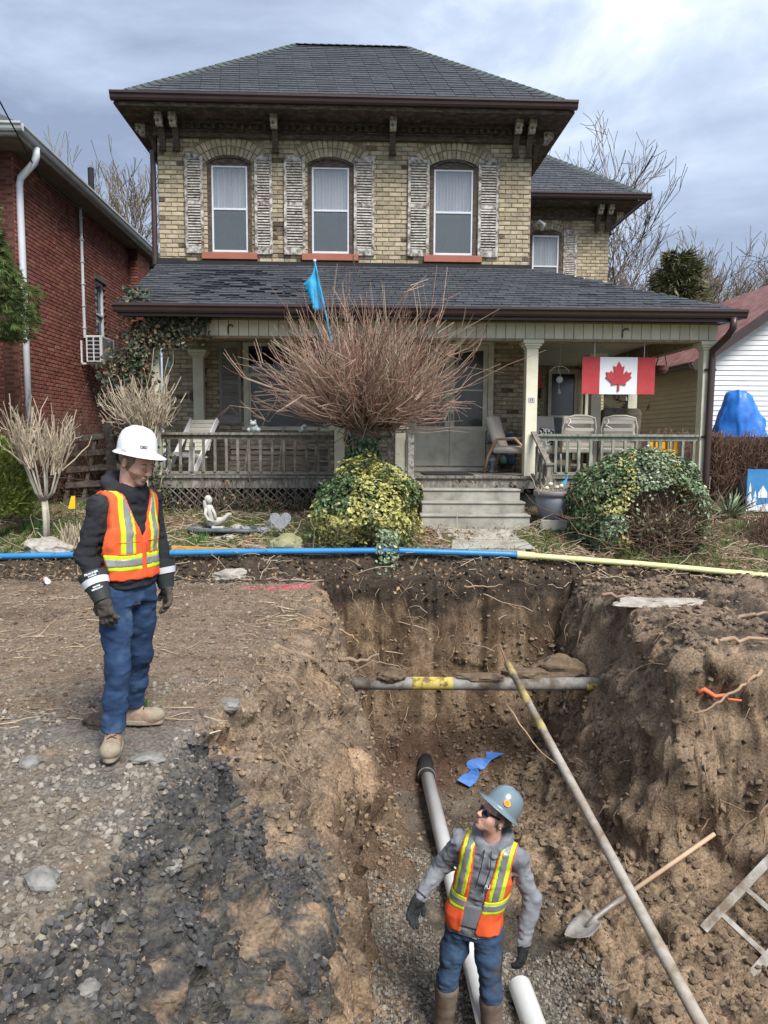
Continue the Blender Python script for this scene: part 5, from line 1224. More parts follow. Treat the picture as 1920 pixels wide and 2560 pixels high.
t = thing('bucket', 'white plastic bucket beside the patio chairs', 'bucket', tuple(hw(4.28, -1.0, FZ + .45)), TH); MB().lathe([(.10, 0), (.115, .24), (.125, .24), (.125, .27), (.11, .27), (.105, .03)], n=18).build('shell', M_white, t, smooth=False); MB().b2(-.07, .07, -.125, -.122, .08, .14).build('print', M_black, t)
t = thing('side_table', 'small dark table under the white bucket on the porch', 'table', tuple(hw(4.3, -1.0, FZ)), TH); MB().b2(-.25, .25, -.22, .22, .41, .448).build('tabletop', M_darkwood, t)
for a in (-1, 1):
    for b_ in (-1, 1): MB().b2(a * .21 - .02, a * .21 + .02, b_ * .18 - .02, b_ * .18 + .02, 0, .409).build('leg', M_darkwood, t)
t = thing('storage_box', 'yellow plastic toy crate behind the right porch railing', 'box', tuple(hw(4.72, -1.3, FZ + .32)), TH)
my = mat('amber_plastic', [(.75, .36, .02), (.85, .46, .04)], scale=3, rough=.45); MB().b2(-.26, .26, -.18, .18, 0, .12).build('tray', my, t, bevel=.02)
for k in range(5): MB().b2(-.25 + k * .105, -.19 + k * .105, -.2, -.18, .0, .26).build('slat', my, t)
MB().b2(-.27, .27, -.21, -.17, .262, .30).build('rim', my, t)
t = thing('cabinet', 'low black cabinet holding the yellow crate on the porch', 'cabinet', tuple(hw(4.72, -1.3, FZ)), TH); MB().b2(-.4, .4, -.22, .25, 0, .318).build('body', M_black, t, bevel=.01); MB().b2(-.36, .36, -.235, -.221, .04, .28).build('door', mat('charcoal', [(.03, .03, .032), (.05, .05, .05)], scale=4), t)
# adirondack chair and the slatted bench of old boards at the left
t = thing('adirondack_chair', 'white slatted wooden chair at the left end of the porch', 'chair', tuple(hw(-3.32, -1.35, FZ)), TH + R(-25))
for k in range(8): MB().box((0, .18 + k * .028, .42 + k * .066), (.50, .018, .062), Matrix.Rotation(R(-20), 3, 'X')).build('slat', M_creamdark, t)
for s in (-1, 1): MB().bar((s * .27, -.30, .0), (s * .27, .40, .92), .03, .09).build('side_rail', M_white, t, bevel=.005); MB().bar((s * .29, -.38, .0), (s * .29, -.34, .52), .03, .09).build('leg', M_white, t)
for k in range(5): MB().box((0, -.3 + k * .095, .36 - k * .02), (.5, .08, .018)).build('seat_slat', M_white, t)
M_bench = mat('bench_boards', [(.065, .055, .046), (.125, .108, .092), (.21, .185, .16)], scale=6, rough=.9, bump=.5, bscale=30, rnd=.2, stretch=(1, 3, 3))
t = thing('slatted_bench', 'long grey bench of weathered boards behind the left porch railing', 'bench', tuple(hw(-1.85, -1.25, FZ)), TH)
for k in range(7): MB().box((wob(.02), wob(.012) + .02 * k * .4, .08 + k * .092), (1.66 + wob(.05), .025, .070), Matrix.Rotation(wob(.012), 3, 'Y')).build('slat', M_bench, t, bevel=.004)
for s in (-.55, .02, .62): MB().bar((s - .03, -.03, 0), (s + .06, .04, .80), .055, .03).build('post', M_greywood, t)
MB().b2(-.85, .85, .05, .45, .38, .41).build('seat', M_darkwood, t)
# figurines on the rails
M_frog = mat('glazed_pale_green', [(.16, .28, .24), (.55, .60, .55)], scale=9, rough=.35)
def frog(x, y, z, lab, s=1.0, m=None, rz=0, lie=False):
    t = thing('frog_figurine', lab, 'figurine', tuple(hw(x, y, z)), TH + rz, 'small animal figurines on the porch rail')
    b = MB(); b.ball((0, 0, .055 * s), (.055 * s, .05 * s, .055 * s), 12, 8); b.ball((0, -.035 * s, .105 * s), (.042 * s, .038 * s, .032 * s), 12, 8)
    for q in (-1, 1): b.ball((q * .024 * s, -.045 * s, .135 * s), .014 * s, 8, 6)
    b.build('body', m or M_frog, t, smooth=True)
    for q in (-1, 1): MB().ball((q * .055 * s, .005, .03 * s), (.03 * s, .045 * s, .03 * s), 10, 6).build('leg', m or M_frog, t, smooth=True)
    return t
M_owl = mat('white_glaze', [(.30, .38, .42), (.62, .64, .62)], scale=14, rough=.35)
frog(-2.18, PF + .07, 1.953, 'tall white and blue owl figurine on the left porch rail', 1.35, M_owl); frog(-1.40, PF + .07, 1.953, 'long low green fish figurine lying on the left porch rail', .95, M_frog, R(70)); frog(-1.02, PF + .07, 1.953, 'squat pale green frog figurine on the left porch rail near the column', 1.0, mat('pale_frog', [(.35, .45, .36), (.6, .62, .5)], scale=12, rough=.4))
frog(.14, PF + .10, 2.066, 'left one of two painted figurines on top of the short cream pillar', .75, mat('painted_figure', [(.5, .28, .2), (.12, .16, .3), (.6, .55, .5)], scale=16, rough=.4, contrast=(.4, .6))); frog(.25, PF + .10, 2.066, 'right one of two painted figurines on top of the short cream pillar', .75, mat('painted_figure2', [(.55, .5, .45), (.5, .2, .12), (.15, .2, .35)], scale=16, rough=.4, contrast=(.4, .6)))
# wall ornaments, pots, jars, mat
t = thing('wall_ornament', 'rust brown clay wall planter of stacked pots left of the grey shutter', 'ornament', tuple(hw(-3.36, -.05, 2.72)), TH)
M_rust = mat('rust_clay', [(.10, .05, .035), (.20, .10, .07)], scale=9, rough=.85)
MB().lathe([(.05, 0), (.085, .15), (.09, .16), (.03, .17), (.05, .22), (.055, .24), (.08, .40), (.095, .41), (.05, .42)], n=14).build('pots', M_rust, t, smooth=True); MB().ball((-.10, -.03, -.09), (.15, .05, .13), 12, 8).build('turtle_shell', M_darkwood, t, smooth=True); MB().tube([(-.02, -.08, -.04), (.03, -.08, -.12), (.0, -.08, -.2)], [.035, .03, .015], 8).build('turtle_head', M_palewood, t, smooth=True)
t = thing('jar_rack', 'low wire shelf of blue and white jars by the brick wall', 'shelf', tuple(hw(2.16, -.25, FZ)), TH)
w = MB()
for z in (.12, .52): w.b2(-.28, .28, -.09, .09, z, z + .012)
w.build('shelf_board', M_black, t)
for s in (-1, 1): MB().tube([(s * .28, .0, 0), (s * .28, 0, .75), (s * .1, 0, .80)], .008, 5).build('side_wire', M_black, t)
mj = [mat('jar_blue', [(.10, .20, .34), (.5, .55, .58)], scale=11, rough=.3), mat('jar_teal', [(.08, .17, .16), (.14, .24, .22)], scale=7, rough=.3), mat('jar_navy', [(.05, .08, .16), (.12, .17, .28)], scale=7, rough=.3)]
for k, (jx, jz) in enumerate(((-.18, .533), (.0, .533), (.18, .533), (-.16, .133), (.04, .133), (.19, .133))):
    j = thing('jar', ['white and blue patterned jar, first on the upper shelf', 'plain blue jar in the middle of the upper shelf', 'dark blue jar at the right of the upper shelf', 'teal green jar at the left of the lower shelf', 'pale teal jar in the middle of the lower shelf', 'navy jar at the right of the lower shelf'][k], 'jar', tuple(hw(2.16 + jx, -.25, FZ + jz)), TH, 'jars on the wire shelf')
    MB().lathe([(.05, 0), (.08, .04), (.085, .10), (.06, .15), (.045, .17), (.05, .18)], n=14).build('body', mj[k % 3], j, smooth=True); MB().lathe([(.052, .181), (.045, .20), (.012, .21), (.012, .225)], n=12).build('lid', mj[(k + 1) % 3], j, smooth=True)
w = MB().b2(-.42, .42, -.40, .40, 0, .012); o = w.build('door_mat', mat('black_mat', [(.016, .018, .02), (.032, .035, .038)], scale=30, rough=.95, bump=.8, bscale=90), None, bevel=.003, label='black rubber door mat on the porch boards', cat='door mat'); o.location = hw(1.02, -1.35, FZ + .005); o.rotation_euler = (0, 0, TH)
t = thing('lantern', 'small pale lantern ornament at the right foot of the double door', 'lantern', tuple(hw(2.02, -.3, FZ)), TH); MB().b2(-.07, .07, -.06, .06, 0, .03).build('base', M_white, t); MB().b2(-.055, .055, -.05, .05, .03, .2).build('body', M_owl, t); MB().lathe([(.09, .2), (.06, .25), (.02, .27)], n=8).build('cap', M_white, t)
t = thing('wall_mailbox', 'dark wall mailbox with a red cloth beside the side door', 'mailbox', tuple(hw(2.74, -.3, 2.62)), TH); MB().b2(-.08, .12, -.12, 0, 0, .2).build('body', M_black, t, bevel=.01); MB().prism([(.02, -.13, .16), (.14, -.13, .18), (.10, -.13, .48), (.06, -.13, .52)], (0, .03, 0)).build('cloth', mat('red_cloth', [(.30, .03, .03), (.42, .06, .06)], scale=6), t)
# Canadian flag board hung from the porch beam
fl = thing('flag_board', 'wooden Canadian flag board hanging on two chains from the porch beam', 'flag sign', tuple(hw(3.745, -1.90, 2.60)), TH + R(0))
M_flagred = mat('flag_red_paint', [(.42, .045, .055), (.50, .065, .07)], scale=5, rough=.7); M_flagw = mat('flag_white_paint', [(.72, .76, .80), (.80, .82, .85)], scale=4, rough=.6)
fw, fh = 1.205, .60
MB().b2(-.31, .31, -.012, .012, 0, fh).build('white_field', M_flagw, fl, bevel=.003)
for s in (-1, 1): MB().b2(min(s * .311, s * fw / 2), max(s * .311, s * fw / 2), -.014, .012, 0, fh).build('red_band', M_flagred, fl, bevel=.003)
half = [(0, 1.0), (.115, .79), (.215, .84), (.165, .50), (.31, .655), (.345, .575), (.505, .605), (.455, .445), (.52, .405), (.27, .20), (.295, .11), (.03, .15), (.04, -.12)]
leaf = [(x, z) for x, z in half] + [(-x, z) for x, z in half[::-1] if x > 0]
MB().prism([(x * .415, -.034, .105 + z * .42) for x, z in leaf], (0, .021, 0)).build('maple_leaf', M_flagred, fl)
for s in (-.40, .42):
    w = MB()
    for k in range(9): w.tube([(s + .006 * math.cos(a), 0 if k % 2 else .006 * math.cos(a), fh + .012 + k * .027 + .014 * math.sin(a)) for a in np.linspace(0, 6.28, 7)], .0035, 4, caps=False)
    w.build('chain', M_alu, fl)
# hanging mobiles
def mobile(lab, x, y, z, top=3.70, orb=True):
    t = thing('wind_mobile', lab, 'wind chime', tuple(hw(x, y, z)), TH, 'mobiles hung under the porch ceiling')
    MB().tube([(0, 0, .16), (0, 0, top - z)], .004, 4).build('cord', M_alu, t)
    w = MB(); w.tube([(.17 * math.cos(a), 0, .13 * math.sin(a) + .03) for a in np.linspace(0, 3.14, 9)], .008, 5); w.tube([(.0, 0, .16), (-.03, 0, .10), (.01, 0, .02), (.015, 0, -.04)], .006, 5); w.build('hoop', M_alu, t)
    MB().ball((0, 0, -.08), .06, 14, 9).build('globe', M_flagw, t, smooth=True); MB().tube([(0, 0, -.14), (-.01, 0, -.24)], .003, 4).build('string', M_alu, t); MB().lathe([(.008, -.24), (.02, -.27), (.028, -.32), (.02, -.325)], n=10).build('bell', M_alu, t)
mobile('hooped mobile with a white globe in front of the side door', 3.08, -.8, 3.0); mobile('small hooped mobile with a white globe hanging near the right porch column', 4.95, 1.0, 2.98)
t = thing('wind_chime', 'amber glass wind chime hanging at the right end of the porch', 'wind chime', tuple(hw(5.08, .3, 2.75)), TH)
MB().tube([(0, 0, .45), (0, 0, .93)], .003, 4).build('cord', M_alu, t); MB().lathe([(.05, .40), (.06, .45), (.02, .46)], n=12).build('cap', mat('teal_glass', [(.04, .20, .22), (.1, .3, .3)], scale=5, rough=.2), t)
M_amb = mat('amber_glass', [(.45, .20, .04), (.62, .38, .12)], scale=7, rough=.2)
for k in range(9):
    a = k * .7; MB().ball((.045 * math.cos(a), .045 * math.sin(a), .30 - (k * .61 % 1) * .33), (.016, .008, .028), 7, 5).build('glass_drop', M_amb, t)
t = thing('hanging_basket', 'brown hanging basket with a tall handle at the porch end', 'basket', tuple(hw(5.28, .1, 3.12)), TH); MB().lathe([(.08, 0), (.12, .06), (.13, .14), (.12, .15)], n=14).build('basket', M_rust, t); MB().tube([(-.11, 0, .13), (-.05, 0, .40), (.05, 0, .40), (.11, 0, .13)], .012, 5).build('handle', M_darkwood, t)
t = thing('number_plate', 'small grey house number plate on the middle porch column', 'sign', tuple(hw(2.305, PF + .002, 2.50)), TH); MB().b2(-.05, .05, -.006, 0, -.035, .035).build('plate', mat('grey_plate', [(.42, .42, .46), (.5, .5, .52)], scale=4), t)
def text(s, size, m, parent, name='lettering', bold=0.0, ext=.0015):
    cu = bpy.data.curves.new(name, 'FONT'); cu.body = s; cu.size = size; cu.extrude = ext; cu.align_x = 'CENTER'; cu.align_y = 'CENTER'; cu.offset = bold; cu.resolution_u = 2
    o = bpy.data.objects.new(name, cu); me = bpy.data.meshes.new_from_object(o); bpy.data.objects.remove(o); me.materials.clear()
    return obj(name, me, m, parent)
o = text('11', .06, M_black, t, 'number', .0015); o.location = (0, -.0075, 0); o.rotation_euler = (R(90), 0, 0)
t = thing('bird_bell', 'small blue bell hanging by the left porch column', 'bell', tuple(hw(-3.52, -1.9, 2.98)), TH); MB().lathe([(.015, .12), (.03, .08), (.045, .0), (.035, .0)], n=12).build('bell', mat('blue_enamel', [(.10, .22, .38), (.2, .36, .5)], scale=8, rough=.35), t, smooth=True); MB().tube([(0, 0, .12), (0, 0, .5)], .004, 4).build('cord', M_black, t)

# ================================================================== things in the yard
# blue flag on its pole
bf = thing('blue_flag', 'tattered bright blue flag hanging from a thin blue pole behind the bare shrub', 'flag', (-.98, 11.35, .55))
M_blue = mat('bright_blue_cloth', [(.02, .27, .52), (.03, .36, .64), (.06, .45, .72)], scale=5, rough=.7)
MB().tube([(.66, -.2, -.1), (.46, -.12, 1.5), (-.07, 0, 3.93)], .014, 8).build('pole', M_blue, bf); MB().ball((-.07, 0, 3.95), .024, 8, 6).build('knob', M_white, bf)
V = []; nu, nv_ = 9, 22
for j in range(nv_ + 1):
    t = j / nv_
    for i in range(nu + 1):
        u = i / nu; wd_ = .05 + .19 * min(1, t * 4) * (1 - .25 * t)
        V.append((-.06 + .045 * t * 1.9 - (1 - u) * wd_ + .07 * t, .05 * math.sin(u * 7 + t * 4) * (.3 + t), 3.90 - t * .66 - (1 - u) * .17 * (1 - t) - (.03 * abs(math.sin(i * 2.4)) if j == nv_ else 0) ))
o = MB().add(V, [(j * (nu + 1) + i, j * (nu + 1) + i + 1, (j + 1) * (nu + 1) + i + 1, (j + 1) * (nu + 1) + i) for j in range(nv_) for i in range(nu) if not (i == 0 and j > 4 and j % 3 == 1)]).build('cloth', M_blue, bf, smooth=True)
so = o.modifiers.new('solidify', 'SOLIDIFY'); so.thickness = .004
# flower pot on a concrete block
zb = gz(2.55, 11.2)
t = thing('concrete_block', 'rough concrete block under the flower pot beside the steps', 'block', (2.56, 11.2, zb - .06)); MB().b2(-.20, .20, -.16, .16, 0, .17).build('block', M_concrete, t, bevel=.02)
pt = thing('flower_pot', 'large blue grey flower pot with dried plants on a concrete block by the steps', 'flower pot', (2.565, 11.2, zb + .112))
M_pot = mat('blue_grey_glaze', [(.17, .19, .23), (.23, .255, .30)], scale=3, rough=.45, spec=.5)
MB().lathe([(.15, 0), (.17, .02), (.225, .12), (.255, .25), (.265, .37), (.25, .37), (.24, .30), (.1, .28)], n=36).build('pot', M_pot, pt, smooth=True); MB().lathe([(.262, .34), (.292, .355), (.298, .42), (.28, .43), (.262, .425), (.25, .36)], n=36).build('rim', mat('pot_rim', [(.16, .155, .16), (.22, .20, .20)], scale=4, rough=.5), pt, smooth=True)
MB().lathe([(.25, .36), (.1, .40), (.02, .41)], n=20).build('soil', mat('pot_soil', [(.03, .022, .017), (.06, .045, .035)], scale=20, bump=1), pt)
n = 40; C2 = curves(np.stack([RNG.normal(0, .1, n), RNG.normal(0, .1, n), np.full(n, .38)], -1), RNG.normal(size=(n, 3)) * .6 + np.array([0, 0, .8]), RNG.uniform(.1, .28, n), 5, wob=.3); V, F = tubes(C2, np.full((n, 5), .005), 4); obj('dried_stems', mesh_np('dried_stems', V, F), M_twig_t, pt)
for k, (x, y, z) in enumerate(((-.12, -.1, .47), (.02, -.14, .49), (.11, -.05, .5), (-.03, .05, .52))): MB().ball((x, y, z), (.035, .025, .03), 8, 6).build('dried_bloom', M_cream, pt)
MB().prism([(.13, -.05, .48), (.19, -.05, .56), (.21, -.05, .70), (.17, -.05, .60), (.11, -.05, .55)], (0, .012, 0)).build('pinwheel_blade', M_blue, pt)
# statue of a seated girl
st_ = thing('garden_statue', 'white stone statue of a seated mermaid at the edge of the small pond', 'statue', (-2.55, 10.95, gz(-2.55, 10.95) + .03), R(0))
w = MB(); w.tube([(-.02, 0, .02), (0, 0, .10), (-.01, 0, .20), (-.05, 0, .30), (-.05, 0, .34)], [.07, .078, .062, .060, .03], 12); w.ball((-.045, -.01, .405), (.05, .05, .062), 12, 9)
w.tube([(0, -.02, .09), (.10, -.03, .10), (.18, -.03, .13), (.25, -.03, .20), (.29, -.03, .20)], [.07, .055, .04, .025, .012], 10); w.tube([(-.085, -.03, .29), (-.10, -.05, .20), (-.05, -.08, .12), (.02, -.08, .10)], [.025, .024, .022, .018], 8); w.tube([(.0, -.04, .29), (.05, -.07, .21), (.06, -.08, .13)], [.024, .022, .018], 8)
M_stone = mat('white_weathered_stone', [(.40, .385, .34), (.58, .565, .52)], scale=7, rough=.9, bump=.4, bscale=40)
w.build('figure', M_stone, st_, smooth=True); w = MB(); w.ball((-.065, .01, .415), (.055, .055, .066), 12, 9); w.tube([(-.09, .02, .40), (-.10, .02, .30), (-.09, .02, .22)], [.05, .045, .02], 8); w.build('hair', M_stone, st_, smooth=True)
MB().b2(-.0, .17, -.10, .05, -.05, .02).build('plinth', M_stone, st_, bevel=.01)
pd = thing('garden_pond', 'small sunken pond with a dark plastic rim beside the white statue', 'pond', (-2.35, 10.85, gz(-2.35, 10.85) + .01))
ring = [(.52 * math.cos(a), .22 * math.sin(a), .02 + .01 * math.sin(3 * a)) for a in np.linspace(0, 6.283, 25)]
MB().tube(ring, .035, 6, caps=False).build('rim', mat('slate_plastic', [(.06, .075, .09), (.13, .16, .18)], scale=8, rough=.5), pd, smooth=True); MB().prism([(p[0], p[1], -.0) for p in ring[:-1]], (0, 0, .012)).build('water', mat('pond_water', [(.015, .017, .016), (.03, .03, .028)], scale=3, rough=.08, spec=.6), pd)
hp = thing('heart_plaque', 'grey heart shaped garden plaque on a thin stake', 'plaque', (-1.47, 10.45, gz(-1.47, 10.45)), R(8))
hpoly = []
for a in np.linspace(0, 6.283, 33)[:-1]: hpoly.append((.0095 * 16 * math.sin(a) ** 3, 0, .0095 * (13 * math.cos(a) - 5 * math.cos(2 * a) - 2 * math.cos(3 * a) - math.cos(4 * a)) + .30))
M_slate = mat('grey_slate', [(.20, .225, .25), (.33, .35, .37)], scale=14, rough=.8, bump=.6, bscale=40)
MB().prism(hpoly, (0, .02, 0)).build('heart', M_slate, hp, bevel=.004); MB().tube([(.05, .01, .2), (.07, .012, -.05)], .008, 6).build('stake', M_black, hp)
w = MB()
for k in range(5): w.tube([(-.11 + k * .045 + .03 * math.sin(q * 2 + k), -.002, .40 - q * .07) for q in range(4)], .004, 4)
w.build('relief', mat('pale_slate', [(.36, .38, .40), (.45, .46, .48)], scale=8), hp)
# lumps of rock
def rock(lab, x, y, r, m, seed, z=None, group=None, name='rock'):
    D = ICO_V / np.linalg.norm(ICO_V, axis=1)[:, None]; V = list(map(tuple, D)); F = [tuple(f) for f in ICO_F]
    for _ in range(2 if max(r) < .08 else 3):
        cache = {}; NF = []
        def mid_(a, b):
            k = (min(a, b), max(a, b))
            if k not in cache: p = np.array(V[a]) + np.array(V[b]); V.append(tuple(p / np.linalg.norm(p))); cache[k] = len(V) - 1
            return cache[k]
        for a, b, c in F: ab, bc, ca = mid_(a, b), mid_(b, c), mid_(c, a); NF += [(a, ab, ca), (b, bc, ab), (c, ca, bc), (ab, bc, ca)]
        F = NF
    P = np.array(V); cel = np.round((P + noise3(P * 1.2 + seed, seed)[:, None] * .3) * 2.2) / 2.2
    q = 1 + .30 * fbm(P * 1.3 + seed, 2, seed) + .07 * fbm(P * 5 + seed, 2, seed + 3) - .15 * np.clip(np.abs(noise3(P * 1.7 + seed, seed + 9)) - .2, 0, 1)
    me = mesh_np(name, P * q[:, None] * np.array(r), np.array(F)); o = obj(name, me, m, None, label=lab, cat='rock', group=group); o.location = (x, y, (gz(x, y) if z is None else z) + r[2] * .45); return o
M_rock = mat('pale_rock', [(.24, .215, .18), (.36, .33, .285), (.46, .44, .40)], scale=9, rough=.95, bump=.6, bscale=30); M_mossrock = mat('mossy_rock', [(.20, .20, .10), (.33, .32, .20)], scale=9, rough=.95, bump=.6, bscale=30); M_grock = mat('grey_limestone', [(.13, .125, .115), (.21, .205, .19), (.31, .30, .285)], scale=7, rough=.95, bump=.6, bscale=40)
rock('wide flat brown boulder at the lawn edge below the thin standard shrub', -4.62, 10.05, (.34, .22, .17), M_rock, 3); rock('mossy yellow green boulder at the lawn edge below the heart plaque', -1.36, 10.08, (.22, .18, .16), M_mossrock, 5); rock('flat pale stone set in the dark soil below the blue pipe', -2.05, 9.66, (.24, .10, .10), M_rock, 8)
rock('pale stone slab leaning behind the heart plaque', -1.62, 11.0, (.17, .08, .12), M_grock, 11); rock('dark wet stone left of the pale slab by the pond', -2.03, 10.85, (.09, .07, .07), M_slate, 12); rock('rounded dark stone between the pond and the heart plaque', -1.78, 10.8, (.10, .06, .05), M_slate, 13); rock('brown stone at the back of the pond', -2.2, 11.0, (.10, .07, .06), M_rock, 14)
rock('small pale stone left of two at the pond front', -2.40, 10.55, (.05, .04, .04), M_rock, 15); rock('small pale stone right of two at the pond front', -2.22, 10.53, (.08, .05, .045), M_rock, 16); rock('grey rock at the right edge behind the yellow pipe', 5.85, 10.7, (.22, .15, .13), M_grock, 17)
rock('pale angular rock right of the standing man on the dirt', -1.08, 5.05, (.075, .06, .05), M_grock, 18); rock('bluish white stone near the trench edge right of the boots', -.84, 4.85, (.035, .03, .035), M_grock, 19); rock('broad flat pale stone between the boots and the trench', -1.36, 4.12, (.09, .06, .035), M_grock, 20)
rock('largest grey stone on the gravel left of the front boot', -1.98, 4.0, (.06, .05, .05), M_grock, 21); rock('angular grey stone left of the front boot beside a larger one', -2.16, 3.92, (.05, .04, .045), M_grock, 22); rock('grey block on the gravel edge above the black slope', -1.42, 2.93, (.075, .06, .055), M_grock, 23); rock('pale stone resting on the right end of the grey pipe', 2.50, 8.02, (.07, .05, .05), M_grock, 24, z=-.80)
rock('dark clump of soil behind the boots of the standing man', -1.83, 4.62, (.09, .07, .055), mat('wet_soil', [(.04, .032, .025), (.09, .07, .055)], scale=14, bump=1, bscale=50), 25)
rock('flat grey concrete fragment on the churned soil right of the trench', 3.15, 8.3, (.52, .22, .06), M_rock, 26); rock('grey stone lying on the black slope', -1.02, 3.42, (.045, .04, .035), M_grock, 27); rock('pale grey stone low on the black slope near the bottom edge', -1.12, 2.62, (.05, .04, .04), M_grock, 28)
# timber stake, utility flag, tape roll, pallet
t = thing('timber_stake', 'orange yellow wooden stake lying on the lawn behind the blue pipe', 'stake', (-2.25, 10.0, gz(-2.25, 10.0) + .05), R(-3)); MB().add([(-.65, -.03, -.02), (-.65, .03, -.02), (-.65, .03, .045), (-.65, -.03, .045), (.55, -.03, -.045), (.55, .03, -.045), (.55, .03, .01), (.55, -.03, .01), (.66, 0, -.04)], [(0, 3, 2, 1), (0, 1, 5, 4), (1, 2, 6, 5), (2, 3, 7, 6), (3, 0, 4, 7), (4, 5, 8), (5, 6, 8), (6, 7, 8), (7, 4, 8)]).build('timber', mat('orange_timber', [(.36, .20, .08), (.60, .33, .07), (.68, .42, .12)], scale=3, rough=.75), t)
t = thing('utility_flag', 'small yellow utility marker flag on a wire behind the standing man', 'marker flag', (-4.36, 10.4, gz(-4.36, 10.4))); MB().tube([(0, 0, 0), (.01, 0, .68)], .004, 4).build('wire', M_black, t); MB().prism([(.01, 0, .68), (.0, 0, .50), (-.10, 0, .50), (-.05, 0, .68)], (0, .004, 0)).build('flag', mat('yellow_film', [(.75, .48, .01), (.8, .55, .02)], scale=3, rough=.5), t)
t = thing('marking_paint_can', 'white spray can with an orange end lying on the dirt', 'spray can', (-4.28, 9.25, gz(-4.28, 9.25) + .035), R(-60)); 
w = MB(); w.tube([(-.02, 0, 0), (.20, 0, .012)], .034, 14); w.build('can', M_white, t); w = MB(); w.tube([(-.06, 0, 0), (-.021, 0, 0)], [.042, .042], 14, caps=False); w.tube([(-.06, 0, 0), (-.035, 0, 0)], [.040, .022], 14, caps=False); w.build('cap', mat('orange_plastic', [(.75, .22, .03), (.8, .3, .06)], scale=4, rough=.5), t)
pl = thing('pallet', 'broken grey wooden pallet leaning against the thicket by the red house', 'pallet', (-4.98, 12.35, .72), R(-4))
rt = Matrix.Rotation(R(-14), 3, 'X')
for k in range(5): p = rt @ Vector((0, 0, .10 + k * .27)); MB().box(p, (.80, .03, .10), rt @ Matrix.Rotation(R(-5) + wob(.03), 3, 'Y')).build('slat', M_darkwood, pl)
for s in (-.33, -.02, .30): p = rt @ Vector((s, .05, .65)); MB().box(p, (.06, .06, 1.25), rt @ Matrix.Rotation(R(7), 3, 'Y')).build('runner', M_darkwood, pl)
for k, (s, a) in enumerate(((.42, 4), (.56, 12), (.68, 16))):
    o = MB().box((0, 0, .72), (.11, .028, 1.42)).build('loose_board', M_darkwood, None, label=['upright old grey board against the pallet, nearest the left', 'old grey board tilted in the middle of three by the pallet', 'old grey board tilted most, rightmost of three by the pallet'][k], cat='board'); o.location = (-4.98 + s, 12.3, .72); o.rotation_euler = (R(-12), R(-a), 0)
# blue tarp over something, picture board, side mirror of clutter
tp = thing('tarp_cover', 'bright blue tarpaulin draped over a tall object in front of the white garage', 'tarp', tuple(hw(7.95, 2.0, .7)), TH)
V = []; nu, nv_ = 72, 26
for j in range(nv_ + 1):
    v = j / nv_
    for i in range(nu):
        a = 2 * math.pi * i / nu; rr = .05 + .62 * v ** .55 * (1 + .25 * math.cos(a) * v); zz = 2.22 - .25 * v - 1.95 * max(0, v - .12) ** 1.15 - .20 * max(0, math.cos(a - .3)) * (1 - abs(2 * v - .7)).__abs__()
        V.append((rr * math.cos(a) - .14 + .10 * v, rr * math.sin(a) * .75, zz))
V.append((-.14, 0, 2.26)); c = len(V) - 1; V = np.array(V)
fold = (1 - np.abs(noise3(V * np.array([2.6, 2.6, .9]) + 4, 301))) ** 3 * .13 + (1 - np.abs(noise3(V * np.array([5.5, 5.5, 2.2]), 302))) ** 3 * .06 + fbm(V * 8, 2, 303) * .015
V[:, :2] *= (1 + fold * 1.6)[:, None]; V[:, 2] += fold * .35
MB().add(V.tolist(), [(j * nu + i, j * nu + (i + 1) % nu, (j + 1) * nu + (i + 1) % nu, (j + 1) * nu + i) for j in range(nv_) for i in range(nu)] + [(c, (i + 1) % nu, i) for i in range(nu)]).build('sheet', mat('blue_tarp', [(.010, .10, .42), (.018, .16, .58), (.04, .22, .68)], scale=3, rough=.42, bump=.5, bscale=12, spec=.5), tp, smooth=True)
pc = thing('picture_board', 'blue painted winter scene board with snowy trees at the right edge', 'picture', (6.05, 11.9, .72), R(-4))
M_sky = mat('painted_blue', [(.03, .16, .42), (.08, .30, .55)], scale=2, rough=.6); MB().b2(-.20, .45, 0, .02, 0, .68).build('board', M_sky, pc)
w = MB()
for (x, h) in ((-.15, .42), (-.07, .30), (.2, .34)):
    for k in range(3): w.prism([(x - .05 + k * .012, -.004, .05 + h * k * .3), (x + .05 - k * .012, -.004, .05 + h * k * .3), (x, -.004, .05 + h * (k * .3 + .4))], (0, .003, 0))
w.build('painted_tree', M_flagw, pc)
w = MB(); w.prism([(-.02, -.004, .22), (.12, -.004, .22), (.12, -.004, .30), (.05, -.004, .42), (-.02, -.004, .30)], (0, .003, 0)); w.prism([(-.2, -.005, 0), (.45, -.005, 0), (.45, -.005, .2), (.1, -.005, .12), (-.2, -.005, .07)], (0, .003, 0)); w.build('painted_snow', M_flagw, pc)
t = thing('tyre', 'black rubber tyre standing under the hedge at the right edge', 'tyre', (6.25, 12.3, .98)); w = MB(); w.tube([(.30 * math.cos(a), 0, .30 * math.sin(a)) for a in np.linspace(0, 6.283, 25)], .10, 8, caps=False); w.build('rubber', M_black, t, smooth=True)
# stepping path
w = MB()
for (x0, x1, y0, y1) in ((.75, 1.95, 10.55, 10.98), (.95, 2.05, 10.12, 10.52), (1.2, 1.9, 9.85, 10.09)):
    z = gz((x0 + x1) / 2, (y0 + y1) / 2) + .018; z2 = gz((x0 + x1) / 2, y1) + .012; z1 = gz((x0 + x1) / 2, y0) + .012
    poly = [(x0 + wob(.06), y0 + wob(.04), z1), ((x0 + x1) / 2, y0 + wob(.05), z1), (x1 + wob(.06), y0 + wob(.04), z1), (x1 + wob(.06), y1, z2), ((x0 + x1) / 2, y1 + wob(.03), z2), (x0 + wob(.06), y1, z2)]
    w.prism(poly, (0, 0, .02))
w.build('path', M_concrete, kind='structure', bevel=.008)

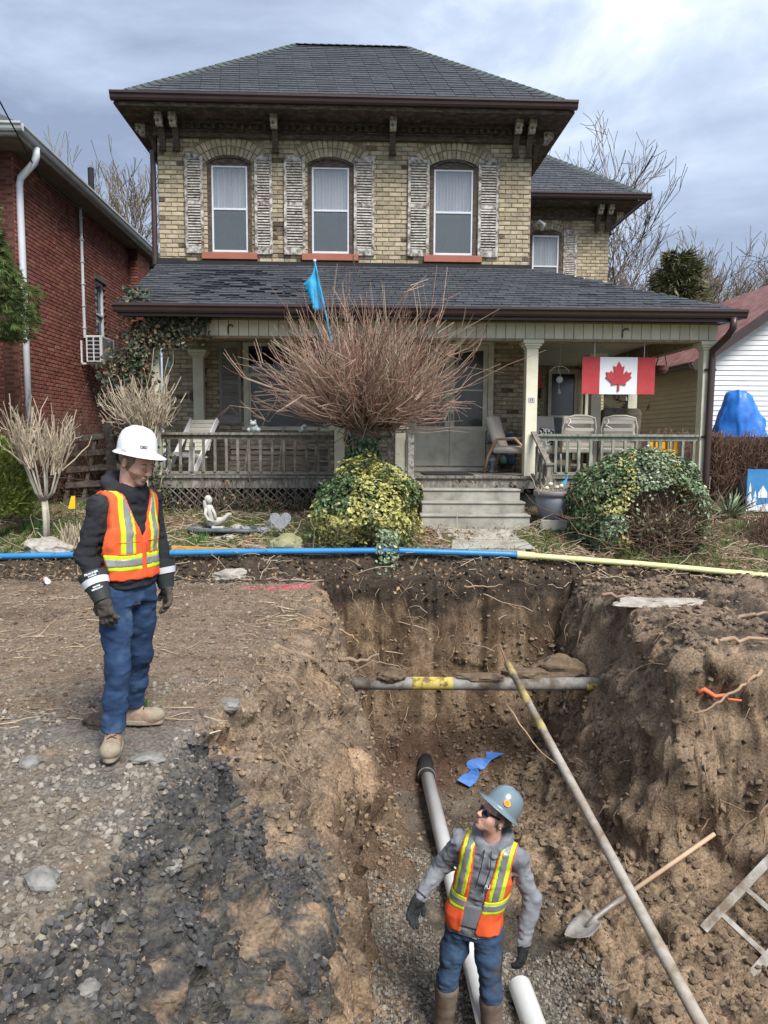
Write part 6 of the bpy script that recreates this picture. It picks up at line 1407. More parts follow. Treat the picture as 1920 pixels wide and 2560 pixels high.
# ================================================================== the dig
bp = thing('water_pipe', 'long blue plastic pipe joined to a pale yellow pipe lying along the lawn edge', 'pipe', (0, 9.8, .3))
pts = [(-6.3, .0, -.035), (-5.139, 0, -.03), (-4.1, 0, -.005), (-1.667, 0, .052), (.13, 0, .072), (1.70, 0, .03), (1.86, 0, .018)]
M_bpipe = mat('blue_pvc', [(.025, .19, .46), (.04, .26, .56)], scale=2.5, rough=.4, spec=.5); M_ypipe = mat('pale_yellow_pvc', [(.60, .60, .24), (.72, .72, .36)], scale=2.5, rough=.45, spec=.5)
def smoothpts(pts, n=40):
    P = np.array(pts); t = np.linspace(0, 1, len(P)); return [tuple(np.interp(q, P[:, 0], P[:, k]) for k in range(3)) for q in np.linspace(P[0, 0], P[-1, 0], n)]
MB().tube(smoothpts(pts), .040, 14).build('blue_pipe', M_bpipe, bp, smooth=True)
MB().tube(smoothpts([(1.80, 0, .022), (3.541, -.02, -.10), (5.156, -.04, -.243), (6.3, -.05, -.345)]), .039, 14).build('yellow_pipe', M_ypipe, bp, smooth=True); MB().tube([(1.78, 0, .024), (2.02, 0, .006)], .049, 16).build('coupling', M_ypipe, bp, smooth=False)
gp = thing('conduit_pipe', 'dirty grey pipe with yellow painted bands spanning the trench', 'pipe', (0, 8.3, -.95))
M_gpipe = mat('muddy_grey_pipe', [(.095, .068, .046), (.19, .175, .155), (.285, .285, .275)], scale=4, rough=.8, contrast=(.38, .6), bump=.3, bscale=30)
MB().tube([(-.75, 0, -.005), (.3, 0, .002), (1.4, 0, .0), (3.35, 0, .012)], .074, 20).build('pipe', M_gpipe, gp, smooth=True)
M_yband = mat('yellow_band_paint', [(.15, .11, .06), (.44, .33, .07), (.52, .42, .12)], scale=11, rough=.8, contrast=(.40, .56))
for a, b in ((.33, .80), (2.33, 2.62)): MB().tube([(a, 0, .002), (b, 0, .003)], .0755, 20, caps=False).build('painted_band', M_yband, gp, smooth=True)
# soil clinging to the pipe
def soil_lump(name, lab, c, r, seed): 
    D = rdir(700, -1, np.random.default_rng(seed)); o = rock(lab, c[0], c[1], r, mat('clinging_soil', [(.10, .072, .048), (.19, .14, .095)], scale=14, rough=.98, bump=1, bscale=60), seed, z=c[2] - r[2] * .45, name=name); o['category'] = 'soil clump'; return o
soil_lump('soil_clump', 'clump of earth sitting on the left third of the grey pipe', (.10, 8.28, -.85), (.17, .09, .09), 61); soil_lump('soil_clump', 'long smear of earth on the grey pipe right of its middle', (1.12, 8.30, -.87), (.33, .085, .05), 62); soil_lump('soil_clump', 'heap of earth on the grey pipe under the leaning pole', (1.62, 8.38, -.86), (.30, .12, .09), 63); soil_lump('soil_clump', 'peaked mound of earth above the right part of the grey pipe', (2.05, 8.46, -.84), (.30, .13, .15), 64)
M_yworn = mat('worn_yellow_paint', [(.20, .15, .095), (.34, .27, .13), (.46, .36, .10)], scale=10, rough=.8, contrast=(.36, .66))
w = thing('steel_pole', 'long dirty steel pole leaning from the grey pipe down to the near bank', 'pole', (1.40, 8.13, -.66))
a, b = Vector((0, 0, 0)), Vector((.62, -4.75, -1.17))
M_pole = mat('muddy_steel', [(.15, .105, .07), (.30, .255, .20), (.40, .375, .335)], scale=4, rough=.65, contrast=(.35, .6), bump=.3, bscale=30)
MB().tube([a, a.lerp(b, .3), a.lerp(b, .6), b], [.036, .039, .041, .042], 14).build('shaft', M_pole, w, smooth=True)
for t0, t1 in ((.0, .05), (.10, .16), (.22, .25)): MB().tube([a.lerp(b, t0), a.lerp(b, t1)], .0415, 14).build('yellow_band', M_yworn, w, smooth=True)
MB().tube([(-.01, .01, 0), (-.05, .03, .12), (-.09, .05, .22)], [.012, .01, .006], 6).build('wire_end', M_twig_r, w)
M_shaft = mat('shovel_wood', [(.44, .30, .19), (.58, .43, .30)], scale=5, rough=.6, stretch=(1, 1, .3)); M_steel = mat('dull_steel', [(.16, .13, .105), (.30, .275, .25), (.42, .40, .385)], scale=8, rough=.5, metal=.25)
def shovel(lab, p_tip, p_top, flip, blade=True):
    p0, p1 = Vector(p_tip), Vector(p_top); t = thing('shovel', lab, 'shovel', tuple(p0)); d, s_, u = frame(p1 - p0); L = (p1 - p0).length
    if flip: s_, u = -s_, -u
    def P(al, si, up): return d * al + s_ * si + u * up
    V, Fq = [], []; nA, nB = 10, 8
    for i in range(nA + 1):
        al = .30 * i / nA; hwid = .115 * min(1, (al / .15) ** .6 if al > 0 else 0) if al < .27 else .115 * (1 - (al - .27) * 4)
        hwid = max(hwid, .012)
        for j in range(nB + 1):
            si = (j / nB * 2 - 1); V.append(P(al, si * hwid, .035 * (si * si) - .03 * math.sin(al / .30 * 3.1) ))
    Fq = [(i * (nB + 1) + j, i * (nB + 1) + j + 1, (i + 1) * (nB + 1) + j + 1, (i + 1) * (nB + 1) + j) for i in range(nA) for j in range(nB)]
    o = MB().add(V, Fq).build('blade', M_steel, t, smooth=True); so = o.modifiers.new('solidify', 'SOLIDIFY'); so.thickness = .004
    MB().tube([P(.20, 0, -.012), P(.30, 0, .005), P(.46, 0, .012), P(.60, 0, .012)], [.012, .022, .021, .022], 12).build('socket', M_steel, t, smooth=True)
    MB().tube([P(.58, 0, .012), P(L * .7, 0, .012), P(L, 0, .012)], [.019, .019, .0185], 12).build('shaft', M_shaft, t, smooth=True); return t
shovel('round shovel lying across the right slope with its steel blade up and wooden shaft', (1.50, 5.66, -2.19), (2.92, 6.2, -1.60), False)
shovel('shovel standing in the far right corner of the trench behind the grey pipe', (2.10, 8.75, -1.95), (2.45, 9.0, -.50), True)
ld = thing('ladder', 'muddy aluminium ladder lying on the right slope at the edge of the photo', 'ladder', (2.56, 5.55, -2.03))
d = Vector((.80, .36, .50)).normalized(); s_ = Vector((.62, -.28, -.02)).normalized(); s_ = (s_ - d * s_.dot(d)).normalized(); nn_ = d.cross(s_)
M_lad = mat('muddy_aluminium', [(.16, .12, .085), (.27, .25, .215), (.37, .365, .35)], scale=6, rough=.6, contrast=(.38, .6), metal=.1)
for q in (0, .42):
    p = s_ * q; MB().bar(p, p + d * 2.0, .070, .030, nn_).build('rail', M_lad, ld, bevel=.003)
for k in range(6): p = d * (.20 + k * .30); MB().bar(p + s_ * .015, p + s_ * .405, .044, .026, nn_).build('rung', M_lad, ld, bevel=.003)
M_wpipe = mat('white_pvc', [(.54, .55, .54), (.68, .69, .69)], scale=2.5, rough=.4, spec=.5)
sp = thing('sewer_pipe', 'long white sewer pipe running along the trench floor from a black coupling', 'pipe', (.535, 8.80, -2.24)); b = Vector((.262, -4.5, -.11))
MB().tube([(0, 0, 0), b * .5, b], .080, 22).build('pipe', M_wpipe, sp, smooth=True); MB().tube([(0, .26, .03), (0, .06, .01), (0, -.16, -.0)], [.10, .107, .100], 20).build('coupling', M_black, sp, smooth=True)
w = MB()
for q in (-.11, .04): w.tube([(0, q, .0), (0, q - .014, .0)], .1105, 20)
w.build('clamp_band', M_steel, sp)
sp2 = thing('pipe_offcut', 'short white pipe offcut lying beside the long pipe at the bottom edge', 'pipe', (1.07, 5.35, -2.36)); w = MB(); pr = 24; b = Vector((.10, -1.2, -.02)); w.tube([(0, 0, 0), b], .088, pr, caps=False); w.tube([b, (0, 0, 0)], .076, pr, caps=False); w.build('pipe', M_wpipe, sp2, smooth=True)
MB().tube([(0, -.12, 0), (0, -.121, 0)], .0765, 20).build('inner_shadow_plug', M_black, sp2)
rib = thing('blue_ribbon', 'crumpled strip of blue plastic on the trench floor', 'plastic strip', (.98, 8.62, -2.24)); V = []
for i in range(15):
    q = i / 14; x = .42 * q + .05 * math.sin(q * 9); y = .42 * q + .03 * math.sin(q * 5); 
    for s in (-1, 1): V.append((x - s * (.035 + .055 * math.sin(q * 7 + 1) ** 2 + .03 * q), y + s * .03, gz(.98 + x, 8.62 + y) + 2.24 + .07 + .035 * math.sin(q * 11 + s)))
o = MB().add(V, [(2 * i, 2 * i + 1, 2 * i + 3, 2 * i + 2) for i in range(14)]).build('strip', mat('blue_film', [(.06, .16, .48), (.10, .25, .62)], scale=9, rough=.4), rib)
# roots
def root(lab, pts, r, m=None, name='root', cat='root', group='roots in the trench banks', off=.012):
    pts = [Vector(p) for p in pts]; q = []
    for a, b in zip(pts, pts[1:]):
        for k in range(5): q.append(a.lerp(b, k / 5) + Vector((wob(r * 1.0), wob(r * 1.0), wob(r * 1.0))))
    q.append(pts[-1]); n = len(q)
    o = MB().tube(q, [r * (1 - .7 * i / (n - 1)) for i in range(n)], 7).build(name, m or M_root, None, smooth=True, label=lab, cat=cat, group=group); return o
M_root = mat('earthy_root', [(.20, .145, .10), (.33, .25, .18)], scale=9, rough=.95, bump=.6, bscale=30)
M_rroot = mat('fresh_cut_root', [(.32, .21, .13), (.45, .33, .22)], scale=9, rough=.9)
def rp(x, z, out=.03):
    # the point of the right bank at this x and height
    for y in np.arange(9.3, 5.0, -.02):
        if gz(x, y) < z: return (x, y - out, z)
    return (x, 5.4, z)
def lp(y, z, out=.03):
    for x in np.arange(-1.5, 1.2, .015):
        if gz(x, y) < z: return (x + out, y, z)
    return (-.2, y, z)
def sz(x, y, d=.03): return (x, y, gz(x, y) + d)
root('longest root running down the left bank towards the end of the grey pipe', [lp(6.6, -.03), lp(6.95, -.22, .05), lp(7.3, -.5, .05), lp(7.7, -.86, .04), (-.28, 7.95, -.97), (-.18, 8.0, -.99)], .030, name='root')
root('pale root poking over the left rim towards the trench', [(-.85, 8.6, -.22), (-.62, 8.7, -.36), (-.42, 8.8, -.52), (-.30, 8.8, -.62)], .024, M_rroot)
root('thick broken root above the left end of the grey pipe', [(-.60, 8.35, -.72), (-.35, 8.3, -.68), (-.05, 8.3, -.60)], .038); root('thin root tip curling above the grey pipe at its left end', [(-.45, 8.2, -.84), (-.12, 8.2, -.66), (.1, 8.2, -.70), (.28, 8.2, -.76)], .013)
root('branching root beside the long root on the left bank', [lp(7.0, -.26, .04), lp(7.2, -.55, .06), lp(7.35, -.82, .06)], .020); root('thin root across the lower left bank', [lp(6.2, -1.0, .02), lp(6.35, -1.12, .05), lp(6.5, -1.16, .12), lp(6.6, -1.22, .28)], .010)
root('long pale root hanging across the orange pipe on the right bank', [rp(3.38, -.20, .03), rp(3.2, -.32, .07), rp(3.0, -.45, .09), rp(2.8, -.58, .08), rp(2.62, -.74, .05)], .017, M_rroot); root('pinkish thick root on the rim at the right edge', [(3.0, 6.62, .02), (3.3, 6.6, .05), (3.8, 6.6, .12)], .026, M_rroot)
root('forked thin root low on the right bank, upper strand', [rp(3.3, -1.22, .0), rp(3.15, -1.26, .05), rp(2.95, -1.40, .05), rp(2.80, -1.62, .03)], .011, M_rroot); root('forked thin root low on the right bank, lower strand', [rp(3.45, -1.22, .0), rp(3.3, -1.35, .05), rp(3.1, -1.55, .05), rp(2.98, -1.72, .03)], .013)
root('thin root dangling behind the steel pole', [(1.35, 7.9, -1.05), (1.7, 7.7, -1.5), (2.1, 7.6, -1.75)], .011, M_rroot); root('red brown stick on the churned soil right of the far wall', [(2.55, 8.55, .06), (2.85, 8.45, .04), (3.05, 8.4, .03)], .024, M_twig_r); root('dark stick at the right edge on the churned soil', [(3.6, 7.4, .06), (3.9, 7.5, .09), (4.3, 7.6, .1)], .022)
root('pale stick stuck in the far wall below the lawn edge', [(1.05, 9.55, -.06), (1.3, 9.5, -.05), (1.55, 9.5, -.03)], .013, M_rroot); root('pale thin root lower on the far wall', [(1.3, 9.45, -.14), (1.6, 9.4, -.26), (1.8, 9.4, -.34)], .008, M_rroot)
root('bright orange pipe stub showing in the right bank', [rp(2.84, -.40, .02), rp(3.20, -.455, .03)], .030, mat('orange_duct', [(.60, .13, .05), (.68, .19, .09)], scale=7, rough=.6), 'duct_stub', 'pipe', None)
# fine rootlets, stuff
n = 420; pk = RNG.random(n); xx = np.where(pk < .45, RNG.uniform(-.85, 2.5, n), np.where(pk < .7, RNG.uniform(2.2, 3.6, n), RNG.uniform(-1.3, -.7, n))); yy = np.where(pk < .45, RNG.uniform(9.3, 9.72, n), np.where(pk < .7, RNG.uniform(6.0, 9.3, n), RNG.uniform(5, 9.3, n)))
P, nn, c = gzv(xx, yy); C2 = curves(P + nn * .01, nn * .5 + RNG.normal(size=nn.shape) * .6 + np.array([0, 0, -.4]), RNG.uniform(.08, .32, n), 6, bend=(0, 0, -.4), wob=.25); V, F = tubes(C2, np.linspace(1, .3, 6)[None] * RNG.uniform(.002, .0055, (n, 1)), 4); obj('rootlets', mesh_np('rootlets', V, F), M_rroot, kind='stuff')
# gravel, clods, straw
def scatter_stuff(name, n, fx, fy, fs, m, test, rise=.2, seed=1, flat=.7, nudge=1):
    x, y = fx(n), fy(n); P, nn, c = gzv(x, y); k = test(P, nn); P, nn = P[k], nn[k]; S = fs(len(P)); P = P + nn * (S * rise)[:, None]
    V, F = stones(P, S, flat=flat); return obj(name, mesh_np(name, V, F), m, kind='stuff')
U = RNG.uniform
def psz(a, b, p=2.5): return lambda n: a + (b - a) * RNG.random(n) ** p
M_grav = mat('gravel_stones', [(.125, .105, .083), (.215, .19, .158), (.33, .305, .265)], scale=9, rough=.95, rnd=.38, hue=.012, bump=.3, bscale=50)
M_grav2 = mat('floor_gravel', [(.105, .095, .08), (.20, .18, .15), (.31, .285, .245)], scale=9, rough=.95, rnd=.38, hue=.012)
M_clod = mat('soil_clods', [(.13, .095, .066), (.215, .162, .115)], scale=8, rough=.98, rnd=.32, bump=.6, bscale=50, hue=.01)
M_clodd = mat('black_asphalt_crumbs', [(.036, .036, .038), (.078, .077, .077), (.15, .145, .138)], scale=8, rough=.95, rnd=.45, bump=.5, bscale=50)
M_clodt = mat('tan_clods', [(.18, .13, .09), (.31, .225, .15)], scale=8, rough=.98, rnd=.25, bump=.5, bscale=50)
N1 = lambda P, s, f: fbm(P * f, 3, s)
scatter_stuff('gravel', 17000, lambda n: U(-4.2, -.95, n), lambda n: 2.0 + 3.6 * RNG.random(n) ** 1.2, psz(.004, .024, 3.2), M_grav, lambda P, nn: (N1(P, 81, 1.6) + (4.4 - P[:, 1]) * .6 > -.12) & (P[:, 2] > -.22), .25)
scatter_stuff('gravel', 800, lambda n: U(-4.2, -1.2, n), lambda n: U(2.0, 4.3, n), psz(.011, .032, 3), M_grav, lambda P, nn: (N1(P, 82, 1.3) > .02) & (P[:, 2] > -.15), .2)
scatter_stuff('gravel', 2600, lambda n: U(-5.5, -.8, n), lambda n: U(4.8, 9.6, n), psz(.006, .024, 3), M_grav, lambda P, nn: P[:, 2] > -.06, .2)
scatter_stuff('trench_gravel', 15000, lambda n: U(-.25, 1.75, n), lambda n: U(4.7, 7.3, n), psz(.007, .021, 2), M_grav2, lambda P, nn: (P[:, 2] < -2.22) & (N1(P, 83, 1.6) + (6.3 - P[:, 1]) * .8 + np.clip(1.45 - P[:, 0], -.6, .2) * 2.0 > 0), .3)
scatter_stuff('asphalt_crumbs', 16000, lambda n: U(-1.65, -.2, n), lambda n: U(2.2, 5.0, n), psz(.004, .026, 3.6), M_clodd, lambda P, nn: (P[:, 2] < -.03) & (N1(P, 65, 4.5) * .45 + N1(P, 61, 1.7) * .3 + .38 + P[:, 2] * (.25 + .04 * (P[:, 1] - 2.5)) > .03) & (P[:, 1] < 4.75), .3)
scatter_stuff('dirt_clods', 9000, lambda n: U(-1.5, .5, n), lambda n: U(3.0, 9.4, n), psz(.004, .034, 4), M_clodt, lambda P, nn: (P[:, 2] < -.04) & (P[:, 0] < .2) & ((P[:, 1] > 4.6) | (P[:, 2] < -1.0)), .3)
scatter_stuff('dirt_clods', 15000, lambda n: U(.9, 4.5, n), lambda n: U(4.2, 9.6, n), psz(.004, .045, 4), M_clod, lambda P, nn: ((P[:, 2] > -2.36) | (P[:, 0] > 1.5)) & (N1(P, 87, 1.5) > -.35), .3)
scatter_stuff('dirt_clods', 5000, lambda n: U(-.9, 2.5, n), lambda n: U(6.6, 9.72, n), psz(.004, .034, 4), M_clod, lambda P, nn: (P[:, 2] < -.9) | (RNG.random(len(P)) < .05), .3)
scatter_stuff('topsoil_clods', 3200, lambda n: U(-6, 6, n), lambda n: U(9.38, 9.95, n), psz(.008, .04, 3), mat('topsoil_clods', [(.035, .027, .021), (.075, .058, .044)], scale=8, rough=.98, rnd=.4, bump=.6, bscale=50), lambda P, nn: P[:, 2] > -.3, .3)
scatter_stuff('dirt_clods', 5000, lambda n: U(-5.5, -.8, n), lambda n: U(4.6, 9.7, n), psz(.005, .028, 3), M_clod, lambda P, nn: P[:, 2] > -.05, .25)
scatter_stuff('soil_crumbs', 15000, lambda n: U(-1.4, .3, n), lambda n: U(2.4, 7.5, n), psz(.003, .011, 2), M_clodt, lambda P, nn: (P[:, 2] < -.03) & (P[:, 0] < .3) & ((P[:, 1] > 4.5) | (RNG.random(len(P)) < .45)), .2)
scatter_stuff('soil_crumbs', 15000, lambda n: U(1.0, 4.4, n), lambda n: U(4.3, 8.5, n), psz(.003, .012, 2), M_clod, lambda P, nn: (P[:, 2] > -2.4) & (P[:, 2] < .2), .2)
scatter_stuff('soil_crumbs', 9000, lambda n: U(-5, -.9, n), lambda n: 2.4 + 6.5 * RNG.random(n) ** 1.3, psz(.003, .009, 2), M_clod, lambda P, nn: P[:, 2] > -.06, .2)
n = 850; x = U(-4.5, -.85, n); y = 3.6 + 6 * RNG.random(n); P, nn, c = gzv(x, y); k = (P[:, 2] > -.08) & ((fbm(P * 1.1, 2, 91) > .05) | (np.abs(P[:, 1] - 4.75) < .2)); P = P[k]; n = len(P); P[:, 2] += .012; C2 = curves(P, RNG.normal(size=(n, 3)) * np.array([1, .5, .06]), RNG.uniform(.05, .24, n), 4, wob=.08); V, F = tubes(C2, np.linspace(1, .6, 4)[None] * RNG.uniform(.002, .0055, (n, 1)), 4); obj('straw', mesh_np('straw', V, F), mat('dry_straw', [(.33, .25, .16), (.50, .41, .28)], scale=5, rnd=.3), kind='stuff')
# ================================================================== people: each garment and the body are surfaces of blended volumes
class Vol:
    def __init__(s, lo, hi, h, zs=None):
        s.ax = [np.arange(lo[i], hi[i] + h, h).astype(np.float32) for i in range(3)]
        if zs is not None: s.ax[2] = np.asarray(zs, np.float32)
        s.d = np.full([len(a) for a in s.ax], .4, np.float32); s.h = h; s.xf()
    def xf(s, R_=None, t=(0, 0, 0)): s.R = np.eye(3) if R_ is None else np.array(R_); s.t = np.array(t, float)
    def put(s, fn, pts, m, k=.02, sub=False):
        W = (np.atleast_2d(np.asarray(pts, float)) @ s.R.T) + s.t; lo, hi = W.min(0) - m - k - 2 * s.h, W.max(0) + m + k + 2 * s.h
        sl = tuple(slice(max(0, np.searchsorted(a, lo[i])), np.searchsorted(a, hi[i])) for i, a in enumerate(s.ax))
        X = s.ax[0][sl[0]][:, None, None] - s.t[0]; Y = s.ax[1][sl[1]][None, :, None] - s.t[1]; Z = s.ax[2][sl[2]][None, None, :] - s.t[2]
        if X.size == 0 or Y.size == 0 or Z.size == 0: return s
        q = [X * s.R[0, i] + Y * s.R[1, i] + Z * s.R[2, i] for i in range(3)]
        e = np.broadcast_to(fn(*q), s.d[sl].shape); d = s.d[sl]
        if sub:
            e = -e; h = np.maximum(k - np.abs(d - e), 0) / k; s.d[sl] = np.maximum(d, e) + h * h * k * .25
        else:
            h = np.maximum(k - np.abs(d - e), 0) / k; s.d[sl] = np.minimum(d, e) - h * h * k * .25
        return s
    def cone(s, a, b, ra, rb, k=.02, sub=False):
        a = np.array(a, float); b = np.array(b, float); ba = b - a; L2 = max(ba @ ba, 1e-9)
        def f(x, y, z):
            px, py, pz = x - a[0], y - a[1], z - a[2]; t = np.clip((px * ba[0] + py * ba[1] + pz * ba[2]) / L2, 0, 1)
            return np.sqrt((px - t * ba[0]) ** 2 + (py - t * ba[1]) ** 2 + (pz - t * ba[2]) ** 2) - (ra + (rb - ra) * t)
        return s.put(f, [a, b], max(ra, rb), k, sub)
    def chain(s, pts, rs, k=.02):
        for (a, b, ra, rb) in zip(pts, pts[1:], rs, rs[1:]): s.cone(a, b, ra, rb, k)
        return s
    def ell(s, c, r, k=.02, sub=False, rot=None):
        c = np.array(c, float); r = np.array(r, float); Q = np.eye(3) if rot is None else np.array(rot)
        def f(x, y, z):
            p = [x - c[0], y - c[1], z - c[2]]; q = [p[0] * Q[0, i] + p[1] * Q[1, i] + p[2] * Q[2, i] for i in range(3)]
            k0 = np.sqrt(sum((q[i] / r[i]) ** 2 for i in range(3))); k1 = np.sqrt(sum((q[i] / r[i] ** 2) ** 2 for i in range(3))) + 1e-6
            return k0 * (k0 - 1) / k1
        return s.put(f, [c], r.max(), k, sub)
    def box(s, c, hf, rad, k=.01, sub=False, rot=None):
        c = np.array(c, float); hf = np.array(hf, float) - rad; Q = np.eye(3) if rot is None else np.array(rot)
        def f(x, y, z):
            p = [x - c[0], y - c[1], z - c[2]]; q = [np.abs(p[0] * Q[0, i] + p[1] * Q[1, i] + p[2] * Q[2, i]) - hf[i] for i in range(3)]
            return np.sqrt(sum(np.maximum(v, 0) ** 2 for v in q)) + np.minimum(np.maximum(np.maximum(q[0], q[1]), q[2]), 0) - rad
        return s.put(f, [c], np.linalg.norm(hf + rad), k, sub)
    def loft(s, tab, k=.03, p=2.4):
        """tab rows: z, cx, cy, half depth, half width"""
        T = np.array(tab, float)
        def f(x, y, z):
            g = lambda i: np.interp(z, T[:, 0], T[:, i]).astype(np.float32)
            a, b = g(3), g(4); e = (np.abs((x - g(1)) / a) ** p + np.abs((y - g(2)) / b) ** p) ** (1 / p)
            return np.maximum((e - 1) * np.minimum(a, b), np.abs(z - (T[0, 0] + T[-1, 0]) / 2) - (T[-1, 0] - T[0, 0]) / 2)
        return s.put(f, [(T[:, 1].min(), T[:, 2].min(), T[0, 0]), (T[:, 1].max(), T[:, 2].max(), T[-1, 0])], max(T[:, 3].max(), T[:, 4].max()), k)
    def grid(s): return np.meshgrid(*s.ax, indexing='ij')
    def wrinkle(s, amp, freq, seed, band=.05):
        m = np.abs(s.d) < band; i = np.argwhere(m); P = np.stack([s.ax[k][i[:, k]] for k in range(3)], -1)
        s.d[m] += (amp * (1 - 2 * np.abs(fbm(P * np.array(freq), 2, seed)))).astype(np.float32); return s
    def mesh(s, name, d=None, smooth=True):
        d = s.d if d is None else d; ins = d < 0; c = [ins[i:ins.shape[0] - 1 + i, j:ins.shape[1] - 1 + j, k:ins.shape[2] - 1 + k] for i in (0, 1) for j in (0, 1) for k in (0, 1)]
        cnt = sum(x.astype(np.int8) for x in c); act = (cnt > 0) & (cnt < 8); I = np.argwhere(act); n = len(I)
        vid = np.full(act.shape, -1, np.int32); vid[act] = np.arange(n); acc = np.zeros((n, 3)); num = np.zeros(n)
        for ax in range(3):
            o = [k for k in range(3) if k != ax]
            for u in (0, 1):
                for v in (0, 1):
                    a = I.copy(); a[:, o[0]] += u; a[:, o[1]] += v; b = a.copy(); b[:, ax] += 1
                    da, db = d[tuple(a.T)], d[tuple(b.T)]; x = (da < 0) != (db < 0); t = da / np.where(x, da - db, 1)
                    p = a.astype(float); p[:, ax] += t; acc[x] += p[x]; num[x] += 1
        V = acc / num[:, None]; V = np.stack([np.interp(V[:, k], np.arange(len(s.ax[k])), s.ax[k]) for k in range(3)], -1)
        Fs = []
        for ax in range(3):
            a = np.moveaxis(ins, ax, 0); x = a[:-1] != a[1:]; q = np.argwhere(x); e = np.zeros_like(q)
            o = [k for k in range(3) if k != ax]; e[:, ax] = q[:, 0]; e[:, o[0]] = q[:, 1]; e[:, o[1]] = q[:, 2]
            ok = (e[:, o[0]] > 0) & (e[:, o[1]] > 0) & (e[:, o[0]] < d.shape[o[0]] - 1) & (e[:, o[1]] < d.shape[o[1]] - 1); e = e[ok]
            def g(u, v): w = e.copy(); w[:, o[0]] += u; w[:, o[1]] += v; return vid[tuple(w.T)]
            f = np.stack([g(-1, -1), g(0, -1), g(0, 0), g(-1, 0)], -1); pos = ins[tuple(e.T)]
            if ax == 1: pos = ~pos
            f[~pos] = f[~pos][:, ::-1]; Fs.append(f[(f >= 0).all(1)])
        return mesh_np(name, V, np.concatenate(Fs), smooth=smooth)

M_skin = mat('skin', [(.50, .26, .19), (.61, .345, .265), (.65, .40, .315)], scale=14, rough=.55, bump=.12, bscale=140, spec=.4)
M_stub = mat('beard_stubble', [(.31, .185, .135), (.47, .285, .215)], scale=90, rough=.8)
M_hair = mat('short_brown_hair', [(.16, .11, .08), (.27, .195, .145)], scale=70, rough=.8)
M_lip = mat('lip', [(.33, .12, .10), (.40, .16, .13)], scale=8, rough=.5)
M_eyew = mat('eye_white', [(.55, .52, .50), (.6, .58, .56)], scale=3, rough=.3)
M_jack = mat('black_canvas', [(.012, .013, .017), (.024, .026, .032), (.055, .055, .058)], scale=3.5, rough=.9, bump=.3, bscale=160, contrast=(.35, .78))
M_hoodie = mat('grey_fleece', [(.135, .145, .165), (.205, .22, .245), (.25, .265, .29)], scale=4, rough=.95, bump=.25, bscale=180)
M_jeans = mat('blue_denim', [(.012, .028, .066), (.024, .054, .122), (.095, .14, .205)], scale=3.6, rough=.92, bump=.25, bscale=220, contrast=(.34, .72))
M_jeans2 = mat('muddy_denim', [(.10, .085, .065), (.035, .070, .14), (.06, .11, .19)], scale=4.0, rough=.92, bump=.25, bscale=220, contrast=(.36, .6))
M_orange = mat('fluorescent_orange', [(.60, .085, .03), (.84, .12, .035), (.93, .165, .06)], scale=4, rough=.75, bump=.12, bscale=120)
M_lime = mat('fluorescent_yellow', [(.52, .68, .02), (.62, .80, .04)], scale=6, rough=.7)
M_silver = mat('reflective_tape', [(.25, .245, .245), (.34, .335, .33)], scale=9, rough=.4, metal=.25)
M_hatw = mat('white_hard_hat', [(.72, .75, .78), (.80, .82, .84)], scale=3, rough=.32, spec=.5)
M_hatg = mat('grey_blue_hard_hat', [(.145, .20, .235), (.185, .25, .285)], scale=3, rough=.28, spec=.5)
M_leather = mat('boot_leather', [(.17, .115, .075), (.29, .205, .145), (.38, .295, .22)], scale=9, rough=.85, bump=.4, bscale=60)
M_sole = mat('muddy_sole', [(.22, .18, .125), (.38, .335, .25)], scale=12, rough=.9, bump=.4, bscale=50)
M_rubber = mat('muddy_rubber_boots', [(.085, .06, .042), (.165, .13, .10), (.22, .19, .155)], scale=6, rough=.8, bump=.4, bscale=30)
M_glv = mat('dark_leather_glove', [(.045, .037, .031), (.095, .08, .07)], scale=16, rough=.75, bump=.5, bscale=50)
M_glvb = mat('black_work_glove', [(.014, .017, .019), (.03, .036, .038)], scale=12, rough=.8, bump=.4, bscale=70)
M_cuff = mat('glove_cuff', [(.022, .028, .03), (.04, .048, .05)], scale=6, rough=.6)

def rotY(a): return np.array(Matrix.Rotation(a, 3, 'Y'))
def rotZ(a): return np.array(Matrix.Rotation(a, 3, 'Z'))
def hand(v, w, d, n, thumb, curl, grow=0.0, k=.008):
    """five separate fingers of unequal length, bent at the knuckles; d along the hand, n out of the palm, thumb = side of the thumb"""
    w = np.array(w, float); d = np.array(d, float); d /= np.linalg.norm(d); n = np.array(n, float); n -= d * (n @ d); n /= np.linalg.norm(n); s = np.cross(n, d) * thumb
    M3 = np.stack([s, d, n], 1); v.box(w + d * .052, (.043 + grow, .054 + grow, .017 + grow), .016, .012, rot=M3); v.cone(w - d * .03, w + d * .02, .031 + grow, .034 + grow, .02)
    for q, (off, L, dl) in enumerate(((.032, .078, .0), (.011, .088, .004), (-.011, .082, .002), (-.032, .064, -.006))):
        b = w + d * (.098 + dl) + s * off; c = curl * (1 + .12 * q); e1 = d * math.cos(c * .55) + n * math.sin(c * .55); e2 = d * math.cos(c * 1.35) + n * math.sin(c * 1.35); e3 = d * math.cos(c * 1.9) + n * math.sin(c * 1.9)
        spread = s * off * .25
        p1 = b + e1 * L * .45 + spread; p2 = p1 + e2 * L * .32 + spread * .4; p3 = p2 + e3 * L * .25
        v.chain([b - d * .02, p1, p2, p3], [.0105 + grow, .0100 + grow, .0092 + grow, .0078 + grow], k)
    t0 = w + d * .022 + s * .034; t1 = t0 + s * .028 + d * .034 + n * .012; t2 = t1 + s * .006 + d * .030 + n * .010
    v.chain([t0, t1, t2], [.0145 + grow, .0120 + grow, .0095 + grow], .012)
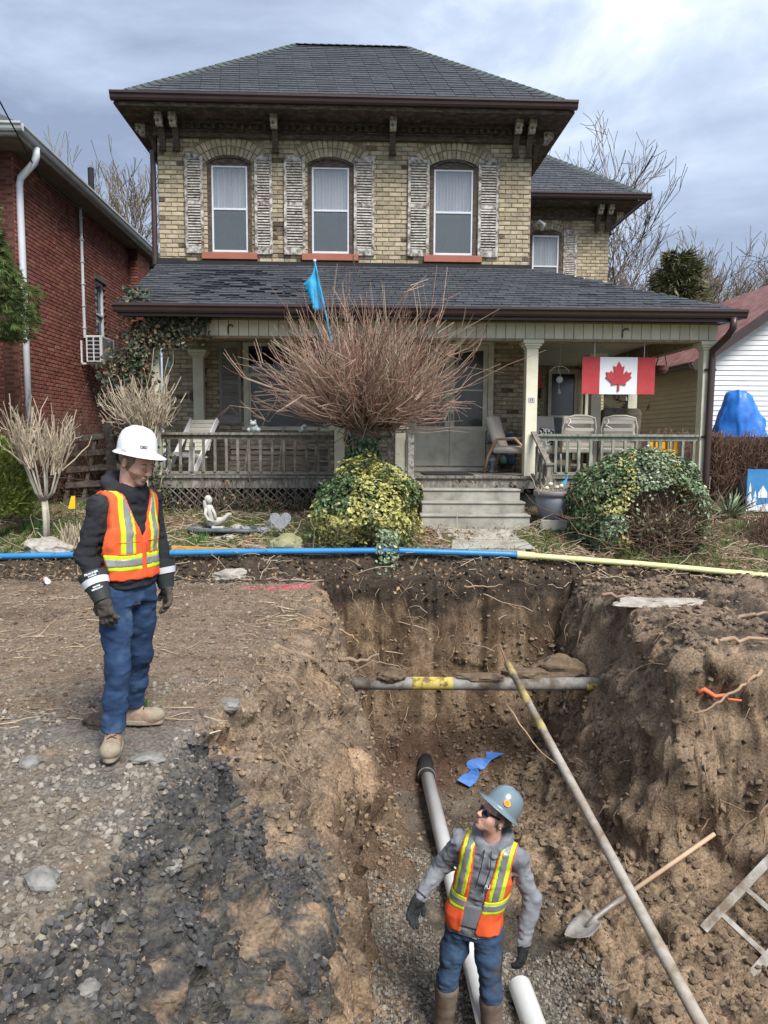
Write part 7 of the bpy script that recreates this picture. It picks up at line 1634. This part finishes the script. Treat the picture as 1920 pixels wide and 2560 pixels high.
def head(v, c, Rm):
    v.xf(Rm, c)
    v.ell((-.012, 0, .038), (.099, .077, .092), .02); v.ell((.030, 0, -.045), (.066, .056, .066), .03); v.ell((.072, 0, -.094), (.024, .027, .022), .025); v.ell((.05, .036, -.022), (.036, .030, .034), .025); v.ell((.05, -.036, -.022), (.036, .030, .034), .025)
    v.ell((.078, 0, .030), (.018, .054, .013), .018)
    for q in (-1, 1):
        v.ell((.097, q * .033, .006), (.013, .017, .011), .012, sub=True); v.ell((.083, q * .033, .006), (.013, .016, .0125), .004); v.ell((.089, q * .033, .0125), (.011, .017, .006), .004)
        v.ell((-.008, q * .080, .002), (.020, .009, .033), .006); v.ell((.002, q * .086, .004), (.010, .006, .020), .006, sub=True)
        v.ell((.108, q * .012, -.030), (.011, .009, .009), .008)
    v.cone((.093, 0, .016), (.119, 0, -.026), .009, .0125, .012)
    v.ell((.101, 0, -.058), (.010, .022, .006), .008); v.ell((.097, 0, -.069), (.010, .020, .007), .008); v.ell((.108, 0, -.0635), (.008, .017, .0018), .004, sub=True)
    v.xf()
def hard_hat(name, m, parent, c, Rm, brim_f, brim_a, label=None):
    hat = MB(); nU, V = 40, []
    prof = [(1.10, -.006, 1), (1.045, .0, .55), (1.0, .006, 0), (1.0, .02, 0), (.985, .05, 0), (.93, .085, 0), (.82, .118, 0), (.64, .143, 0), (.40, .158, 0), (.15, .163, 0)]
    for r, z, b in prof:
        for j in range(nU):
            a = 2 * math.pi * j / nU; e = brim_a + brim_f * max(0, math.cos(a)) ** 2
            rx, ry = .120 * r + b * e, .106 * r + b * (brim_a + brim_f * max(0, math.cos(a)) ** 2 * .6)
            rid = .006 * max(0, 1 - abs(ry * math.sin(a)) / .022) * (z > .06) + .004 * max(0, 1 - abs(abs(ry * math.sin(a)) - .05) / .012) * (z > .08)
            V.append((rx * math.cos(a), ry * math.sin(a), z * .92 + rid - b * (.005 + .008 * max(0, math.cos(a)) * (brim_f > .02))))
    F = [(i * nU + j, i * nU + (j + 1) % nU, (i + 1) * nU + (j + 1) % nU, (i + 1) * nU + j) for i in range(len(prof) - 1) for j in range(nU)] + [tuple((len(prof) - 1) * nU + j for j in range(nU))]
    o = hat.add(V, F).build(name, m, parent, smooth=True); so = o.modifiers.new('solidify', 'SOLIDIFY'); so.thickness = .004
    o.matrix_local = Matrix.Translation(c) @ Matrix(Rm.tolist()).to_4x4(); return o

def make_person(label, loc, rz, J, style, hp, hy, scale=1.0):
    g = lambda k: np.array(J[k], float); dL = lambda a, b, t: a + (b - a) * t
    Rm = rotZ(hy) @ rotY(hp); hc = g('head')
    lo, hi = (-.42, -.66, -.01), (.42, .66, 1.9)
    ztop = hc[2] + .16
    zs = np.concatenate([np.arange(-.01, hc[2] - .17, .013), np.arange(hc[2] - .17, ztop, .0045)])
    v = Vol(lo, hi, .0072, zs)
    ch, pv, nk = g('chest'), g('pelvis'), g('neck')
    # the body: one continuous skin
    v.loft([(pv[2] - .12, pv[0], pv[1], .07, .10), (pv[2], pv[0], pv[1], .10, .145), (dL(pv, ch, .5)[2], *dL(pv, ch, .5)[:2], .095, .13), (ch[2], ch[0], ch[1], .105, .16), (nk[2] - .07, nk[0], nk[1], .07, .12), (nk[2], nk[0], nk[1], .05, .05)], .04)
    v.cone(nk - np.array([0, 0, .06]), hc + Rm @ np.array([-.018, 0, -.05]), .060, .056, .03); head(v, hc, Rm)
    for s in 'LR':
        v.chain([g('sh' + s), g('el' + s), g('wr' + s)], [.048, .038, .026], .03); v.cone(dL(nk, g('sh' + s), .55) - [0, 0, .05], g('sh' + s), .04, .044, .03)
        v.chain([g('hip' + s), g('kn' + s), g('an' + s)], [.075, .052, .036], .04); v.cone(g('an' + s) - [0, 0, .05], g('an' + s) - [0, 0, .06] + g('toe' + s) * .14, .036, .028, .03)
        hd = g('hand' + s); v_ = hd / np.linalg.norm(hd); hand(v, g('wr' + s), v_, g('palm' + s), -1 if s == 'L' else 1, J['curl'], -.003)
    me = v.mesh('person'); o = obj('person', me, M_skin, None, label=label, cat='person'); o.location = loc; o.rotation_euler = (0, 0, rz); o.scale = (scale,) * 3
    def part(name, vol, m, d=None, parent=o, **kw): return obj(name, vol.mesh(name, d), m, parent, **kw)
    # head dressing
    hv = Vol(hc - .17, hc + .17, .0042); head(hv, hc, Rm); X, Y_, Z_ = hv.grid(); q = [(X - hc[0]) * Rm[0, i] + (Y_ - hc[1]) * Rm[1, i] + (Z_ - hc[2]) * Rm[2, i] for i in range(3)]
    hair = np.maximum(hv.d - .004, np.maximum(q[0] - .045 + .5 * np.maximum(0, .02 - q[2]), -(q[2] + .045 + .3 * (q[0] + .02)))); hair = np.maximum(hair, .016 - np.sqrt((q[0] + .008) ** 2 + (q[2] - .002) ** 2 * .35))
    part('hair', hv, M_hair, hair)
    if style['beard']: part('beard', hv, M_stub, np.maximum(hv.d - .0018, np.maximum(np.maximum(-(q[0] - .005 + .4 * (q[2] + .03)), q[2] + .028 + .45 * np.maximum(0, q[0] - .085)), .0085 - np.sqrt((q[0] - .105) ** 2 + (q[2] + .063) ** 2 + (q[1] * .45) ** 2))))
    else: part('moustache', hv, M_stub, np.maximum(hv.d - .003, np.maximum(np.maximum(.085 - q[0], np.abs(q[2] + .046) - .007), np.abs(q[1]) - .028))); part('beard', hv, M_stub, np.maximum(hv.d - .0012, np.maximum(np.maximum(.01 - q[0], q[2] + .072), -(q[2] + .2))))
    HM4 = Matrix.Translation(hc) @ Matrix(Rm.tolist()).to_4x4()
    def hp_(mb, name, m, **kw): x = mb.build(name, m, o, **kw); x.matrix_local = HM4; return x
    hp_(MB().ball((.1035, 0, -.0575), (.0065, .020, .0042), 12, 6).ball((.1005, 0, -.069), (.0065, .018, .0048), 12, 6), 'lips', M_lip, smooth=True)
    if style['shades']:
        w = MB()
        for s in (-1, 1): w.add([(.112, s * .006, .024), (.108, s * .034, .026), (.092, s * .062, .022), (.090, s * .062, -.008), (.106, s * .036, -.018), (.113, s * .012, -.008)], [(0, 1, 2, 3, 4, 5)]); w.bar((.092, s * .062, .016), (-.01, s * .082, .018), .004, .010)
        w.bar((.112, -.008, .02), (.112, .008, .02), .006, .008); x = hp_(w, 'sunglasses', mat('dark_lens', [(.008, .008, .009), (.012, .012, .013)], scale=3, rough=.08, spec=.8)); so = x.modifiers.new('solidify', 'SOLIDIFY'); so.thickness = .003
        hp_(MB().ball((-.012, .088, -.028), .005, 6, 5), 'earring', M_hatw)
    else:
        for s in (-1, 1):
            hp_(MB().ball((.0885, s * .033, .0045), (.0085, .0125, .0055), 10, 6), 'eye', M_eyew, smooth=True); hp_(MB().ball((.0955, s * .034, .0030), (.0030, .0052, .0042), 8, 6), 'iris', M_hair, smooth=True)
            hp_(MB().tube([(.093, s * .014, .027), (.096, s * .032, .032), (.086, s * .052, .027)], [.003, .0042, .0025], 6), 'eyebrow', M_hair, smooth=True)
            hp_(MB().tube([(.0975, s * .018, .0085), (.1005, s * .033, .0105), (.094, s * .048, .0075)], [.0018, .0026, .0018], 5), 'eyelid', M_skin, smooth=True)
    hat = hard_hat('hard_hat', style['hatm'], o, tuple(hc + Rm @ np.array([-.010, 0, .066])), Rm @ rotY(style['hat_tilt']), *style['brim'])
    if style['logo'] == 'outline':
        # rounded outline mark with four letters on the right front of the shell
        lg = MB(); pts = []
        for a in np.linspace(0, 6.283, 29): x = .020 * math.copysign(abs(math.cos(a)) ** .5, math.cos(a)); z = .0075 * math.copysign(abs(math.sin(a)) ** .5, math.sin(a)); ang = -.62 + x / .11; pts.append((.1215 * math.cos(ang) * 1.0, .1075 * math.sin(ang), .043 + z))
        lg.tube(pts, .0013, 4, caps=False); lg.build('logo_outline', M_black, hat)
        tx = text('CRC', .012, M_black, hat, 'logo_lettering'); ang = -.62; tx.location = (.1222 * math.cos(ang), .108 * math.sin(ang), .043); tx.rotation_euler = (R(90), 0, R(90) + ang)
        for s in (-1, 1): MB().box((.0, s * .1085, .018), (.035, .008, .022)).build('accessory_slot', style['hatm'], hat, bevel=.003)
        sus = MB().tube([(-.10, -.05, -.005), (-.108, -.04, -.06), (-.112, 0, -.07), (-.108, .04, -.06), (-.10, .05, -.005)], .009, 6).build('suspension_strap', M_black, hat, smooth=True)
    else:
        ang = 1.05; lg = MB(); 
        for rr, nm, mm, off in ((.021, 'sticker', mat('orange_sticker', [(.80, .22, .02), (.85, .27, .03)], scale=4, rough=.5), .0), (.0165, 'sticker_ring', mat('sticker_yellow', [(.85, .50, .10), (.88, .55, .12)], scale=4), .001), (.0145, 'sticker_field', mat('sticker_orange', [(.80, .20, .02), (.85, .25, .03)], scale=4), .002)):
            w = MB(); C0 = Vector((math.cos(ang) * (.1155 + off), math.sin(ang) * (.1025 + off), .056)); nrm = Vector((math.cos(ang), math.sin(ang) * 1.15, .45)).normalized(); d_, a_, b_ = frame(nrm); w.prism([C0 + a_ * rr * 1.15 * math.cos(t) + b_ * rr * math.sin(t) for t in np.linspace(0, 6.283, 21)[:-1]], nrm * .004); w.build(nm, mm, hat)
    # jacket or hoodie
    jm = style['jm']; jl, jh = (-.36, -.62, pv[2] - .06), (.36, .62, hc[2] + .02); v = Vol(jl, jh, .0078)
    mid_ = dL(pv, ch, .5); hem = style['hem']
    tors = [(hem, pv[0], pv[1], .135, .178), (pv[2] + .06, pv[0] + .004, pv[1], .138, .178), (mid_[2], *mid_[:2], .132, .170), (ch[2], ch[0] + .005, ch[1], .132, .182), (ch[2] + .09, ch[0], ch[1], .118, .180), (nk[2] - .045, *dL(ch, nk, .8)[:2], .10, .155), (nk[2] + .0, nk[0], nk[1], .075, .085)]
    v.loft(tors, .03); torso = v.d.copy()
    v2 = Vol(jl, jh, .0078)
    for s in 'LR': v2.chain([dL(nk, g('sh' + s), .55) - [0, 0, .025], g('sh' + s), g('el' + s), dL(g('el' + s), g('wr' + s), .93)], [.060, .062, .058, .049], .035)
    arms = v2.d.copy(); k = .035; h = np.maximum(k - np.abs(v.d - arms), 0) / k; v.d = np.minimum(v.d, arms) - h * h * k * .25; base_j = v.d.copy()
    # hood gathered round the neck
    for a in np.linspace(0.55, 5.73, 14): p = nk + np.array([.085 * math.cos(a) - .03, .095 * math.sin(a), -.022 + .085 * (1 - math.cos(a)) * .5]); v.ell(p, (.038, .038, .030), .035)
    v.ell(nk + np.array([-.105, 0, -.015]), (.050, .10, .065), .04)
    for s in (-1, 1): v.chain([nk + np.array([.04, s * .080, .0]), nk + np.array([.090, s * .035, -.075])], [.028, .018], .02)
    v.put(lambda x, y, z: np.sqrt((x - hc[0]) ** 2 + (y - hc[1]) ** 2 + (z - hc[2] + .03) ** 2) - .098, [hc], .10, .012, sub=True)
    X, Y_, Z_ = v.grid()
    v.wrinkle(.0068, (9, 9, 17), style['seed']); v.wrinkle(.003, (26, 26, 34), style['seed'] + 5)
    v.d = np.maximum(v.d, hem - Z_)
    jk = part(style['jname'], v, jm)
    if style['jname'] == 'hoodie':
        for s in (-1, 1): MB().tube([tuple(nk + np.array([.10, s * .022, -.03])), tuple(nk + np.array([.150, s * .030, -.12])), tuple(ch + np.array([.158, s * .022, -.02 - .03 * (s > 0)]))], .0035, 5).build('drawstring', M_black, jk)
        ye0 = Y_ - np.interp(Z_, [pv[2], ch[2], nk[2]], [pv[1], ch[1], nk[1]]).astype(np.float32)
        pk_ = part('pouch_pocket', v, jm, np.maximum(torso - .006, np.maximum(np.maximum(np.abs(ye0) - (.10 + .25 * (pv[2] + .17 - Z_).clip(0, .1)), np.abs(Z_ - pv[2] - .09) - .075), .02 - X)), jk)
        tx = text('PU', .034, M_hatw, jk, 'lettering', .001); tx.location = tuple(ch + np.array([.148, .052, -.005])); tx.rotation_euler = (R(90), 0, R(90) + R(14))
    # safety vest, shell over the torso only
    z0 = style['vest'][0]; ye = Y_ - np.interp(Z_, [pv[2], ch[2], nk[2]], [pv[1], ch[1], nk[1]]).astype(np.float32)
    ve = Vol(jl, jh, .0078)
    for s in 'LR':
        a_ = g('sh' + s); ve.chain([dL(a_, g('el' + s), .45), g('el' + s), g('wr' + s)], [.080, .084, .08], .02)
    excl = np.maximum(-ve.d, np.abs(ye) - (.172 + .42 * np.clip(ch[2] + .03 - Z_, 0, .2)))
    shell = np.maximum(base_j - (.012 if style['open'] else .010), z0 - Z_); shell = np.maximum(shell, excl); shell = np.maximum(shell, Z_ - nk[2] - .012)
    shell = np.maximum(shell, .075 - np.sqrt((X - nk[0] + .01) ** 2 + (Y_ - nk[1]) ** 2) - .5 * np.maximum(0, nk[2] - .05 - Z_) * 4)
    open_ = np.where(X > 0, (style['gap'] + style['vslope'] * np.maximum(0, Z_ - style['vz'])) - np.abs(ye), -1)
    shell = np.maximum(shell, open_); cut = shell.copy()
    w_ = v.d.copy(); v.d = shell.astype(np.float32); v.wrinkle(.0042, (10, 10, 7), style['seed'] + 11); vs = v.d.copy(); v.d = w_
    vest = part('vest', v, M_orange, vs)
    base = vs
    def band(name, m, off, reg): part(name, v, m, np.maximum(base - off, np.maximum(reg, excl + .003)), vest)
    inner = np.where(X > 0, open_ + .006, -1)
    for s in (-1, 1):
        yc = style['sy'] ; reg = np.maximum(np.abs(ye * s - yc) - .044, style['vest'][2] - Z_); band('yellow_band', M_lime, .0022, np.maximum(reg, inner)); reg = np.maximum(np.abs(ye * s - yc) - .022, style['vest'][2] - Z_); band('reflective_stripe', M_silver, .0045, np.maximum(reg, inner))
    za, zb = style['vest'][1], style['vest'][2]
    band('yellow_band', M_lime, .0030, np.maximum(np.abs(Z_ - (za + zb) / 2) - (zb - za) / 2, inner)); band('reflective_stripe', M_silver, .0055, np.maximum(np.abs(Z_ - (za + zb) / 2) - (zb - za) / 2 * .52, inner))
    if not style['open']:
        for zz in (ch[2] - .055, ch[2] - .125): band('pocket_seam', M_orange, .0065, np.maximum(np.maximum(np.abs(Z_ - zz) - .004, np.abs(np.abs(ye) - style['sy'] + .005) - .062), .03 - X))
        part('front_placket', v, M_orange, np.maximum(base_j - .0145, np.maximum(np.maximum(np.abs(ye - .008) - .016, z0 + .004 - Z_), np.maximum(.02 - X, Z_ - style['vz'] + .02))), vest)
    # trousers
    jz = pv[2] + .10; v = Vol((-.40, -.48, .02), (.40, .48, jz + .03), .0085); v.loft([(pv[2] - .10, pv[0], pv[1], .112, .165), (pv[2], pv[0], pv[1], .120, .168), (jz, pv[0], pv[1], .115, .160)], .05)
    for s in 'LR':
        hpn, kn, an = g('hip' + s), g('kn' + s), g('an' + s); zc = style['cuff']; t = (kn[2] - zc) / (kn[2] - an[2] + 1e-6); end = dL(kn, an, t)
        v.chain([hpn - [0, 0, .03], dL(hpn, kn, .5), kn, dL(kn, end, .55), end], [.100, .088, .069, .066, style['cuffr']], .04); v.ell(hpn + np.array([-.05, 0, -.02]), (.09, .09, .10), .05)
    v.wrinkle(.0055, (6, 6, 11), style['seed'] + 21); v.wrinkle(.0035, (14, 14, 34), style['seed'] + 23); v.put(lambda x, y, z: z - style['cuff'] + 0 * x + 0 * y, [(-1, -1, 0), (1, 1, style['cuff'])], .0, .004, sub=True)
    jn = part('jeans', v, style['jeansm'])
    # boots
    for s in 'LR':
        an = g('an' + s); tv = g('toe' + s); tv = tv / np.linalg.norm(tv); F3 = np.stack([tv, np.cross([0, 0, 1], tv), [0, 0, 1]], 1); base_ = np.array([an[0], an[1], 0.])
        v = Vol(base_ - [.30, .30, .02], base_ + [.30, .30, style['boot_h'] + .06], .0075); v.xf(F3, base_)
        v.loft([(.015, .045, 0, .150, .050), (.045, .045, 0, .150, .052), (.075, .035, 0, .138, .050), (.10, .0, 0, .085, .048), (.14, -.01, 0, .064, .048), (style['boot_h'], an[2] * 0 - .012, 0, style['bsh'], style['bsh'] * .9)], .02, 2.3); v.ell((.135, 0, .055), (.065, .054, .045), .03); v.wrinkle(.002, (18, 18, 26), 3)
        if not style['laces']: v.xf(); kn_ = g('kn' + s); up_ = (kn_ - an) / np.linalg.norm(kn_ - an); v.chain([an, an + up_ * .16, an + up_ * (style['boot_h'] - .08)], [.062, .068, .080], .02)
        bt = part('boot', v, style['bm'])
        v = Vol(base_ - [.30, .30, .02], base_ + [.30, .30, .06], .0075); v.xf(F3, base_); v.loft([(.0, .045, 0, .158, .054), (.033, .045, 0, .160, .056)], .01, 2.4); part('sole', v, M_sole if style['laces'] else style['bm'], None, bt)
        if style['laces']:
            v = Vol(base_ - [.30, .30, .02], base_ + [.30, .30, .12], .0055); v.xf(F3, base_); v.ell((.145, 0, .055), (.069, .058, .048), .01); v.put(lambda x, y, z: .125 - x + 0 * y + 0 * z, [(-.2, -.1, 0), (.125, .1, .12)], .0, .004, sub=True); part('toe_cap', v, M_sole, None, bt)
            w = MB()
            for k_ in range(6): x = .085 - k_ * .018; z = .098 + k_ * .016 + .004 * k_; w.tube([(x, -.028, z), (x - .002, 0, z + .016), (x, .028, z)], .0032, 5); w.tube([(x, -.026, z), (x - .012, .024, z + .018)], .0028, 5)
            ob = w.build('laces', M_black, bt); ob.matrix_local = Matrix.Translation(base_) @ Matrix(F3.tolist()).to_4x4()
    # gloves with five fingers, long cuffs
    for s in 'LR':
        wr, hd, pn = g('wr' + s), g('hand' + s), g('palm' + s); hd = hd / np.linalg.norm(hd); v = Vol(wr - .26, wr + .26, .0042); hand(v, wr, hd, pn, -1 if s == 'L' else 1, J['curl'], .0035); v.wrinkle(.0022, (30, 30, 30), 9, .02); gl = part('glove', v, style['gm'])
        if style['cuffs']:
            el = g('el' + s); u = (el - wr) / np.linalg.norm(el - wr)
            MB().tube([wr - u * .02, wr + u * .03, wr + u * .15], [.046, .056, .085], 18, caps=False).build('cuff', M_cuff, gl, smooth=True); MB().tube([wr + u * .072, wr + u * .11], [.0715, .0795], 18, caps=False).build('reflective_stripe', mat('white_reflective', [(.50, .52, .58), (.62, .64, .70)], scale=20, rough=.5), gl, smooth=True)
            if s == 'R':
                wl = np.array(style['camdir']); dd_, a_, b_ = frame(Vector(u)); fn_ = Vector(wl) - dd_ * Vector(wl).dot(dd_); fn_.normalize(); sx = Vector(u).cross(fn_) 
                for tt, zz, ss, rr in (('PROLINER', .132, .0165, .083), ('X-LARGE', .118, .0115, .0805), ('WATER', .055, .0125, .0645), ('REPELLENT', .042, .0125, .0615)):
                    tx = text(tt, ss, M_hatw, gl, 'lettering', .0004); tx.matrix_local = Matrix.Translation(Vector(wr) + Vector(u) * zz + fn_ * rr) @ Matrix((sx, Vector(u), fn_)).transposed().to_4x4()
        else: el = g('el' + s); u = (el - wr) / np.linalg.norm(el - wr); MB().tube([wr - u * .01, wr + u * .035], [.036, .047], 16).build('cuff', style['gm'], gl, smooth=True)
    return o

rz1 = R(-31)
cl1 = Matrix.Rotation(-rz1, 3, 'Z') @ Vector((.35, -1, .15))
J1 = dict(pelvis=(0, 0, .95), chest=(.01, 0, 1.28), neck=(.025, 0, 1.535), head=(.085, .01, 1.682), shR=(-.005, -.185, 1.44), elR=(-.05, -.25, 1.15), wrR=(.10, -.265, .925), handR=(.26, .08, -1), palmR=(-.35, .9, 0), shL=(.01, .185, 1.44), elL=(.0, .25, 1.15), wrL=(.055, .25, .91), handL=(.22, -.05, -1), palmL=(-.3, -.9, 0),
          hipR=(0, -.088, .91), knR=(.075, -.15, .50), anR=(.065, -.188, .10), toeR=(.69, -.73, 0), hipL=(0, .088, .91), knL=(-.04, .12, .50), anL=(-.175, .148, .10), toeL=(.88, .49, 0), curl=.55)
st1 = dict(beard=True, shades=False, hatm=M_hatw, brim=(.050, .012), hat_tilt=R(-14), logo='outline', jm=M_jack, jname='jacket', hem=.945, seed=101, vest=(1.00, 1.055, 1.155), gap=.0, vslope=.42, vz=1.25, sy=.095, open=False, jeansm=M_jeans, cuff=.115, cuffr=.075, boot_h=.20, bsh=.062, bm=M_leather, laces=True, gm=M_glv, cuffs=True, camdir=tuple(cl1))
zf = gz(-1.58, 4.35) + .02
make_person('standing man in a white hard hat and orange safety vest looking down into the trench', (-1.545, 4.40, zf), rz1, J1, st1, R(22), R(9))
rz2 = R(-112)
J2 = dict(pelvis=(0, .03, .95), chest=(.0, .10, 1.28), neck=(.015, .145, 1.53), head=(.03, .165, 1.685), shR=(.02, -.06, 1.475), elR=(-.03, -.205, 1.24), wrR=(.12, -.315, 1.07), handR=(.45, -.25, -.85), palmR=(.5, .7, .2), shL=(-.01, .315, 1.42), elL=(-.04, .40, 1.14), wrL=(.05, .375, .89), handL=(.25, -.05, -1), palmL=(-.3, -.9, 0),
          hipR=(0, -.06, .91), knR=(.04, -.13, .50), anR=(.0, -.17, .10), toeR=(.92, -.38, 0), hipL=(0, .115, .91), knL=(.045, .165, .50), anL=(-.02, .165, .10), toeL=(.96, .28, 0), curl=.5)
st2 = dict(beard=False, shades=True, hatm=M_hatg, brim=(.016, .030), hat_tilt=R(-9), logo='sticker', jm=M_hoodie, jname='hoodie', hem=.84, seed=141, vest=(.915, 1.075, 1.165), gap=.052, vslope=.10, vz=1.2, sy=.120, open=True, jeansm=M_jeans2, cuff=.36, cuffr=.076, boot_h=.40, bsh=.070, bm=M_rubber, laces=False, gm=M_glvb, cuffs=False, camdir=(1, 0, 0))
zf2 = -2.50
make_person('man in grey hoodie and open orange vest standing in the trench looking up', (.615, 4.92, zf2), rz2, J2, st2, R(-33), R(-50), 1.06)
